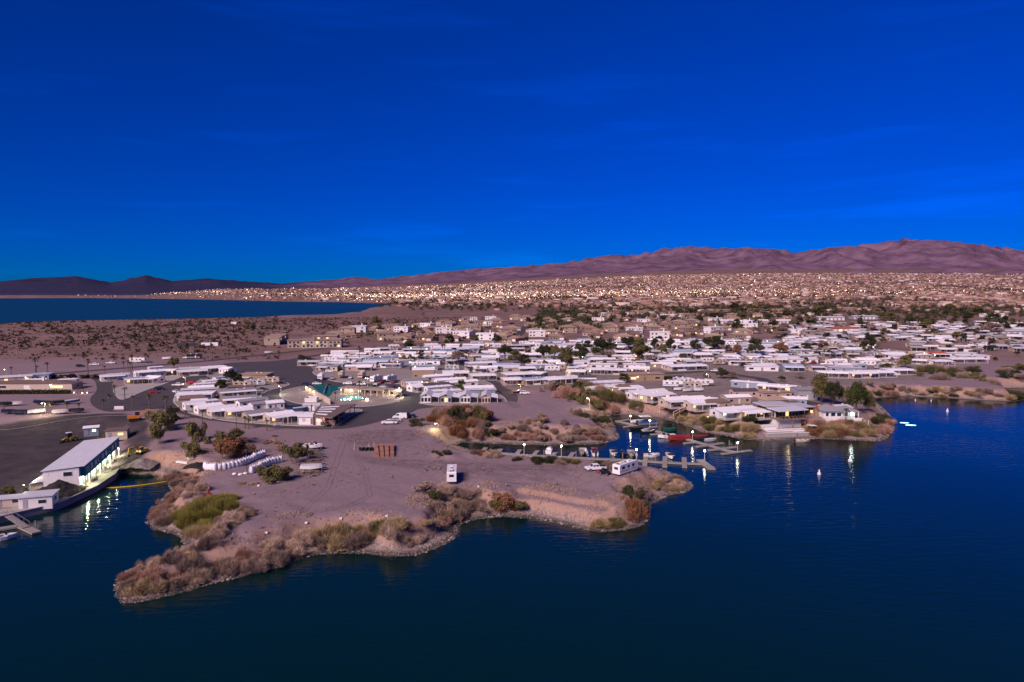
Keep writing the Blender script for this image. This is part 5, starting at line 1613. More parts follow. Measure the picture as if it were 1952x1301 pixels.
for u, v, c, l in ((393, 660, 'white', 'left white cargo container in front of the desert scrub'), (408, 659.5, 'white', 'right white cargo container in front of the desert scrub'), (347, 661, 'charcoal', 'dark cargo container at the edge of the desert scrub'), (362, 660.5, 'charcoal', 'second dark cargo container right of the first'), (446, 618, 'white', 'white cargo trailer far off near the lake shore')):
    q = hit(u, v); p = Proto(); p.part('body', MB().box(-3.7, 3.7, -1.25, 1.25, -.1, 3.0), 'paint_' + c)
    p.part('door', MB().box(3.71, 3.76, -1.1, 1.1, .15, 2.8), 'steel'); p.part('roof_rail', MB().box(-3.7, 3.7, -1.28, -1.2, 3.01, 3.12), 'steel')
    tag(p.place('cargo_container', tuple(q), .1), l, 'container')
# boat store at far left
ZB = 'in the boat store at far left'
for i, (u, v, c, t, k) in enumerate(((29, 774, 'white', 'tan', 'covered'), (138, 770, 'blue', 'silver', 'covered'), (70, 790, 'white', 'silver', 'covered'), (116, 790, 'white', 'tan', 'covered'), (18, 790, 'navy', 'black', 'covered'), (40, 791, 'charcoal', 'navy', 'covered'), (93, 773, 'charcoal', 'black', 'covered'), (75, 772, 'black', 'navy', 'covered'), (108, 772, 'black', 'charcoal', 'covered'), (146, 788, 'charcoal', 'black', 'covered'), (10, 775, 'black', 'navy', 'covered'))):
    q = hit(u, v); boat(k, c, t, q + Vector((0, 0, .75)), random.uniform(-.5, .5) + (.5 if i < 2 else 0), f'{t} covered boat', ZB, 'boats in the boat store')
for i in range(9):
    q = hit(2 + i * 11.5, 794 + (i % 2)); p = Proto(); p.part('post', MB().tube((0, 0, -.2), (0, 0, 2.1), .05, .05, 5), 'steel'); p.part('cap', MB().tube((0, 0, 2.11), (0, 0, 2.2), .07, .02, 5), 'steel')
    enroll(p.place('fence_post', tuple(q)), 'thin fence post', 'in front of the boat store', 'post', 'fence posts')
q = hit(227, 782); p = Proto(); p.part('panel', MB().box(-1.8, 1.8, -.12, .12, .5, 1.6), 'wall_white'); p.part('plinth', MB().box(-2, 2, -.3, .3, -.3, .49), 'concrete')
tag(p.place('entrance_sign', tuple(q), .1), 'low white entrance sign panel at the road fork', 'sign')

emat('pool_lamp', (.55, .95, 1.0), 3.5, True)
for i, (u, v, w) in enumerate(((1703, 803, 1.0), (1724, 806.5, 1.7), (1736, 811, 2.0))):
    x, y = G(u, v, 0); p = Proto(); p.part('lens', MB().prism([(w * math.cos(t), .45 * math.sin(t)) for t in [k * .5236 for k in range(12)]], .01, .07), 'pool_lamp'); p.part('housing', MB().tube((0, 0, -.5), (0, 0, .005), .3, .4, 8), 'steel')
    enroll(p.place('water_light', (x, y, 0), -.15), 'bright white water light', 'off the tip of the point', 'lamp', 'water lights')

# ------------------------------------------------------------------ named buildings
def z8(x0, y0, s):
    return lambda x, y: (x0 + x / s, y0 + y / s)
K = 0
def ridge_home(c, x1, y1, x2, y2, W, wall, roof, style, awn, zone, lit=False, h=2.7, name='mobile_home', desc=None, zr=None):
    """a home surveyed by the two ends of its roof ridge"""
    global K
    K += 1
    zr = 5.12 + h + (.75 if style in ('gable',) else .2) if zr is None else zr
    a, b = G(*c(x1, y1), zr), G(*c(x2, y2), zr)
    if a[0] > b[0]: a, b = b, a
    L = min(26, max(6, math.hypot(b[0] - a[0], b[1] - a[1])))
    rz = math.atan2(b[1] - a[1], b[0] - a[0])
    rz = max(-.75, min(.75, rz))
    return home((wall, roof, style, awn, lit, W, 14.0, 100 + K % 9, h), ((a[0] + b[0]) / 2, (a[1] + b[1]) / 2, 5.12), rz, L, zone, W, name, desc)

c = z8(330, 690, 8.87); Z = 'in the loop of homes'
for q in ((390, 735, 790, 685, 5.5, 'white', 'white', 'gable', 'left', False), (640, 775, 1000, 712, 6, 'cream', 'white', 'gable', 'long', True), (850, 800, 1300, 755, 6, 'cream', 'white', 'flat', 'full', True),
          (1230, 850, 1740, 770, 5.5, 'beige', 'grey', 'gable', 'left', True), (1610, 880, 1960, 810, 6.5, 'cream', 'white', 'gable', 'full', True), (1090, 645, 1570, 590, 4.6, 'white', 'grey', 'gable', None, False),
          (1320, 690, 1800, 625, 5, 'white', 'grey', 'gable', None, False), (1560, 665, 1850, 640, 5.5, 'white', 'white', 'gable', None, False), (830, 590, 1400, 555, 4.8, 'pink', 'grey', 'gable', 'full', False), (760, 490, 1370, 445, 7, 'beige', 'grey', 'flat', 'full', False),
          (930, 415, 1380, 400, 6, 'brown', 'brown', 'flat', None, False), (100, 615, 590, 590, 6, 'beige', 'brown', 'hip', 'right', False), (180, 690, 740, 635, 4.5, 'white', 'white', 'flat', 'left', True), (80, 520, 700, 500, 5, 'white', 'white', 'flat', 'full', False),
          (140, 465, 690, 440, 6, 'bluegrey', 'silver', 'flat', None, False), (260, 415, 680, 390, 5, 'white', 'white', 'gable', None, False), (370, 370, 760, 345, 5, 'white', 'white', 'flat', None, False), (520, 325, 880, 290, 5.5, 'cream', 'white', 'flat', None, False),
          (700, 262, 890, 245, 5, 'white', 'blue', 'flat', None, False), (1060, 240, 1340, 255, 6, 'bluegrey', 'white', 'flat', None, False)):
    ridge_home(c, *q[:9], Z, q[9])
ridge_home(c, 1180, 195, 1640, 195, 11, 'tan', 'tan', 'flat', None, 'behind the loop of homes', False, 4.0, 'utility_building', 'flat tan utility building')
Z = 'north-west of the loop'
for q in ((70, 150, 560, 120, 6, 'beige', 'white', 'flat', 'full', True), (480, 95, 860, 62, 6, 'beige', 'white', 'flat', 'long', True), (850, 85, 1010, 95, 7, 'white', 'white', 'gable', None, False), (100, 100, 420, 85, 6, 'bluegrey', 'silver', 'gable', None, False), (-250, 130, 60, 125, 5, 'pink', 'white', 'flat', 'full', True), (-420, 90, -180, 75, 5, 'white', 'white', 'flat', None, False)):
    ridge_home(c, *q[:9], Z, q[9])
c = z8(0, 640, 4.87)
for q in ((930, 370, 1150, 355, 6, 'white', 'white', 'flat', 'full', False), (1000, 355, 1200, 345, 5, 'white', 'silver', 'gable', None, False), (1150, 395, 1390, 380, 6, 'beige', 'blue', 'flat', 'full', True), (1300, 345, 1500, 320, 6, 'bluegrey', 'white', 'flat', None, False), (1250, 330, 1440, 315, 5, 'white', 'white', 'gable', None, False), (1380, 370, 1500, 375, 5, 'white', 'white', 'gable', 'full', False)):
    ridge_home(c, *q[:9], Z, q[9])
Z = 'at far left'
for q in ((10, 375, 300, 360, 6, 'cream', 'silver', 'gable', None, True), (290, 355, 480, 350, 8, 'grey', 'blue', 'flat', None, False), (230, 405, 430, 395, 5, 'white', 'white', 'gable', None, False), (550, 405, 720, 400, 4, 'white', 'white', 'flat', None, False)):
    ridge_home(c, *q[:9], Z, q[9])
# big low house with hedge
a, b = G(-30, 744, 5), G(134, 744, 5)
o = home(('cream', 'brown', 'hip', None, True, 9.0, 14.0, 300, 3.0), ((a[0] + b[0]) / 2, a[1] + 5, 5.05), .03, b[0] - a[0], 'behind the dark hedge at far left', 9, 'ranch_house', 'long low cream house with brown roof')
x, y = G(95, 739, 5); lx = (x - o.location.x) / o.scale.x; wx = .5 / o.scale.x
ch = add('chimney', MB().box(lx - wx, lx + wx, -1, 0, 3.2, 5.6).mesh('chimney', 'wall_white'), o)
add('chimney_cap', MB().box(lx - wx * 1.2, lx + wx * 1.2, -1.12, .12, 5.61, 5.8).mesh('chimney_cap', 'wall_white'), ch)
def hedge(p0, p1, h, w, colour, label, z=5.0):
    a, b = Vector((*G(*p0, z), z)), Vector((*G(*p1, z), z)); L = (b - a).length; n = int(min(9000, L * 110)); r = np.random.default_rng(int(L * 7))
    P = np.stack((r.uniform(0, L, n), r.uniform(-w / 2, w / 2, n), r.uniform(0, h, n) * (0.85 + .15 * np.sin(r.uniform(0, L, n)))), 1)
    d = r.normal(0, 1, (n, 3)); d /= np.linalg.norm(d, axis=1)[:, None]; s = np.cross(d, r.normal(0, 1, (n, 3))); s /= np.linalg.norm(s, axis=1)[:, None]
    V = np.stack((P - d * .28, P + s * .18, P + d * .28, P - s * .18), 1).reshape(-1, 3)
    o = add('hedge', np_mesh('hedge', V, np.arange(4 * n).reshape(-1, 4), 'leaf_' + colour), None, tuple(a), math.atan2(b.y - a.y, b.x - a.x))
    return tag(o, label, 'hedge')
hedge((-20, 752), (136, 751), 2.2, 1.8, 'dark', 'dark clipped hedge in front of the long low house')
hedge((571, 684), (650, 709), 3.0, 2.5, 'dark', 'dark hedge along the north-west edge of the home rows')
hedge((1190, 724), (1305, 722), 1.8, 1.6, 'dark', 'dark hedge in front of the tan hall')
for u, v, w in ((141, 751, 1.0), (157, 752, .7), (166, 751, .8)):
    q = hit(u, v); p = Proto(); p.part('stake', MB().tube((0, 0, -.1), (0, 0, .45), .04, .04, 5), 'dark_steel'); p.part('bulb', MB().ball((0, 0, .55), .14, 6, 4), 'bulb_warm')
    o = p.place('garden_light', tuple(q)); enroll(o, 'low warm garden light', 'right of the dark hedge at far left', 'lamp', 'garden lights')
    ld = bpy.data.lights.new('garden_glow', 'POINT'); ld.energy = 60; ld.color = (1, .55, .22); ld.shadow_soft_size = .2
    lo = bpy.data.objects.new('garden_glow', ld); col.objects.link(lo); lo.parent = o; lo.location = (0, 0, .9)

# ------------------------------------------------------------------ four cottages in a row
def cottage(u0, u1, v, wall, label, glow=False):
    a, b = G(u0, v, 5.15), G(u1, v, 5.15); Wd = b[0] - a[0]; p = Proto()
    hw = Wd * .56; D = 12.0; h = 2.9
    p.part('wall', MB().box(0, hw, 0, D, -.3, h), 'wall_' + wall)
    m = MB().gable(-.5, D + .3, -.35, hw + .35, h + .1, 1.15); m.v = [(y, x, z) for x, y, z in m.v]; m.f = [f[::-1] for f in m.f]
    p.part('roof', m, 'roof_silver')
    p.part('gable_end', MB().poly([(0, -.01, h), (hw, -.01, h), (hw / 2, -.01, h + 1.2)]), 'wall_' + wall)
    for i in range(3):
        x = hw * (i + .5) / 3
        win(p, x, 0, .55, hw / 3 - .42, 1.7, 'y', 'lit_warm' if glow and i == 1 else None)
    win(p, hw / 2, 0, h + .05, .9, .55, 'y')
    p.part('porch_roof', MB().side([(hw + .36, h + .06), (Wd, h - .45), (Wd, h - .33), (hw + .36, h + .18)], -.4, D * .8), 'roof_white')
    for y in (.0, D * .4, D * .75):
        p.part('porch_post', MB().box(Wd - .25, Wd - .08, y, y + .17, -.3, h - .40), 'trim')
    p.part('porch_floor', MB().box(hw + .05, Wd, -.3, D * .8, -.2, .12), 'concrete')
    d = p.part('door', MB().box(hw + .005, hw + .06, 3.0, 3.95, .13, 2.2), 'wall_brown'); p.part('door_handle', MB().box(hw + .06, hw + .12, 3.1, 3.2, 1.1, 1.2), 'steel', d)
    for i in range(3):
        p.part('patio_chair', MB().box(hw + .9 + i * .8, hw + 1.3 + i * .8, 1.2, 1.6, .121, .55).box(hw + .9 + i * .8, hw + 1.3 + i * .8, 1.55, 1.62, .56, 1.0), 'dark_steel')
    o = p.place('cottage', (a[0], a[1], 5.15), .02); return tag(o, label, 'cottage', 'four lakeside cottages')
cottage(802, 837, 768.5, 'white', 'leftmost of the four gabled cottages facing the gravel, white front')
cottage(840, 877, 769, 'grey', 'second cottage from the left, grey, a lit window in its gable front', True)
cottage(878, 911, 769, 'white', 'third cottage from the left in the row of four')
cottage(918, 949, 769.5, 'peach', 'rightmost peach-walled cottage of the row of four')
c = z8(600, 640, 4.87); Z = 'behind the four cottages'
for q in ((1000, 445, 1240, 432, 6, 'white', 'dark', 'gable', None, False), (1030, 478, 1260, 460, 4.6, 'white', 'white', 'flat', None, False), (1060, 512, 1350, 500, 5, 'white', 'white', 'flat', None, False), (1390, 468, 1650, 462, 7, 'white', 'white', 'gable', None, False), (1400, 498, 1670, 492, 4.5, 'bluegrey', 'silver', 'flat', None, False),
          (815, 420, 1060, 405, 6, 'peach', 'grey', 'hip', 'left', True), (905, 455, 1000, 432, 5, 'white', 'white', 'gable', 'full', False), (1010, 368, 1270, 352, 5, 'white', 'white', 'gable', None, False), (1120, 402, 1390, 385, 4.6, 'white', 'white', 'gable', None, False), (1220, 422, 1500, 405, 4.6, 'white', 'white', 'gable', None, False), (1440, 358, 1670, 352, 6, 'cream', 'white', 'flat', 'full', False)):
    ridge_home(c, *q[:9], Z, q[9])
ridge_home(c, 910, 300, 1110, 298, 10, 'tan', 'white', 'gable', None, 'among the rows behind the cottages', False, 4.5, 'park_hall', 'tall tan hall with white roof')
ridge_home(c, 1190, 330, 1430, 328, 7, 'yellow', 'white', 'flat', 'full', 'among the rows behind the cottages', True, 3.0, 'mobile_home', 'yellow-lit mobile home with long porch')

# ------------------------------------------------------------------ loop front: shop and brown canopy
def shop():
    a, b = G(569.5, 810, 5.15), G(617, 810.5, 5.15); Wd = b[0] - a[0]; p = Proto()
    p.part('wall', MB().box(0, Wd, 0, 7, -.3, 3.0), 'wall_white')
    p.part('roof', MB().box(-.3, Wd + .4, -.5, 7.3, 3.01, 3.35), 'roof_white')
    d = p.part('door', MB().box(Wd * .48, Wd * .48 + .95, -.06, -.01, .2, 2.4), 'wall_brown'); p.part('door_handle', MB().box(Wd * .48 + .78, Wd * .48 + .86, -.12, -.055, 1.2, 1.32), 'steel', d)
    win(p, Wd * .80, 0, 1.15, 1.3, 1.0, 'y', 'lit_warm')
    e = MB()                                          # round-topped anchor-like emblem
    cx, cz = Wd * .21, 1.75
    for i in range(7):
        t0, t1 = math.pi * (i / 7) , math.pi * ((i + 1) / 7)
        e.bar((cx + .5 * math.cos(t0), -.05, cz + .5 * math.sin(t0)), (cx + .5 * math.cos(t1), -.05, cz + .5 * math.sin(t1)), .06, .12)
    e.bar((cx - .5, -.05, cz), (cx, -.05, cz - .55), .06, .12).bar((cx + .5, -.05, cz), (cx, -.05, cz - .55), .06, .12)
    p.part('emblem', e, 'dark_steel')
    p.part('side_planter', MB().box(Wd + .1, Wd + 4.0, .2, 1.2, -.3, .9), 'wall_peach')
    p.part('red_pillar', MB().box(Wd + .12, Wd + .62, 1.3, 1.8, -.3, 2.95), 'paint_red')
    o = p.place('shop', (a[0], a[1], 5.15), math.atan2(b[1] - a[1], b[0] - a[0])); tag(o, 'small white building with dark emblem and red pillar at the loop front', 'building')
    ld = bpy.data.lights.new('wall_glow', 'POINT'); ld.energy = 120; ld.color = (1, .5, .35); ld.shadow_soft_size = .2
    lo = bpy.data.objects.new('wall_glow', ld); col.objects.link(lo); lo.parent = o; lo.location = (Wd + 1.0, -.6, 2.7)
    a, b = G(549, 809, 5.15), G(567, 809.5, 5.15); p = Proto(); Wd = b[0] - a[0]
    p.part('roof', MB().box(-.2, Wd + .2, -.3, 8, 3.0, 3.15), 'roof_white')
    for x in (0, Wd): 
        for y in (0, 7): p.part('post', MB().box(x - .08, x + .08, y, y + .16, -.3, 2.99), 'trim')
    tag(p.place('carport', (a[0], a[1], 5.15), .03), 'open white carport left of the emblem building', 'carport')
shop()
def canopy():
    z = 8.9; FL, FR, BR, BL = G(596, 791.7, z), G(633, 797, z), G(679, 770, z), G(606, 774.5, z)
    p = Proto(); th = .3
    p.part('roof', MB().prism([FL, FR, BR, BL], z - th, z), 'roof_brown')
    P = lambda s, t: tuple(FL[k] * (1 - s) * (1 - t) + FR[k] * s * (1 - t) + BR[k] * s * t + BL[k] * (1 - s) * t for k in (0, 1))
    for t in (.12, .36, .58, .80):
        q = [P(.10, t), P(.62, t), P(.62, t + .07), P(.10, t + .07)]
        p.part('skylight', MB().prism(q, z + .004, z + .10), 'roof_white')
    for s in (.02, .5, .97):
        for t in (.03, .28, .52, .76, .97):
            x, y = P(s, t); p.part('post', MB().box(x - .12, x + .12, y - .12, y + .12, 4.8, z - th), 'wall_brown')
    p.part('back_wall', MB().prism([P(.0, .0), P(.02, 0), P(.02, 1), P(0, 1)], 4.9, z - th), 'wall_beige')
    o = p.place('shade_canopy', (0, 0, 0)); tag(o, 'wide flat brown canopy with pale skylights at the loop\'s east corner', 'canopy')
    for i, (s, t, c, k) in enumerate(((.55, .12, 'charcoal', 'sedan'), (.62, .30, 'white', 'suv'), (.68, .47, 'charcoal', 'sedan'), (.70, .64, 'silver', 'suv'), (.70, .82, 'white', 'sedan'))):
        x, y = P(s, t); vehicle(k, c, (x, y, 5.16), math.atan2(FR[1] - FL[1], FR[0] - FL[0]) - .2, f'{c} {"car" if k == "sedan" else "SUV"}', 'parked under the brown canopy')
canopy()
for i, (u, v, c) in enumerate(((585, 783.5, 'white'), (602, 783, 'white'))):
    q = G(u, v, 5.15); p = Proto(); p.part('body', MB().box(-1.6, 1.6, 0, 2.5, -.1, 2.3), 'wall_white'); p.part('roof', MB().gable(-1.8, 1.8, -.25, 2.75, 2.4, .45), 'roof_silver'); p.part('door', MB().box(-.5, .5, -.05, -.01, 0, 1.9), 'wall_grey')
    enroll(p.place('garden_shed', (*q, 5.15), .05), 'white garden shed', 'beside the brown canopy', 'shed', 'garden sheds')
for u, v, c, t in ((533, 779, 'blue', 'blue'), (562, 783, 'blue', 'navy'), (572, 785, 'blue', 'silver')):
    q = G(u, v, 5.15); boat('covered', c, t, (*q, 5.9), .4, f'{c} boat with {t} cover' if c != t else 'plain blue covered boat', 'parked inside the loop of homes', 'boats on trailers')
c = z8(330, 690, 8.87)
for x, y, k, base, L, d in ((1400, 385, 'trailer', 'silver', 10, 'silver travel trailer'), (1180, 420, 'trailer', 'tan', 9, 'tan travel trailer'), (1660, 345, 'motorhome', 'tan', 9, 'tan motorhome')):
    q = hit(*c(x, y + 20)); rv(k, (q.x, q.y, 5.15), .1, d, 'in the north of the loop', base, 'blue', L)
for x, y, cc in ((1440, 510, 'silver'), (1520, 485, 'charcoal'), (1830, 380, 'black')):
    q = hit(*c(x, y)); vehicle('sedan', cc, (q.x, q.y, 5.15), .4, f'{cc} car', 'in the north of the loop')

# ------------------------------------------------------------------ club island: wall, green, pool, bath house
def club():
    c = z8(570, 715, 8.87)
    # wall along the green
    a, b = G(*c(110, 265), 5.15), G(*c(530, 505), 5.15)
    p = Proto(); n = 9
    for i in range(n):
        q0 = (a[0] + (b[0] - a[0]) * i / n, a[1] + (b[1] - a[1]) * i / n); q1 = (a[0] + (b[0] - a[0]) * (i + .985) / n, a[1] + (b[1] - a[1]) * (i + .985) / n)
        p.part('wall_panel', MB().bar((*q0, 6.25), (*q1, 6.25), .25, 2.6), 'wall_cream')
    for t in (.06, .22, .38):
        x, y = a[0] + (b[0] - a[0]) * t - .35, a[1] + (b[1] - a[1]) * t - .35
        p.part('wall_lamp', MB().box(x - .15, x + .15, y - .15, y + .15, 6.9, 7.1), 'bulb_warm')
    tag(p.place('court_wall', (0, 0, 0)), 'long cream wall lit yellow at one end beside the teal court', 'wall')
    for t in (.06, .22, .38):
        ld = bpy.data.lights.new('wall_light', 'POINT'); ld.energy = 70; ld.color = (1, .9, .35); ld.shadow_soft_size = .15
        lo = bpy.data.objects.new('wall_light', ld); col.objects.link(lo); lo.location = (a[0] + (b[0] - a[0]) * t - .7, a[1] + (b[1] - a[1]) * t - 1.0, 6.6)
    pmat('court', (0.004, 0.105, 0.105), var=.08, scale=.3, rough=.6)
    pts = [G(*c(x, y), 5.15) for x, y in ((200, 175), (340, 160), (560, 178), (740, 190), (720, 235), (560, 290), (545, 340), (500, 375), (330, 290))]
    p = Proto(); p.part('surface', MB().prism(pts, 5.0, 5.20), 'court')
    p.part('net', MB().bar((*G(*c(470, 185), 5.2), 5.7), (*G(*c(420, 320), 5.2), 5.7), .05, .9), 'trim')
    tag(p.place('sports_court', (0, 0, 0)), 'teal painted sports court behind the cream wall', 'court')
    m, nt, bb = new_mat('pool_water')
    bb.inputs['Base Color'].default_value = (0.02, 0.22, 0.22, 1); bb.inputs['Roughness'].default_value = .05; bb.inputs['Emission Color'].default_value = (.04, .55, .50, 1); bb.inputs['Emission Strength'].default_value = .5  # glow put into the water's own material so the pool looks lit
    m.cycles.emission_sampling = 'NONE'
    pts = [G(*c(x, y), 5.15) for x, y in ((690, 400), (760, 375), (860, 362), (1000, 358), (1070, 372), (1085, 395), (1060, 415), (930, 425), (800, 440), (710, 435))]
    pts = curve_pts(pts, 4)
    p = Proto(); p.part('water', MB().prism(pts, 5.0, 5.22), 'pool_water')
    k = MB()
    for i in range(len(pts)):
        k.bar((*pts[i], 5.2), (*pts[(i + 1) % len(pts)], 5.2), .5, .14)
    p.part('coping', k, 'concrete')
    for x, y in ((710, 422), (765, 410), (825, 412), (875, 398), (965, 380), (1075, 398)):
        q = G(*c(x, y), 5.3); p.part('pool_light', MB().ball((*q, 5.30), .10, 8, 5), 'bulb_cool')
    o = p.place('swimming_pool', (0, 0, 0)); tag(o, 'turquoise lit swimming pool with a row of lights in the club island', 'pool')
    q = G(*c(1150, 440), 5.15); p = Proto(); p.part('globe', MB().ball((*q, 5.75), .55, 10, 6), 'bulb_warm'); p.part('base', MB().tube((*q, 5.1), (*q, 5.3), .4, .4, 8), 'concrete')
    tag(p.place('fire_bowl', (0, 0, 0)), 'glowing round light beside the swimming pool', 'lamp')
    # bath house: long flat roof with open bays
    a, b = G(*c(700, 330), 5.15), G(*c(1640, 390), 5.15)
    L = math.hypot(b[0] - a[0], b[1] - a[1]); ang = math.atan2(b[1] - a[1], b[0] - a[0]); p = Proto()
    p.part('wall', MB().box(0, L, 3.2, 6.5, -.2, 2.9), 'wall_peach')
    p.part('roof', MB().box(-1.0, L + .8, -.5, 7.0, 2.91, 3.2), 'roof_tan')
    for i in range(10):
        x = .3 + i * (L - .6) / 9; p.part('post', MB().box(x - .12, x + .12, .0, .24, -.2, 2.9), 'trim')
    for i in range(6):
        x = 4 + i * (L - 8) / 5; win(p, x, 3.2, 1.0, 1.5, 1.1, 'y', 'lit_cool' if i < 2 else None)
    d = p.part('door', MB().box(L * .35, L * .35 + 1.8, 3.12, 3.19, 0, 2.2), 'wall_brown'); p.part('door_handle', MB().box(L * .35 + .85, L * .35 + .95, 3.06, 3.115, 1, 1.15), 'steel', d)
    p.part('end_block', MB().box(L - 6, L - .3, -.2, 3.1, -.2, 1.0), 'wall_cream')
    for x in (1.5, 4.5, L - 3):
        p.part('ceiling_lamp', MB().box(x - .3, x + .3, 1.2, 1.5, 2.78, 2.9), 'bulb_cool')
    o = p.place('bath_house', (a[0], a[1], 5.15), ang); tag(o, 'long low bath house with flat tan roof and lit porch behind the pool', 'building')
    for x, e in ((1.5, 300), (4.5, 160), (L - 2, 260), (L - 6, 120)):
        ld = bpy.data.lights.new('porch_light', 'POINT'); ld.energy = e; ld.color = (.95, 1, .65); ld.shadow_soft_size = .2
        lo = bpy.data.objects.new('porch_light', ld); col.objects.link(lo); lo.parent = o; lo.location = (x, 1.0, 2.4)
    # walled spa
    a, b = G(*c(95, 465), 5.15), G(*c(285, 470), 5.15); Wd = b[0] - a[0]; p = Proto()
    for nm, q in (('panel', (0, Wd, 0, .2)), ('panel', (0, Wd, Wd * .9, Wd * .9 + .2)), ('panel', (0, .2, .21, Wd * .9 - .01)), ('panel', (Wd - .2, Wd, .21, Wd * .9 - .01))):
        p.part(nm, MB().box(*q, -.2, 1.9), 'wall_white')
    p.part('tank', MB().box(1, Wd - 1, 1, Wd * .9 - 1, -.1, 1.2), 'steel')
    tag(p.place('enclosure', (a[0], a[1], 5.15), .05), 'square white walled enclosure on the club island lawn', 'enclosure')
    q = G(*c(15, 430), 5.15); p = Proto(); p.part('pole', MB().tube((0, 0, 0), (0, 0, 5.5), .06, .05, 6), 'pole_paint'); p.part('crossarm', MB().bar((-.9, 0, 4.8), (.9, 0, 4.8), .06, .06), 'pole_paint')
    tag(p.place('flagpole', (*q, 5.15)), 'thin pale flagpole left of the white enclosure', 'flagpole')
    for x, y, h, d in ((610, 440, 4.5, 'short palm'), (520, 330, 5.5, 'dark palm'), (1030, 350, 7.5, 'tall brown palm'), (1475, 380, 4.0, 'small palm')):
        palm((*G(*c(x, y), 5.15), 5.1), h, 'beside the club pool', d)
club()

# ------------------------------------------------------------------ bluff homes on the right
c = z8(950, 640, 4.87); Z = 'left of the modern house'
for q in ((860, 432, 1140, 420, 8, 'white', 'white', 'flat', None, False), (840, 475, 1060, 455, 6, 'cream', 'white', 'gable', 'left', True), (1060, 475, 1320, 468, 6, 'beige', 'white', 'flat', 'right', True), (1210, 512, 1530, 492, 6, 'white', 'white', 'gable', 'full', False), (1330, 545, 1560, 518, 7, 'cream', 'white', 'flat', 'full', True),
          (1520, 575, 1890, 558, 7, 'cream', 'white', 'gable', 'full', True), (1750, 602, 1960, 592, 7, 'cream', 'white', 'gable', 'full', True), (1090, 475, 1220, 470, 5, 'brown', 'brown', 'hip', 'full', True)):
    ridge_home(c, *q[:9], Z, q[9])
Z = 'above the far cove'
for q in ((640, 315, 820, 320, 6, 'cream', 'white', 'flat', 'full', True), (820, 300, 1010, 302, 6, 'peach', 'white', 'flat', 'full', True), (1000, 302, 1200, 308, 6, 'peach', 'white', 'flat', 'full', False), (1210, 285, 1400, 288, 6, 'cream', 'white', 'gable', 'full', True), (1560, 275, 1900, 265, 7, 'cream', 'white', 'flat', 'full', False),
          (40, 350, 290, 340, 6, 'beige', 'white', 'flat', 'full', False), (280, 332, 440, 342, 6, 'cream', 'white', 'flat', 'full', True), (30, 395, 210, 390, 6, 'pink', 'white', 'flat', 'full', False), (210, 400, 410, 388, 6, 'tan', 'blue', 'flat', 'full', True), (400, 395, 560, 382, 6, 'white', 'white', 'flat', 'full', False), (560, 385, 740, 372, 6, 'peach', 'white', 'flat', 'full', False), (740, 372, 900, 372, 6, 'bluegrey', 'dark', 'gable', 'full', False)):
    ridge_home(c, *q[:9], Z, q[9])
ridge_home(c, 1170, 352, 1510, 345, 9, 'tan', 'tan', 'flat', None, 'above the cove behind the hedge', True, 3.4, 'park_hall', 'wide tan flat-roofed hall')
for i, (x, y, k, L, cc) in enumerate(((1620, 480, 'fifth', 10, 'white'), (1740, 450, 'trailer', 9, 'white'), (1800, 490, 'motorhome', 9, 'tan'), (1900, 470, 'fifth', 10, 'white'), (1690, 440, 'trailer', 8, 'silver'))):
    q = hit(*c(x, y)); rv(k, q, random.uniform(-.3, .5), f'{cc} {dict(fifth="fifth-wheel camper", trailer="travel trailer", motorhome="motorhome")[k]}', 'in the yard behind the bluff homes', cc, 'blue', L)
for x, y in ((1760, 525), (1850, 520), (1680, 515)):
    q = hit(*c(x, y)); boat('covered', 'white', 'silver', q + Vector((0, 0, .7)), random.uniform(-.3, .3), 'silver covered boat', 'in the yard behind the bluff homes', 'boats on trailers')
c = z8(1300, 640, 4.87); Z = 'near the modern house'
for q in ((470, 415, 780, 440, 5, 'bluegrey', 'white', 'flat', None, False), (720, 445, 1060, 470, 6, 'peach', 'white', 'flat', 'full', True), (390, 552, 610, 545, 6, 'beige', 'white', 'gable', None, False), (460, 492, 680, 490, 6, 'pink', 'dark', 'gable', None, False), (0, 560, 330, 580, 6, 'cream', 'white', 'gable', 'full', True), (200, 615, 420, 605, 5, 'beige', 'brown', 'hip', None, False),
          (300, 672, 640, 650, 6, 'white', 'white', 'gable', 'left', True), (500, 690, 720, 672, 6, 'cream', 'white', 'flat', 'full', True), (730, 525, 990, 515, 5, 'peach', 'tan', 'flat', None, False), (750, 592, 950, 582, 6, 'beige', 'tan', 'hip', None, False), (900, 562, 1150, 570, 5, 'bluegrey', 'white', 'gable', None, True), (860, 632, 1110, 625, 6, 'beige', 'brown', 'hip', None, False),
          (1205, 658, 1390, 645, 6, 'tan', 'red', 'gable', None, True), (1390, 645, 1540, 640, 6, 'white', 'silver', 'gable', None, False)):
    ridge_home(c, *q[:9], Z, q[9])
ridge_home(c, 1040, 480, 1220, 480, 9, 'grey', 'grey', 'gable', None, 'behind the bluff rows near the big trees', False, 4.2, 'storage_barn', 'grey gabled storage barn')

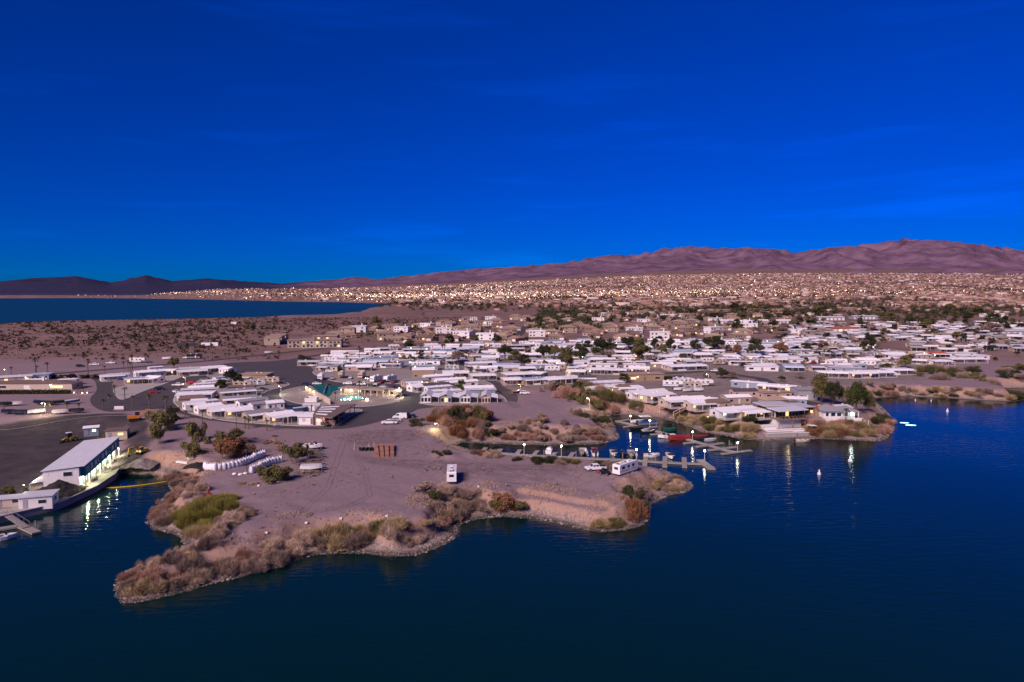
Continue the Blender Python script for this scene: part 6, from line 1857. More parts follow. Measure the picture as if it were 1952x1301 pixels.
def modern_house():
    c = z8(1300, 640, 4.87)
    a, b = G(*c(720, 775), 5.2), G(*c(895, 850), 3.4)
    # plan: left-front corner, near corner, right corner of the balcony
    zt = 8.6
    A, B, C_ = G(*c(720, 770), 5.0), G(*c(890, 800), 4.6), G(*c(1130, 790), 4.6)
    L = C_[0] - B[0]; ang = math.atan2(C_[1] - B[1], C_[0] - B[0]); D = 15.0
    p = Proto()
    p.part('basement', MB().box(0, L, 1.2, D, -4.2, -.2), 'wall_white')
    p.part('balcony_slab', MB().box(-.5, L + .4, -1.6, D, -.19, .12), 'wall_brown')
    p.part('wall', MB().box(.3, L - .3, 2.4, D - .3, .121, 3.0), 'wall_white')
    p.part('roof', MB().side([(-.9, 3.05), (L + .8, 3.35), (L + .8, 3.65), (-.9, 3.35)], -1.9, D * .45), 'roof_silver')
    p.part('roof_fascia', MB().side([(-.95, 2.95), (L + .85, 3.25), (L + .85, 3.34), (-.95, 3.04)], -1.95, D * .45 + .05), 'wall_brown')
    p.part('upper_roof', MB().box(-1.6, L + .2, D * .45 - .6, D + .6, 3.7, 4.0), 'roof_silver')
    p.part('upper_fascia', MB().box(-1.66, L + .26, D * .45 - .66, D + .66, 3.45, 3.69), 'wall_brown')
    n = 7
    for i in range(n):
        x0 = .5 + i * (L - 1) / n
        f = p.part('window', MB().box(x0, x0 + (L - 1) / n - .06, 2.30, 2.39, .2, 2.85), 'wall_brown')
        p.part('pane', MB().box(x0 + .08, x0 + (L - 1) / n - .14, 2.26, 2.31, .28, 2.77), 'lit_warm' if i == 3 else 'window', f)
    for i in range(5):
        y0 = 2.8 + i * (D - 3.6) / 5
        f = p.part('window', MB().box(.21, .29, y0, y0 + (D - 3.6) / 5 - .1, .25, 2.85), 'wall_brown')
        p.part('pane', MB().box(.16, .215, y0 + .1, y0 + (D - 3.6) / 5 - .2, .35, 2.75), 'trim' if i % 2 else 'window', f)
    for i in range(9):
        x = -.4 + i * (L + .7) / 8; p.part('rail_post', MB().box(x - .04, x + .04, -1.55, -1.47, .121, 1.15), 'wall_brown')
    p.part('rail', MB().box(-.45, L + .35, -1.56, -1.46, 1.151, 1.22), 'wall_brown')
    for x in (-.2, L * .5, L + .1):
        p.part('column', MB().box(x - .12, x + .12, -1.3, -1.06, -4.2, -.2), 'wall_brown')
    for i in range(5):
        x = 2 + i * (L - 4) / 4; p.part('balcony_chair', MB().box(x - .35, x + .35, -.8, -.1, .122, .6).box(x - .35, x + .35, -.16, -.08, .61, 1.15), 'dark_steel')
    # rear carport roof to the right
    p.part('carport_roof', MB().box(L + .9, L + 8.5, 5.0, D, 3.0, 3.2), 'roof_silver')
    for x, y in ((L + 8.2, 5.2), (L + 8.2, D - .3), (L + 4, 5.2)):
        p.part('carport_post', MB().box(x - .1, x + .1, y - .1, y + .1, -.6, 2.99), 'wall_brown')
    # white retaining terraces stepping to the beach
    for k, (x0, x1, y0, y1, z0, z1) in enumerate(((-6, L + .6, -3.2, -1.0, -5.5, -3.5), (-8, L * .35, -6.4, -3.3, -6, -4.0), (L * .45, L + 2.0, -6.0, -3.3, -6, -4.3), (-6.5, -1.0, -.95, 3.5, -5.5, -2.6))):
        p.part('terrace', MB().box(x0, x1, y0, y1, z0, z1), 'wall_white' if k in (0, 3) else 'concrete')
        p.part('terrace_cap', MB().box(x0 - .15, x1 + .15, y0 - .15, y0 + .35, z1 + .004, z1 + .22), 'wall_white')
    p.part('parasol', MB().tube((L + .6, -4.6, -4.3), (L + .6, -4.6, -2.0), .05, .05, 6).box(L - .6, L + 1.8, -5.8, -3.4, -1.98, -1.8), 'wall_white')
    o = p.place('modern_house', (B[0], B[1], 5.6), ang); tag(o, 'modern white house with dark balcony and flat roofs on the cove shore', 'house')
    ld = bpy.data.lights.new('balcony_light', 'POINT'); ld.energy = 130; ld.color = (1, .75, .45); ld.shadow_soft_size = .3
    lo = bpy.data.objects.new('balcony_light', ld); col.objects.link(lo); lo.parent = o; lo.location = (L * .5, .6, 2.6)
modern_house()
def point_house():
    c = z8(1300, 640, 4.87)
    a, b = G(*c(1315, 770), 5.0), G(*c(1700, 795), 5.0)
    L = b[0] - a[0] - 1.0; ang = .02; p = Proto(); D = 10
    p.part('wall', MB().box(0, L, 0, D, -1, 2.8), 'wall_white')
    p.part('roof', MB().hip(-.7, L * .62, -.9, D + .6, 2.82, 1.9), 'roof_grey')
    p.part('wing_roof', MB().hip(L * .5, L + 1.2, -2.6, D - 1.5, 2.86, 1.6), 'roof_grey')
    for i, x in enumerate((1.3, 3.6, 5.9, 8.4, 11)):
        if x < L - 1: win(p, x, 0, .9, 1.6 if i else 1.0, 1.3, 'y', 'lit_cool' if i == 4 else None)
    p.part('terrace', MB().box(-1.2, L + .5, -3.6, -.02, -1.5, -.05), 'concrete')
    n = 10
    for i in range(n):
        x0 = -1.2 + i * (L + 1.7) / n; p.part('parapet_panel', MB().box(x0, x0 + (L + 1.7) / n - .03, -3.85, -3.61, -1.2, .85), 'wall_white')
    for x in (L * .55, L * .75, L):
        p.part('porch_post', MB().box(x - .1, x + .1, -2.4, -2.2, -.05, 2.84), 'trim')
    p.part('porch_lamp', MB().box(L * .8 - .3, L * .8 + .3, -2.5, -2.42, 2.3, 2.7), 'bulb_cool')
    # deck on stilts to the right
    p.part('deck', MB().box(L + .6, L + 5.0, -1.5, 4, -.4, -.15), 'wood')
    for x in (L + 1.2, L + 4.6):
        for y in (-1.2, 3.6): p.part('deck_leg', MB().box(x - .12, x + .12, y - .12, y + .12, -5, -.41), 'trim')
    o = p.place('point_house', (a[0], a[1], 5.0), ang); tag(o, 'white house with grey hipped roof and white parapet on the point', 'house')
    ld = bpy.data.lights.new('porch_light', 'POINT'); ld.energy = 160; ld.color = (.7, .95, 1); ld.shadow_soft_size = .25
    lo = bpy.data.objects.new('porch_light', ld); col.objects.link(lo); lo.parent = o; lo.location = (L * .8, -3.0, 2.3)
    # long white stair to the beach
    s0, s1 = G(*c(1650, 785), 4.6), G(*c(1765, 905), .8)
    p = Proto(); n = 26
    for i in range(n):
        t = i / (n - 1); x, y, zz = s0[0] + (s1[0] - s0[0]) * t, s0[1] + (s1[1] - s0[1]) * t, 4.6 - 3.8 * t
        p.part('tread', MB().box(x - .7, x + .7, y - .22, y + .22, zz - .12, zz), 'wall_white')
    for s in (-.75, .75):
        p.part('handrail', MB().bar((s0[0] + s, s0[1], 5.6), (s1[0] + s, s1[1], 1.8), .09, .09), 'wall_white')
        for t in (0, .25, .5, .75, 1):
            x, y, zz = s0[0] + (s1[0] - s0[0]) * t + s, s0[1] + (s1[1] - s0[1]) * t, 4.6 - 3.8 * t
            p.part('rail_post', MB().box(x - .05, x + .05, y - .05, y + .05, zz - .8, zz + 1.0), 'wall_white')
    tag(p.place('beach_stair', (0, 0, 0)), 'long white beach stair with handrails below the house on the point', 'stairs')
point_house()
def bluff_stair():
    c = z8(950, 640, 4.87)
    p = Proto()
    top = G(*c(1640, 625), 5.4); tl = G(*c(1490, 665), 4.2)
    pts = [(*G(*c(1600, 620), 5.6), 5.6), (*G(*c(1495, 660), 4.3), 4.3)]
    for a, b in (((1590, 622, 5.6), (1495, 668, 4.2)), ((1740, 655, 5.2), (1625, 710, 2.9)), ((1590, 622, 5.6), (1650, 625, 5.6)), ((1665, 630, 5.5), (1740, 655, 5.2))):
        A, B = (*G(*c(a[0], a[1]), a[2] + 1), a[2] + 1), (*G(*c(b[0], b[1]), b[2] + 1), b[2] + 1)
        p.part('handrail', MB().bar(A, B, .14, .14), 'trim')
        p.part('flight', MB().bar((A[0], A[1], A[2] - 1.1), (B[0], B[1], B[2] - 1.1), 1.3, .2), 'timber_red')
        for t in (0, .5, 1):
            x, y, z = (A[k] + (B[k] - A[k]) * t for k in range(3)); p.part('rail_post', MB().box(x - .06, x + .06, y - .06, y + .06, z - 2.6, z), 'trim')
    p.part('retaining_wall', MB().bar((*G(*c(1560, 655), 4.0), 4.0), (*G(*c(1640, 705), 3.0), 3.0), .4, 2.6), 'timber_red')
    o = p.place('bluff_stair', (0, 0, 0)); tag(o, 'zigzag orange timber stair with pale rails down the bluff', 'stairs')
    q = G(*c(1600, 640), 5); ld = bpy.data.lights.new('stair_light', 'POINT'); ld.energy = 300; ld.color = (1, .62, .32); ld.shadow_soft_size = .2
    lo = bpy.data.objects.new('stair_light', ld); col.objects.link(lo); lo.parent = o; lo.location = (q[0], q[1] - 2.0, 6.8)
    c2 = z8(1300, 640, 4.87)
    for i, (x, y) in enumerate(((290, 722), (265, 745), (238, 770))):
        q = hit(*c2(x, y)); p = Proto(); p.part('stake', MB().tube((0, 0, -.1), (0, 0, .6), .04, .04, 5), 'dark_steel'); p.part('lamp_top', MB().ball((0, 0, .7), .16, 6, 4), 'bulb_warm')
        enroll(p.place('path_light', tuple(q)), 'small path light', 'on the bluff path left of the modern house', 'lamp', 'path lights')
bluff_stair()
# right-hand group
c = z8(1552, 600, 4.87); Z = 'on the far right shore'
for q in ((20, 522, 300, 530, 7, 'cream', 'white', 'flat', 'full', False), (280, 532, 520, 526, 7, 'cream', 'white', 'flat', 'full', True), (400, 522, 700, 520, 7, 'white', 'white', 'flat', 'full', False), (640, 502, 880, 500, 7, 'cream', 'white', 'flat', 'full', False), (920, 412, 1060, 420, 6, 'cream', 'white', 'flat', 'full', False), (1060, 422, 1240, 420, 6, 'white', 'white', 'flat', 'full', True), (1220, 402, 1550, 400, 7, 'cream', 'white', 'flat', 'full', False),
          (1330, 378, 1600, 375, 6, 'white', 'white', 'flat', None, False), (1220, 352, 1480, 350, 6, 'white', 'white', 'flat', None, False), (920, 372, 1060, 368, 6, 'cream', 'white', 'flat', None, False), (130, 415, 240, 412, 6, 'white', 'white', 'gable', None, False), (380, 398, 560, 400, 6, 'cream', 'white', 'flat', 'full', True), (640, 408, 790, 398, 6, 'peach', 'white', 'flat', None, False), (720, 378, 900, 372, 6, 'white', 'white', 'flat', None, False), (680, 343, 820, 340, 6, 'bluegrey', 'silver', 'flat', None, False), (900, 347, 1030, 345, 6, 'yellow', 'white', 'flat', None, True), (130, 480, 430, 490, 6, 'bluegrey', 'silver', 'flat', None, False), (200, 455, 330, 455, 6, 'white', 'white', 'gable', None, False), (1075, 355, 1240, 358, 8, 'tan', 'red', 'hip', 'full', True)):
    ridge_home(c, *q[:9], Z, q[9])

# ------------------------------------------------------------------ plants where the survey shows them
def in_poly(u, v, P):
    c = False
    for i in range(len(P)):
        (x0, y0), (x1, y1) = P[i], P[i - 1]
        if (y0 > v) != (y1 > v) and u < (x1 - x0) * (v - y0) / (y1 - y0) + x0:
            c = not c
    return c
def thicket(poly, n, colours, r, h, zone, kind=None, gap=0.75):
    us = [p[0] for p in poly]; vs = [p[1] for p in poly]; put = []; tries = 0
    while len(put) < n and tries < n * 40:
        tries += 1
        u, v = random.uniform(min(us), max(us)), random.uniform(min(vs), max(vs))
        if not in_poly(u, v, poly): continue
        q = hit(u, v)
        if q.z < 0.25: continue
        rr = random.uniform(*r)
        if any((q.x - a) ** 2 + (q.y - b) ** 2 < (gap * (rr + c) * .8) ** 2 for a, b, c in put): continue
        put.append((q.x, q.y, rr))
        shrub(q, rr, rr * random.uniform(*h) * .8, random.choice(colours), zone, random.choice(kind) if kind else None)
DRY = ['dry', 'greybrown', 'reddry', 'greybrown', 'dry']
FE = ['feather0', 'feather1', 'feather2', 'feather3']
LE = ['leafy0', 'leafy1', 'leafy2']
thicket([(222, 1100), (250, 1090), (300, 1100), (420, 1075), (520, 1045), (560, 1040), (570, 1062), (520, 1080), (440, 1100), (330, 1130), (240, 1140)], 40, DRY + ['reddry', 'straw'], (1.2, 2.3), (.95, 1.4), 'on the spit\'s outer bank', FE)
thicket([(235, 1090), (330, 1052), (355, 1045), (470, 965), (478, 985), (370, 1062), (270, 1090)], 20, ['dry', 'greybrown', 'dry', 'straw'], (1.2, 2.0), (.9, 1.4), 'along the spit\'s inner ridge', FE)
thicket([(345, 985), (395, 955), (430, 950), (452, 965), (420, 1000), (365, 1032), (342, 1026)], 11, ['yellowgreen', 'yellowgreen', 'yellowgreen', 'yellowgreen', 'straw'], (2.0, 3.0), (.9, 1.2), 'in the bright patch beside the spit', ['reed0'], .55)
thicket([(300, 905), (380, 905), (395, 950), (345, 985), (325, 1005), (292, 1000), (290, 975), (330, 950), (330, 920)], 26, DRY, (1.2, 2.2), (.8, 1.3), 'on the basin\'s east bank', FE)
thicket([(570, 1030), (640, 1010), (735, 995), (745, 1020), (690, 1040), (600, 1050)], 20, ['greybrown', 'dry', 'olive', 'straw', 'greybrown'], (1.6, 2.7), (1.0, 1.5), 'above the middle beach', FE)
thicket([(745, 1000), (800, 995), (870, 1000), (870, 1030), (800, 1045), (750, 1045)], 9, ['dry', 'reddry', 'straw'], (1.0, 2.0), (.9, 1.3), 'on the small cliff left of the bay', FE)
thicket([(805, 940), (850, 935), (905, 945), (915, 965), (870, 1000), (835, 1000), (825, 965)], 15, ['greybrown', 'dark', 'olive', 'greybrown', 'dry'], (1.6, 2.8), (.95, 1.4), 'in the thicket left of the beach', FE + LE)
for u, v, r, h, c, k in ((960, 972, 3.6, 3.6, 'rust', 'leafy0'), (985, 974, 2.6, 2.4, 'olive', 'leafy1'), (945, 970, 2.6, 2.2, 'olive', 'leafy2'), (1075, 998, 2.6, 2.6, 'rust', 'feather1'), (1095, 1002, 1.8, 1.6, 'olive', 'feather2'), (1145, 1002, 2.4, 1.5, 'straw', 'feather0'), (1170, 1001, 2.0, 1.4, 'olive', 'feather3'), (1015, 985, 1.6, 1.1, 'olive', 'feather2')):
    shrub(hit(u, v), r, h, c, 'below the eastern cliff', k)
for u, v, r, h, c, k in ((1205, 955, 3.2, 3.2, 'dark', 'leafy1'), (1220, 950, 3.0, 2.6, 'greybrown', 'leafy0'), (1213, 983, 3.0, 3.0, 'rust', 'feather0'), (1222, 972, 2.2, 2.0, 'dry', 'feather2'), (1202, 970, 2.2, 2.4, 'rust', 'feather1')):
    shrub(hit(u, v), r, h, c, 'in the gully on the east point', k)
thicket([(1230, 925), (1270, 910), (1300, 915), (1295, 935), (1250, 940)], 9, ['dry', 'straw', 'greybrown'], (1.0, 1.9), (.8, 1.2), 'on the east point', FE)
thicket([(815, 792), (880, 785), (935, 795), (950, 830), (950, 848), (905, 842), (870, 830), (830, 805)], 24, ['rust', 'reddry', 'rust', 'greybrown', 'dark', 'olive'], (2.2, 3.9), (1.1, 1.6), 'at the head of the near cove', FE + LE, .6)
thicket([(950, 815), (1040, 800), (1120, 815), (1165, 838), (1120, 846), (960, 845)], 30, ['greybrown', 'dry', 'greybrown', 'reddry', 'olive'], (1.4, 2.7), (.8, 1.3), 'on the middle peninsula\'s slope', FE + LE)
thicket([(1100, 790), (1150, 785), (1172, 800), (1175, 822), (1150, 815)], 9, ['greybrown', 'dark', 'dry'], (1.6, 2.6), (.8, 1.3), 'on the middle peninsula\'s tip', FE)
thicket([(1020, 745), (1060, 738), (1120, 735), (1190, 760), (1225, 788), (1165, 788), (1125, 778), (1070, 760)], 30, ['dark', 'greybrown', 'greybrown', 'reddry', 'olive', 'dark'], (2.2, 4.2), (1.0, 1.5), 'at the head of the far cove', FE + LE, .6)
thicket([(1280, 795), (1325, 785), (1345, 800), (1400, 810), (1450, 825), (1440, 836), (1380, 825), (1310, 808)], 16, ['straw', 'olive', 'straw', 'greybrown'], (1.8, 3.0), (.8, 1.2), 'on the bank above the far dock', FE)
thicket([(1405, 795), (1440, 790), (1440, 820), (1415, 815)], 6, ['olive', 'dark', 'straw'], (1.6, 2.8), (1.0, 1.5), 'left of the modern house', FE)
thicket([(1545, 808), (1600, 805), (1650, 812), (1660, 830), (1600, 834), (1550, 832)], 22, ['straw', 'olive', 'reddry', 'straw', 'rust'], (1.8, 3.0), (.8, 1.2), 'on the slope below the white point house', FE, .55)
thicket([(1670, 800), (1700, 795), (1702, 830), (1680, 835), (1665, 820)], 9, ['reddry', 'rust', 'dark'], (1.8, 3.0), (.8, 1.3), 'right of the long white beach stair', FE)
thicket([(1655, 735), (1715, 735), (1730, 752), (1670, 755)], 8, ['dark', 'reddry', 'greybrown'], (2.0, 4.0), (.8, 1.2), 'on the bank behind the point', FE + LE)
thicket([(1740, 745), (1820, 740), (1930, 752), (1940, 762), (1830, 758), (1745, 754)], 16, ['straw', 'greybrown', 'dark', 'dry'], (2.0, 3.6), (.6, 1.0), 'on the far right spit', FE)
thicket([(1740, 705), (1952, 700), (1952, 735), (1800, 732), (1740, 722)], 22, ['dark', 'greybrown', 'dark', 'olive'], (2.5, 5.0), (.7, 1.1), 'in the scrub behind the far right spit', FE + LE)
thicket([(895, 848), (940, 858), (955, 872), (925, 872), (895, 862)], 9, ['greybrown', 'dry', 'rust'], (1.0, 2.0), (.8, 1.2), 'at the inner end of the near dock', FE)
thicket([(985, 876), (1095, 880), (1190, 886), (1190, 892), (1090, 886), (985, 880)], 10, ['dark', 'greybrown', 'olive'], (1.2, 2.2), (.6, .9), 'between the near dock and the gravel', FE)
thicket([(620, 905), (565, 905), (500, 905), (440, 925), (450, 930), (560, 920)], 5, ['greybrown', 'dry'], (.8, 1.4), (.6, .9), 'below the white bags', FE)
thicket([(480, 835), (545, 830), (560, 850), (535, 860), (510, 850)], 9, ['greybrown', 'reddry', 'dry'], (.8, 1.5), (.6, .9), 'along the curved ramp', FE)
# single bushes and small trees around the loop and basin
for u, v, w, h, c, k, z in ((302, 822, 42, 42, 'olive', 'leafy0', 'beside the orange excavator'), (328, 812, 24, 24, 'dark', 'leafy1', 'right of the olive trees by the road'), (302, 846, 30, 34, 'olive', 'leafy2', 'below the olive trees by the road'), (376, 842, 36, 42, 'olive', 'leafy1', 'on the hillside below the loop road'), (365, 872, 30, 34, 'olive', 'leafy0', 'above the white plank'),
                         (428, 875, 52, 40, 'rust', 'leafy2', 'on the hillside above the white bags'), (458, 868, 36, 36, 'rust', 'leafy0', 'on the hillside above the white bags'), (440, 846, 42, 32, 'olive', 'leafy1', 'on the hillside below the loop road'), (415, 858, 26, 24, 'olive', 'leafy2', 'on the hillside above the white bags'),
                         (561, 884, 36, 40, 'olive', 'leafy2', 'left of the boat trailers'), (576, 870, 24, 28, 'dark', 'leafy1', 'left of the boat trailers'), (518, 918, 46, 34, 'olive', 'leafy0', 'in front of the lower bag row'), (540, 915, 34, 28, 'olive', 'leafy1', 'in front of the lower bag row'), (505, 914, 24, 24, 'olive', 'leafy2', 'in front of the lower bag row'),
                         (330, 800, 20, 26, 'dark', 'leafy0', 'right of the olive trees by the road'), (196, 847, 30, 18, 'olive', 'leafy0', 'behind the boathouse roof'), (20, 948, 26, 26, 'olive', 'leafy1', 'between the two quay sheds'), (795, 812, 26, 16, 'dark', 'leafy0', 'behind the parked black pickup'), (845, 868, 26, 12, 'dark', 'leafy1', 'right of the timber stacks'), (1030, 803, 22, 18, 'greybrown', 'leafy0', 'on top of the middle peninsula'), (1283, 905, 12, 6, 'dark', 'leafy0', 'behind the travel trailer on the point')):
    q = hit(u, v); m = q.y / FOCAL
    shrub(q, w * m * .62, h * m * .80, c, z, k)
for u, v, w, h, c, z, k in ((332, 708, 24, 26, 'olive', 'behind the homes north-west of the loop', None), (441, 735, 34, 30, 'dark', 'inside the loop of homes', None), (423, 745, 26, 22, 'dark', 'inside the loop of homes', None), (456, 736, 22, 24, 'dark', 'inside the loop of homes', None),
                       (1565, 768, 46, 56, 'olive', 'in the grove behind the point house', 'weep0'), (1588, 772, 36, 46, 'dark', 'in the grove behind the point house', 'weep1'), (1632, 790, 46, 64, 'green', 'in the grove behind the point house', 'weep1'), (1655, 785, 28, 40, 'olive', 'in the grove behind the point house', 'weep0'), (1608, 772, 30, 36, 'greybrown', 'in the grove behind the point house', 'weep0'),
                       (875, 750, 26, 18, 'green', 'behind the four cottages', None), (880, 742, 18, 18, 'green', 'behind the four cottages', None), (1725, 702, 26, 24, 'olive', 'among the homes on the far right shore', None), (1690, 706, 22, 14, 'olive', 'among the homes on the far right shore', None)):
    q = hit(u, v); m = q.y / FOCAL
    tree(q, h * m * 1.05, w * m, c, z, k)
PARKTREES = [(1149, 683, 41, 32, 'dark'), (1079, 708, 26, 40, 'olive'), (1106, 692, 28, 32, 'dark'), (1036, 690, 26, 28, 'dark'), (1057, 690, 24, 28, 'olive'), (1198, 670, 30, 24, 'dark'), (1219, 692, 32, 40, 'olive'), (1248, 670, 14, 22, 'dark'), (1278, 674, 18, 25, 'dark'), (1262, 684, 18, 25, 'olive'), (1324, 670, 18, 20, 'dark'), (1349, 668, 20, 22, 'dark'), (1366, 671, 24, 26, 'dark'),
             (1440, 681, 30, 32, 'dark'), (1487, 681, 28, 24, 'rust'), (1657, 672, 22, 32, 'dark'), (857, 661, 18, 20, 'dark'), (873, 697, 26, 24, 'greybrown'), (963, 688, 30, 26, 'dark'), (982, 693, 24, 22, 'olive'), (947, 656, 16, 16, 'dark'), (1000, 698, 22, 20, 'dark'), (1300, 690, 14, 14, 'olive'), (1120, 668, 16, 16, 'dark'), (905, 656, 14, 15, 'olive'), (1540, 672, 16, 16, 'dark'), (1405, 678, 14, 18, 'rust'), (780, 662, 12, 14, 'olive'), (1190, 730, 20, 16, 'dark'), (1375, 722, 20, 18, 'dark'), (1395, 722, 18, 12, 'greybrown'), (1345, 720, 14, 10, 'greybrown'), (1525, 722, 16, 10, 'greybrown'), (1490, 728, 14, 10, 'dark')]
for u, v, w, h, c in PARKTREES:
    q = hit(u, v); m = q.y / FOCAL; tree(q, h * m * 1.2, w * m * 1.3, c, 'among the park rows')
palms = [(21.5, 714, 16), (68, 712, 33), (70, 713, 17), (91, 710, 21), (168, 716, 35), (200, 711, 15), (236, 706, 18), (244, 708, 23), (249, 708, 20), (252, 704, 30), (405, 682, 12), (430, 689, 17), (436, 688, 17), (449, 685, 12), (452, 685, 11), (506, 671, 12), (397, 689, 10)]
for u, v, h in palms: q = hit(u, v); palm(q, h * q.y / FOCAL, 'along the long desert road')
for u, v, h in ((219, 755, 23), (238, 763, 27), (197, 782, 23), (209, 773, 23), (253, 775, 23), (285, 780, 31), (317, 792, 41), (97.5, 789, 25), (128, 789, 25), (151, 783, 15), (8, 785, 19), (153, 751, 16), (159, 750, 15), (148, 752, 14)):
    q = hit(u, v); palm(q, h * q.y / FOCAL, 'around the entrance roads')
for u, v, h in ((353, 799, 18), (386, 804, 25), (467, 817, 25), (474, 818, 21), (509, 822, 23), (1612, 806, 30)):
    q = hit(u, v); palm(q, h * q.y / FOCAL, 'along the loop\'s south road' if u < 1000 else 'in front of the point house')
for u, v, h in ((685, 690, 33), (782, 707, 33), (803, 682, 27), (823, 690, 21), (848, 676, 22), (844, 675, 20), (768, 690, 14), (772, 668, 11), (716, 690, 11), (788, 664, 12), (661, 696, 20), (668, 703, 20), (626, 690, 20), (890, 713, 16), (900, 721, 24), (911, 717, 20), (945, 723, 17), (1002, 676, 16), (1110, 662, 14), (1170, 660, 14), (1186, 658, 16), (1560, 682, 20), (1570, 684, 18), (1585, 690, 22), (1410, 676, 18), (1608, 690, 24), (1625, 684, 16), (1640, 690, 20), (1700, 704, 24), (1857, 668, 16), (1862, 669, 14)):
    q = hit(u, v); palm(q, h * q.y / FOCAL, 'among the park rows')
for i, (u, v) in enumerate(((182, 722, ), (165, 722), (157, 722), (104, 722), (118, 722), (140, 720), (132, 721))):
    q = hit(u, v); shrub(q, 1.8, 1.9, 'dark', 'along the far edge of the entrance road', 'leafy0')

# ------------------------------------------------------------------ uncountable cover: dry grass, shore stones, desert scrub
def sample(n, x0, x1, y0, y1, seed):
    r = np.random.default_rng(seed); return r.uniform(x0, x1, n), r.uniform(y0, y1, n), r
def Hv(x, y):
    i = np.clip(np.searchsorted(XS, x) - 1, 0, len(XS) - 2); j = np.clip(np.searchsorted(YS, y) - 1, 0, len(YS) - 2)
    fx = (x - XS[i]) / (XS[i + 1] - XS[i]); fy = (y - YS[j]) / (YS[j + 1] - YS[j])
    f = lambda A: (A[j, i] * (1 - fx) + A[j, i + 1] * fx) * (1 - fy) + (A[j + 1, i] * (1 - fx) + A[j + 1, i + 1] * fx) * fy
    return f(HZ), f(SD)
leafmat('scrub_brown', (0.075, 0.042, 0.032))
def grass():
    x, y, r = sample(260000, -125, 185, 106, 330, 5)
    h, s = Hv(x, y)
    d = fbm(x / 7, y / 7, 3, 77)
    keep = (s > 2.2) & (s < 9 + 8 * d) & (d > .50) & (h > .5)
    x, y, h = x[keep], y[keep], h[keep]; n = min(len(x), 26000); x, y, h = x[:n], y[:n], h[:n]
    k = 4; X = np.repeat(x, k) + r.normal(0, .12, n * k); Y = np.repeat(y, k) + r.normal(0, .12, n * k); Z = np.repeat(h, k) - .03; L = r.uniform(.2, .65, n * k)
    a = r.uniform(0, 6.28, n * k); w = .05
    V = np.stack((np.stack((X - w * np.cos(a), Y - w * np.sin(a), Z), 1), np.stack((X + w * np.cos(a), Y + w * np.sin(a), Z), 1), np.stack((X + r.normal(0, .16, n * k), Y + r.normal(0, .16, n * k), Z + L), 1)), 1).reshape(-1, 3)
    stuff('dry_grass', np_mesh('dry_grass', V, np.arange(len(V)).reshape(-1, 3), 'leaf_dry'), 'dry tan grass tufts on the shore banks', 'grass')
grass()
pmat('stone', (0.27, 0.22, 0.20), var=.45, scale=.9, rough=.9)
def stones():
    x, y, r = sample(420000, -125, 185, 106, 330, 6)
    h, s = Hv(x, y); d = fbm(x / 9, y / 9, 3, 31)
    keep = (s > -.15) & (s < 1.5 + 4.5 * d)
    x, y, h = x[keep], y[keep], h[keep]; n = min(len(x), 14000); x, y, h = x[:n], y[:n], h[:n]
    base = np.array([(1, 0, -.3), (.3, .9, -.3), (-.8, .55, -.3), (-.8, -.6, -.3), (.35, -.95, -.3), (.5, .3, .6), (-.4, .35, .55), (-.1, -.55, .6)])
    tri = np.array([(0, 1, 5), (1, 2, 6), (1, 6, 5), (2, 3, 6), (3, 4, 7), (3, 7, 6), (4, 0, 7), (0, 5, 7), (5, 6, 7)])
    sz = r.uniform(.08, .20, n) * (1 + 1.6 * (r.uniform(0, 1, n) > .95)); a = r.uniform(0, 6.28, n); c, s_ = np.cos(a), np.sin(a)
    B = base[None] * (1 + r.normal(0, .15, (n, 8, 3)))
    V = np.stack((B[..., 0] * c[:, None] - B[..., 1] * s_[:, None], B[..., 0] * s_[:, None] + B[..., 1] * c[:, None], B[..., 2] * .75), -1) * sz[:, None, None] + np.stack((x, y, np.maximum(h, -.05)), 1)[:, None, :]
    F = tri[None] + (np.arange(n) * 8)[:, None, None]
    stuff('shore_stones', np_mesh('shore_stones', V.reshape(-1, 3), F.reshape(-1, 3), 'stone'), 'pale stones strewn along the waterline', 'stones')
stones()
def scrub(name, n, x0, x1, y0, y1, seed, size, mat, label, mask):
    x, y, r = sample(n * 4, x0, x1, y0, y1, seed); h, s = Hv(x, y)
    keep = (h > .8) & mask(x, y, r); x, y, h = x[keep][:n], y[keep][:n], h[keep][:n]; n = len(x)
    k = 26; sc = np.repeat(size * r.lognormal(0, .45, n), k)
    th = r.uniform(0, 6.28, n * k); q = r.uniform(0, 1, n * k) ** .6; el = r.uniform(0, 1.5, n * k)
    P = np.stack((np.repeat(x, k) + sc * q * np.cos(th) * np.cos(el), np.repeat(y, k) + sc * q * np.sin(th) * np.cos(el), np.repeat(h, k) + sc * q * np.sin(el) * .8), 1)
    d = r.normal(0, 1, (n * k, 3)); d /= np.linalg.norm(d, axis=1)[:, None]; e = np.cross(d, r.normal(0, 1, (n * k, 3))); e /= np.linalg.norm(e, axis=1)[:, None]
    w = sc[:, None] * .30
    V = np.stack((P - d * w, P + e * w, P + d * w), 1).reshape(-1, 3)
    stuff(name, np_mesh(name, V, np.arange(len(V)).reshape(-1, 3), mat), label, 'scrub')
desert = lambda x, y, r: (x / y < -0.03) & (y > 470 - 0 * x) & ((x / y < -0.34) | (y > 700)) & (fbm(x / 60, y / 60, 3, 91) > .42 + .2 * r.uniform(-1, 1, len(x)))
scrub('desert_scrub', 9000, -1000, 150, 470, 1150, 15, 1.0, 'scrub_brown', 'brown scrub dotted over the desert flats', desert)
scrub('dark_scrub', 1500, -900, 0, 520, 1000, 16, 1.8, 'leaf_dark', 'dark bushes scattered over the desert flats', desert)

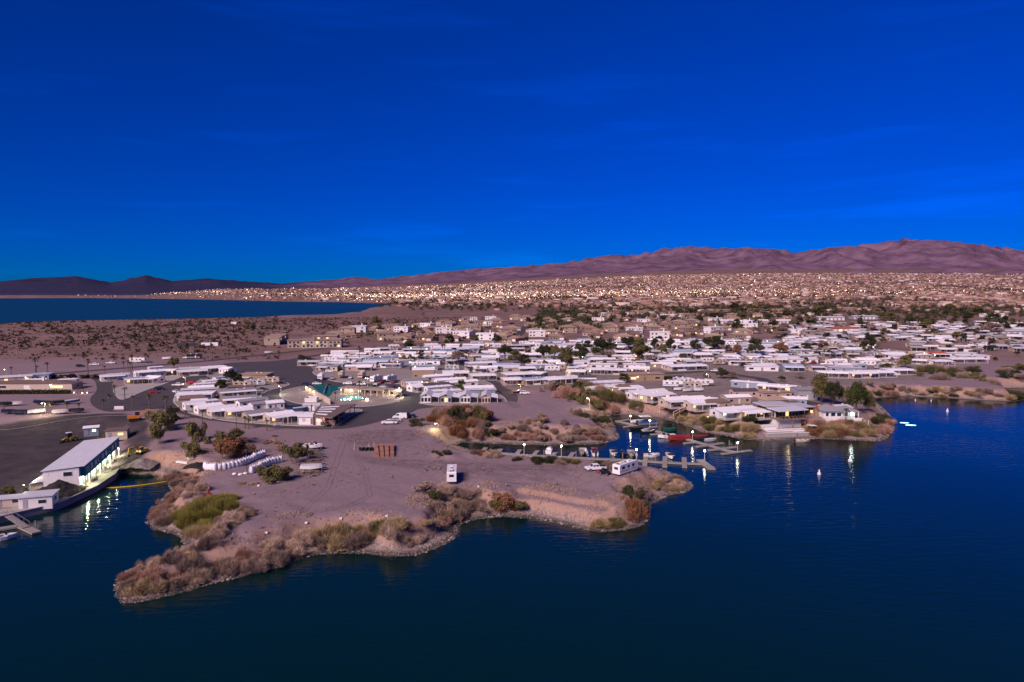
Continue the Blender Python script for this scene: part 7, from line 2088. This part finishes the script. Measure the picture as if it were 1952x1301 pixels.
scrub('gravel_weeds', 1500, -110, 70, 125, 260, 23, .28, 'leaf_greybrown', 'sparse dry weeds dotting the open gravel', lambda x, y, r: (fbm(x / 14, y / 14, 3, 44) > .52) & (y < 235))
HILLPATCH = px_poly([(1005, 622), (1030, 592), (1125, 594), (1165, 618), (1120, 626)], 8)
scrub('hill_scrub', 1500, 0, 260, 800, 1500, 19, 2.6, 'leaf_dark', 'dark scrub covering the low rise beyond the houses', lambda x, y, r: signed_dist(x, y, HILLPATCH) > 0)

# ------------------------------------------------------------------ rows of homes filling the park
FIELD = [(575, 706), (600, 690), (650, 676), (745, 664), (880, 658), (1010, 655), (1150, 652), (1300, 653), (1500, 650), (1610, 652), (1690, 672), (1740, 690), (1735, 706), (1640, 706), (1560, 712), (1480, 714), (1440, 704), (1300, 700), (1080, 708), (960, 715), (800, 706), (660, 712)]
KINDS = []
rk = random.Random(5)
for i in range(18):
    KINDS.append((rk.choice(('white', 'white', 'cream', 'beige', 'pink', 'bluegrey', 'peach', 'tan')), ('white', 'silver', 'white', 'white', 'blue', 'white', 'grey', 'white', 'white', 'tan', 'white', 'silver', 'white', 'brown', 'white', 'silver', 'white', 'blue')[i], rk.choice(('gable', 'flat', 'flat', 'gable')), rk.choice(('full', 'left', 'right', None, 'full')), i % 5 == 0, rk.choice((5.0, 6.0, 7.0)), 14.0, 400 + i, 2.7))
OCC = [(o.location.x, o.location.y, 5 if o.name.split('.')[0] in ('tree', 'street_lamp') else max(o.scale.x * 7, 5)) for o in col.objects if o.parent is None and o.type == 'EMPTY' and o.name.split('.')[0] in ('mobile_home', 'park_hall', 'cottage', 'storage_barn', 'utility_building', 'tree', 'street_lamp', 'motorhome', 'travel_trailer', 'ranch_house')]
rows = [371, 384, 402, 415, 433, 446, 464, 477, 495, 508, 526, 539, 557, 570, 589, 602, 621, 634, 652]
nhome = sum(1 for o in col.objects if o.parent is None and o.name.split('.')[0] == 'mobile_home')
FAR_HOMES = []                                       # past the 300 largest: kept for one far mass
for ri, yy in enumerate(rows):
    x = -330.0 + random.uniform(0, 10)
    while x < 420:
        L = random.uniform(13, 21.0)
        cx = x + L / 2; cy = yy + random.uniform(-2.0, 2.0) + 9 * math.sin(x / 90 + ri * .12)
        z = 5.02
        u = proj_u(cx, cy); d = (CAM_H - z) / cy; v = 650.5 + FOCAL * math.tan(math.atan(d) - PITCH)
        x += L + random.uniform(.8, 3.6)
        if random.random() < .11: continue
        if not in_poly(u, v, FIELD): continue
        if any((cx - a) ** 2 + ((cy - b) * 1.7) ** 2 < (L * .40 + c * .45) ** 2 for a, b, c in OCC): continue
        zone = f'in the park\'s {ordinal(ri + 1)} row back'
        k = random.random()
        if k < .20:
            kind = random.choice(('trailer', 'fifth', 'motorhome')); base = random.choice(('white', 'white', 'silver', 'tan'))
            rv(kind, (cx, cy, H(cx, cy)), random.uniform(-.4, .4) + (math.pi if random.random() < .5 else 0), f'{base} {dict(fifth="fifth-wheel camper", trailer="travel trailer", motorhome="motorhome")[kind]}', zone, base, random.choice(('tan', 'blue')), 9.0)
            x -= L - 12
        elif nhome < 300:
            home(random.choice(KINDS), (cx, cy, H(cx, cy)), random.gauss(.02, .16), L * random.uniform(.8, 1), zone)
            nhome += 1
            if random.random() < .3:
                cc = random.choice(('white', 'silver', 'charcoal', 'red', 'black')); kk = random.choice(('sedan', 'suv', 'pickup'))
                vehicle(kk, cc, (cx + random.uniform(-4, 4), cy - 8.5, H(cx, cy - 8.5)), random.choice((0, math.pi)) + random.uniform(-.2, .2), f'{cc} {dict(sedan="car", suv="SUV", pickup="pickup")[kk]}', zone)
        else:
            FAR_HOMES.append((cx, cy, H(cx, cy), random.gauss(.02, .09), L))

# ------------------------------------------------------------------ stucco houses beyond the park
SH = {}
def stucco_house(k):
    if k in SH: return SH[k]
    r = random.Random(700 + k); p = Proto(); L, W = r.uniform(13, 18), r.uniform(10, 13); two = k % 4 == 1; h = 6.0 if two else 3.2
    wall = ['stucco', 'beige', 'cream', 'tan', 'peach', 'white', 'stucco', 'beige'][k % 8]; roof = ['tile', 'tile', 'tan', 'brown', 'tile', 'white', 'tan', 'tile'][k % 8]
    p.part('wall', MB().box(-L / 2, L / 2, -W / 2, W / 2, -2, h), 'wall_' + wall)
    if k % 8 == 5:
        p.part('roof', MB().box(-L / 2 - .4, L / 2 + .4, -W / 2 - .4, W / 2 + .4, h + .01, h + .5), 'roof_white')
    else:
        p.part('roof', MB().hip(-L / 2 - .6, L / 2 + .6, -W / 2 - .6, W / 2 + .6, h + .01, 2.2), 'roof_' + roof)
    if not two:
        p.part('garage_wing', MB().box(L * .1, L / 2 - .3, -W / 2 - 4, -W / 2 - .01, -2, 2.9), 'wall_' + wall)
        p.part('wing_roof', MB().hip(L * .1 - .5, L / 2 + .2, -W / 2 - 4.6, -W / 2 + 3, 2.91, 1.4), 'roof_' + roof)
        p.part('garage_door', MB().box(L * .16, L / 2 - .9, -W / 2 - 4.07, -W / 2 - 4.01, 0, 2.3), 'wall_brown' if k % 3 else 'wall_white')
    for x in (-L * .38, -L * .18, L * .3 if two else -L * .02):
        win(p, x, -W / 2, .9, 1.6, 1.3, 'y', 'lit_warm' if r.random() < .16 else None)
        if two: win(p, x, -W / 2, 3.9, 1.6, 1.3, 'y', 'lit_warm' if r.random() < .12 else None)
    win(p, -L / 2, 0, .9, 1.6, 1.2, '-x')
    p.part('chimney', MB().box(L * .2, L * .2 + .9, W * .1, W * .1 + .9, h + .5, h + 3.0), 'wall_' + wall)
    SH[k] = p; return p
HF = [(600, 640), (700, 628), (820, 622), (880, 610), (960, 610), (1080, 606), (1200, 596), (1380, 600), (1500, 600), (1520, 640), (1400, 646), (1000, 650), (760, 653), (650, 652)]
hn = 0; occ = []
for tries in range(6000):
    u, v = random.uniform(600, 1520), random.uniform(597, 653)
    if not in_poly(u, v, HF) or hn >= 150: continue
    q = hit(u, v)
    if any((q.x - a) ** 2 + ((q.y - b)) ** 2 < 25 ** 2 for a, b in occ): continue
    occ.append((q.x, q.y)); k = random.randrange(8)
    o = stucco_house(k).place('stucco_house', (q.x, q.y, H(q.x, q.y)), random.gauss(0, .25), random.uniform(.9, 1.1))
    w = ['stucco', 'beige', 'cream', 'tan', 'peach', 'white', 'stucco', 'beige'][k]; rf = ['tiled', 'tiled', 'tan', 'brown', 'tiled', 'flat white', 'tan', 'tiled'][k]
    band = 'just beyond the park' if v > 640 else 'well beyond the park' if v > 625 else 'at the desert edge'
    enroll(o, f'{w} house with {rf} roof', band, 'house', 'stucco houses beyond the park'); hn += 1
# apartment block on the left of them
def condo(u, v, n, label, rz, wall='cream'):
    q = hit(u, v); p = Proto()
    for i in range(n):
        x = i * 11.0; h = 6.2 + .5 * (i % 2)
        p.part('wall', MB().box(x, x + 10.7, 0, 13, -1, h), 'wall_' + (wall if i % 3 else 'beige'))
        p.part('roof', MB().box(x - .3, x + 10.99, -.7, 13.4, h + .01, h + .45), 'roof_tan')
        for zz in (.7, 3.8):
            for xx in (2.2, 5.4, 8.6):
                win(p, x + xx, 0, zz, 1.7, 1.5, 'y', 'lit_warm' if random.random() < .12 else None)
        p.part('balcony', MB().box(x + 4.2, x + 6.6, -1.3, -.08, 3.2, 3.35), 'wall_brown')
        win(p, x, 4, .9, 1.6, 1.3, '-x'); win(p, x, 9, 3.9, 1.6, 1.3, '-x')
    return tag(p.place('apartment_building', tuple(q), rz), label, 'building')
condo(548, 664, 4, 'cream two-storey apartment block at the left end of the houses', .12)
condo(533, 658, 5, 'long apartment terrace running away behind the cream block', 1.75, 'stucco')
condo(596, 655, 2, 'short apartment block right of the cream one', .05, 'stucco')
for u, v, n, w, l in ((882, 613, 2, 'white', 'pale two-storey block standing alone in the desert'), (905, 622, 2, 'white', 'second pale block right of the lone desert one'), (1345, 582, 3, 'peach', 'peach apartment block at the foot of the town')):
    condo(u, v, n, l, .05, w)
for u, v, L, W, wall, roof, l in ((1585, 611, 42, 14, 'grey', 'silver', 'long grey storage hall with silver roof, left of two'), (1650, 609, 40, 14, 'grey', 'silver', 'long grey storage hall with silver roof, right of two'), (1612, 634, 30, 16, 'peach', 'red', 'wide low building with bright red roof and lit walls'), (1290, 606, 60, 12, 'white', 'white', 'long white roofed shed row before the town'), (1395, 618, 46, 12, 'beige', 'white', 'long white boat-storage shed with lit doors'), (1480, 618, 46, 12, 'beige', 'white', 'long white boat-storage shed behind the palms'), (1930, 640, 26, 14, 'bluegrey', 'silver', 'blue-grey warehouse at the right edge of the picture'), (1900, 605, 40, 14, 'white', 'white', 'long white building beside the far right pond')):
    q = hit(u, v); p = Proto(); p.part('wall', MB().box(-L / 2, L / 2, 0, W, -2, 4.5), 'wall_' + wall); p.part('roof', MB().gable(-L / 2 - .5, L / 2 + .5, -.6, W + .6, 4.6, 1.4), 'roof_' + roof)
    for i in range(int(L / 6)):
        p.part('bay_door', MB().box(-L / 2 + 1.5 + i * 6, -L / 2 + 5 + i * 6, -.08, -.01, 0, 3.4), 'lit_warm' if wall == 'peach' and i % 2 else 'wall_white')
    tag(p.place('storage_hall', tuple(q), .03), l, 'building')
# mid-distance trees
MT = [(470, 632, 14, 22), (482, 636, 10, 18), (715, 622, 16, 20), (722, 634, 12, 18), (805, 642, 14, 14), (1290, 612, 16, 14), (1190, 606, 14, 9), (1080, 600, 14, 9), (1320, 600, 30, 10), (1360, 608, 26, 12), (1345, 604, 40, 14)]
MT += [(random.uniform(1380, 1950), random.uniform(590, 640), random.uniform(10, 24), random.uniform(9, 17)) for _ in range(105)] + [(random.uniform(880, 1400), random.uniform(608, 652), random.uniform(7, 16), random.uniform(6, 12)) for _ in range(60)] + [(random.uniform(620, 900), random.uniform(640, 658), random.uniform(6, 11), random.uniform(6, 12)) for _ in range(24)] + [(random.uniform(1500, 1950), random.uniform(640, 690), random.uniform(10, 20), random.uniform(8, 14)) for _ in range(50)] + [(1890, 640, 40, 26), (1490, 645, 36, 24), (1480, 643, 26, 20), (1930, 620, 14, 14)]
MT += [(random.uniform(640, 1720), random.uniform(664, 704), random.uniform(9, 17), random.uniform(8, 15)) for _ in range(46)]
for i, (u, v, w, h) in enumerate(MT):
    q = hit(u, v); m = q.y / FOCAL
    tree(q, h * m, w * m, random.choice(('dark', 'dark', 'olive', 'greybrown')), 'in the right-hand distance' if u > 1500 and v < 640 else 'beside the second park' if u > 1500 else 'in the park streets' if v > 660 else 'among the stucco houses' if u > 860 and v < 640 else 'just beyond the park rows')
# the second park on the far right joins the far mass
for tries in range(900):
    u, v = random.uniform(1500, 1950), random.uniform(616, 672); q = hit(u, v)
    if any((q.x - a) ** 2 + ((q.y - b) * 1.2) ** 2 < 17 ** 2 for a, b in occ): continue
    if u < 1745 and v > 650 or len(FAR_HOMES) > 330: continue
    occ.append((q.x, q.y)); FAR_HOMES.append((q.x, q.y, q.z, random.gauss(0, .2), random.uniform(10, 16)))
def far_homes():
    m = MB(); tone = []
    for (x, y, z, a, L) in FAR_HOMES:
        k = len(m.v); kf = len(m.f); W = random.choice((5, 6, 7))
        m.box(-L / 2, L / 2, -W / 2, W / 2, -.5, 2.7).gable(-L / 2 - .3, L / 2 + .3, -W / 2 - .3, W / 2 + .3, 2.82, .7)
        m.box(-L * .5, L * random.uniform(.1, .5), -W / 2 - 3.6, -W / 2 - .01, 2.42, 2.54)
        for xx in (-L * .49, -L * .2): m.box(xx, xx + .15, -W / 2 - 3.5, -W / 2 - 3.35, -.3, 2.41)
        for q in range(3): m.box(-L * .35 + q * L * .3, -L * .35 + q * L * .3 + 1.5, -W / 2 - .06, -W / 2 - .01, .9, 2.0)
        c, s = math.cos(a), math.sin(a)
        for i in range(k, len(m.v)):
            p = m.v[i]; m.v[i] = (p[0] * c - p[1] * s + x, p[0] * s + p[1] * c + y, p[2] + z)
        wc = random.choice(((.70, .68, .66), (.42, .34, .27), (.35, .27, .21), (.45, .33, .28), (.25, .29, .36))); rc = random.choice(((.80, .79, .81),) * 2 + ((.5, .5, .53), (.3, .24, .2), (.38, .36, .38)))
        n = len(m.f) - kf; tone += [wc] * 6 + [rc] * (n - 6 - 30) + [rc] * 0
        tone += [rc] * 0
        rest = n - 6 - (n - 6 - 30)
        tone += [(.7, .66, .6)] * 12 + [(.03, .03, .04)] * 18
    me = m.mesh('far_mobile_homes', colour_mat('far_home_paint'))
    at = me.attributes.new('tone', 'FLOAT_COLOR', 'FACE')
    at.data.foreach_set('color', np.concatenate((np.array(tone, np.float32), np.ones((len(tone), 1), np.float32)), 1).ravel())
    stuff('far_mobile_homes', me, 'far rows of small white-roofed mobile homes behind the nearer rows', 'homes')
# ------------------------------------------------------------------ the town on the fan: one far mass
def colour_mat(name):
    m, nt, b = new_mat(name); a = nt.nodes.new('ShaderNodeAttribute'); a.attribute_name = 'tone'; nt.links.new(a.outputs['Color'], b.inputs['Base Color']); b.inputs['Roughness'].default_value = .85; b.inputs['Specular IOR Level'].default_value = .15
    return m
def town():
    colour_mat('town_walls'); r = np.random.default_rng(77)
    N = 72000; u = r.uniform(-150, 2700, N); y = 1150 + 4050 * r.uniform(0, 1, N) ** 1.0; x = (u - 976) / FOCAL * y
    h, s = Hv(x, y)
    dens = np.interp(u, [-150, 280, 420, 620, 900, 1200, 2700], [.0, .10, .35, .75, 1, 1, 1]) * np.where(y < 1750, .10, 1.0)
    dens *= smooth((fbm(x / 220, y / 220, 3, 12) - .30) / .25); dens *= np.where(u < 760, y > 2500, True); dens *= np.where(u < 900, y > 1750, True)
    keep = (h > 1.5) & (r.uniform(0, 1, N) < dens); x, y, h = x[keep][:17500], y[keep][:17500], h[keep][:17500]; n = len(x)
    big = r.uniform(0, 1, n) < np.where(y < 2500, .16, .03)
    L = r.uniform(10, 17, n) * np.where(big, 2.2, 1); W = r.uniform(8, 12, n) * np.where(big, 1.6, 1); Hh = r.uniform(3, 4, n) * np.where(big, 1.9, 1) + 1.0 * (r.uniform(0, 1, n) < .15) * 3; a = np.round(r.normal(0, .5, n) / .5) * .5 + r.normal(0, .1, n)
    c, s_ = np.cos(a), np.sin(a); rise = np.where(big, .3, r.uniform(1.2, 2.4, n))
    loc = np.zeros((n, 10, 3)); sx = np.array([-1, 1, 1, -1]); sy = np.array([-1, -1, 1, 1])
    loc[:, :4, 0] = sx * L[:, None] / 2; loc[:, :4, 1] = sy * W[:, None] / 2; loc[:, :4, 2] = -3
    loc[:, 4:8] = loc[:, :4]; loc[:, 4:8, 2] = Hh[:, None]
    loc[:, 8, 0] = -L * .22; loc[:, 9, 0] = L * .22; loc[:, 8:, 2] = (Hh + rise)[:, None]
    V = np.stack((loc[..., 0] * c[:, None] - loc[..., 1] * s_[:, None] + x[:, None], loc[..., 0] * s_[:, None] + loc[..., 1] * c[:, None] + y[:, None], loc[..., 2] + h[:, None]), -1)
    Q = np.array([(0, 1, 5, 4), (1, 2, 6, 5), (2, 3, 7, 6), (3, 0, 4, 7), (4, 5, 9, 8), (6, 7, 8, 9), (5, 6, 9, 9), (7, 4, 8, 8)])
    T = np.array([(0, 1, 5), (0, 5, 4), (1, 2, 6), (1, 6, 5), (2, 3, 7), (2, 7, 6), (3, 0, 4), (3, 4, 7), (4, 5, 9), (4, 9, 8), (6, 7, 8), (6, 8, 9), (5, 6, 9), (7, 4, 8)])
    F = (T[None] + (np.arange(n) * 10)[:, None, None]).reshape(-1, 3)
    me = np_mesh('town_houses', V.reshape(-1, 3), F, 'town_walls')
    wc = np.array([(.31, .20, .15), (.26, .16, .12), (.52, .42, .38), (.20, .125, .10), (.36, .24, .19)])[r.integers(0, 5, n)]; rc = np.array([(.16, .09, .075), (.21, .125, .10), (.42, .34, .33), (.12, .072, .06), (.18, .105, .085)])[r.integers(0, 5, n)]
    colr = np.ones((n, 14, 4)); colr[:, :8, :3] = wc[:, None]; colr[:, 8:, :3] = rc[:, None]
    at = me.attributes.new('tone', 'FLOAT_COLOR', 'FACE')
    if len(me.polygons) == n * 14: at.data.foreach_set('color', colr.reshape(-1).astype(np.float32))
    stuff('town_houses', me, 'far-off town of low houses spread over the slope below the mountains', 'town')
    # street and window lights of the town
    ul = np.concatenate((r.uniform(420, 2050, 1500), r.normal(800, 120, 1300), r.uniform(760, 1600, 900), r.uniform(290, 420, 160), r.normal(960, 90, 800), r.normal(1280, 120, 600))); m_ = len(ul)
    band = np.interp(ul, [280, 450, 700, 1000, 1500, 2050], [4200, 3400, 2750, 2500, 2450, 2400])
    yl = np.where(r.uniform(0, 1, m_) < .72, band + np.round(r.normal(0, 1.1, m_)) * 150 + r.normal(0, 30, m_), r.uniform(2000, 5000, m_)); xl = (ul - 976) / FOCAL * yl
    hl, _ = Hv(xl, yl); ok = (hl > 2) & (yl > 1800) & (yl < 5150); xl, yl, hl = xl[ok], yl[ok], hl[ok]; m_ = len(xl)
    sz = r.uniform(.30, .75, m_) * (1 + 1.6 * (r.uniform(0, 1, m_) < .10)) * yl / 2800; z = hl + r.uniform(2.5, 8, m_)
    O = np.array([(1, 0, 0), (0, 1, 0), (-1, 0, 0), (0, -1, 0), (0, 0, .8), (0, 0, -.8)]); TT = np.array([(0, 1, 4), (1, 2, 4), (2, 3, 4), (3, 0, 4), (1, 0, 5), (2, 1, 5), (3, 2, 5), (0, 3, 5)])
    for nm, mat, sel in (('warm_town_lights', emat('town_warm', (1, .55, .32), 8.0), r.uniform(0, 1, m_) < .62), ('white_town_lights', emat('town_white', (1, .84, .70), 8.0), None)):
        if sel is None: sel = ~prev
        prev = sel
        k = sel.sum(); VV = O[None] * sz[sel][:, None, None] + np.stack((xl[sel], yl[sel], z[sel]), 1)[:, None]
        FF = TT[None] + (np.arange(k) * 6)[:, None, None]
        stuff(nm, np_mesh(nm, VV.reshape(-1, 3), FF.reshape(-1, 3), mat), f'{"warm" if "warm" in nm else "white"} street lights twinkling across the distant town', 'lights')
far_homes()
town()
def belts():
    r = np.random.default_rng(78)
    u = np.concatenate((r.uniform(780, 1950, 700), r.uniform(1100, 1950, 900), r.uniform(500, 1950, 9000))); y = np.concatenate((r.normal(1720, 130, 700), r.normal(1350, 200, 900), r.uniform(1750, 5100, 9000))); x = (u - 976) / FOCAL * y
    h, s = Hv(x, y); ok = (h > 1.5); x, y, h = x[ok], y[ok], h[ok]; n = len(x); k = 34
    sz = np.repeat(r.uniform(2.5, 6.0, n) * np.clip(1.15 - (y - 1500) / 6000, .6, 1.1), k)
    d = r.normal(0, 1, (n * k, 3)); d /= np.linalg.norm(d, axis=1)[:, None]; q = r.uniform(.3, 1, n * k)
    P = np.stack((np.repeat(x, k), np.repeat(y, k), np.repeat(h, k) + sz * .7), 1) + d * (sz * q)[:, None] * np.array((1.1, 1.1, .8))
    e = r.normal(0, 1, (n * k, 3)); e /= np.linalg.norm(e, axis=1)[:, None]; f = np.cross(e, d); w = (sz * .34)[:, None]
    V = np.stack((P - e * w, P + f * w, P + e * w), 1).reshape(-1, 3)
    stuff('town_trees', np_mesh('town_trees', V, np.arange(len(V)).reshape(-1, 3), 'leaf_dark'), 'dark belts of trees between the far houses of the town', 'trees')
belts()
write_labels()
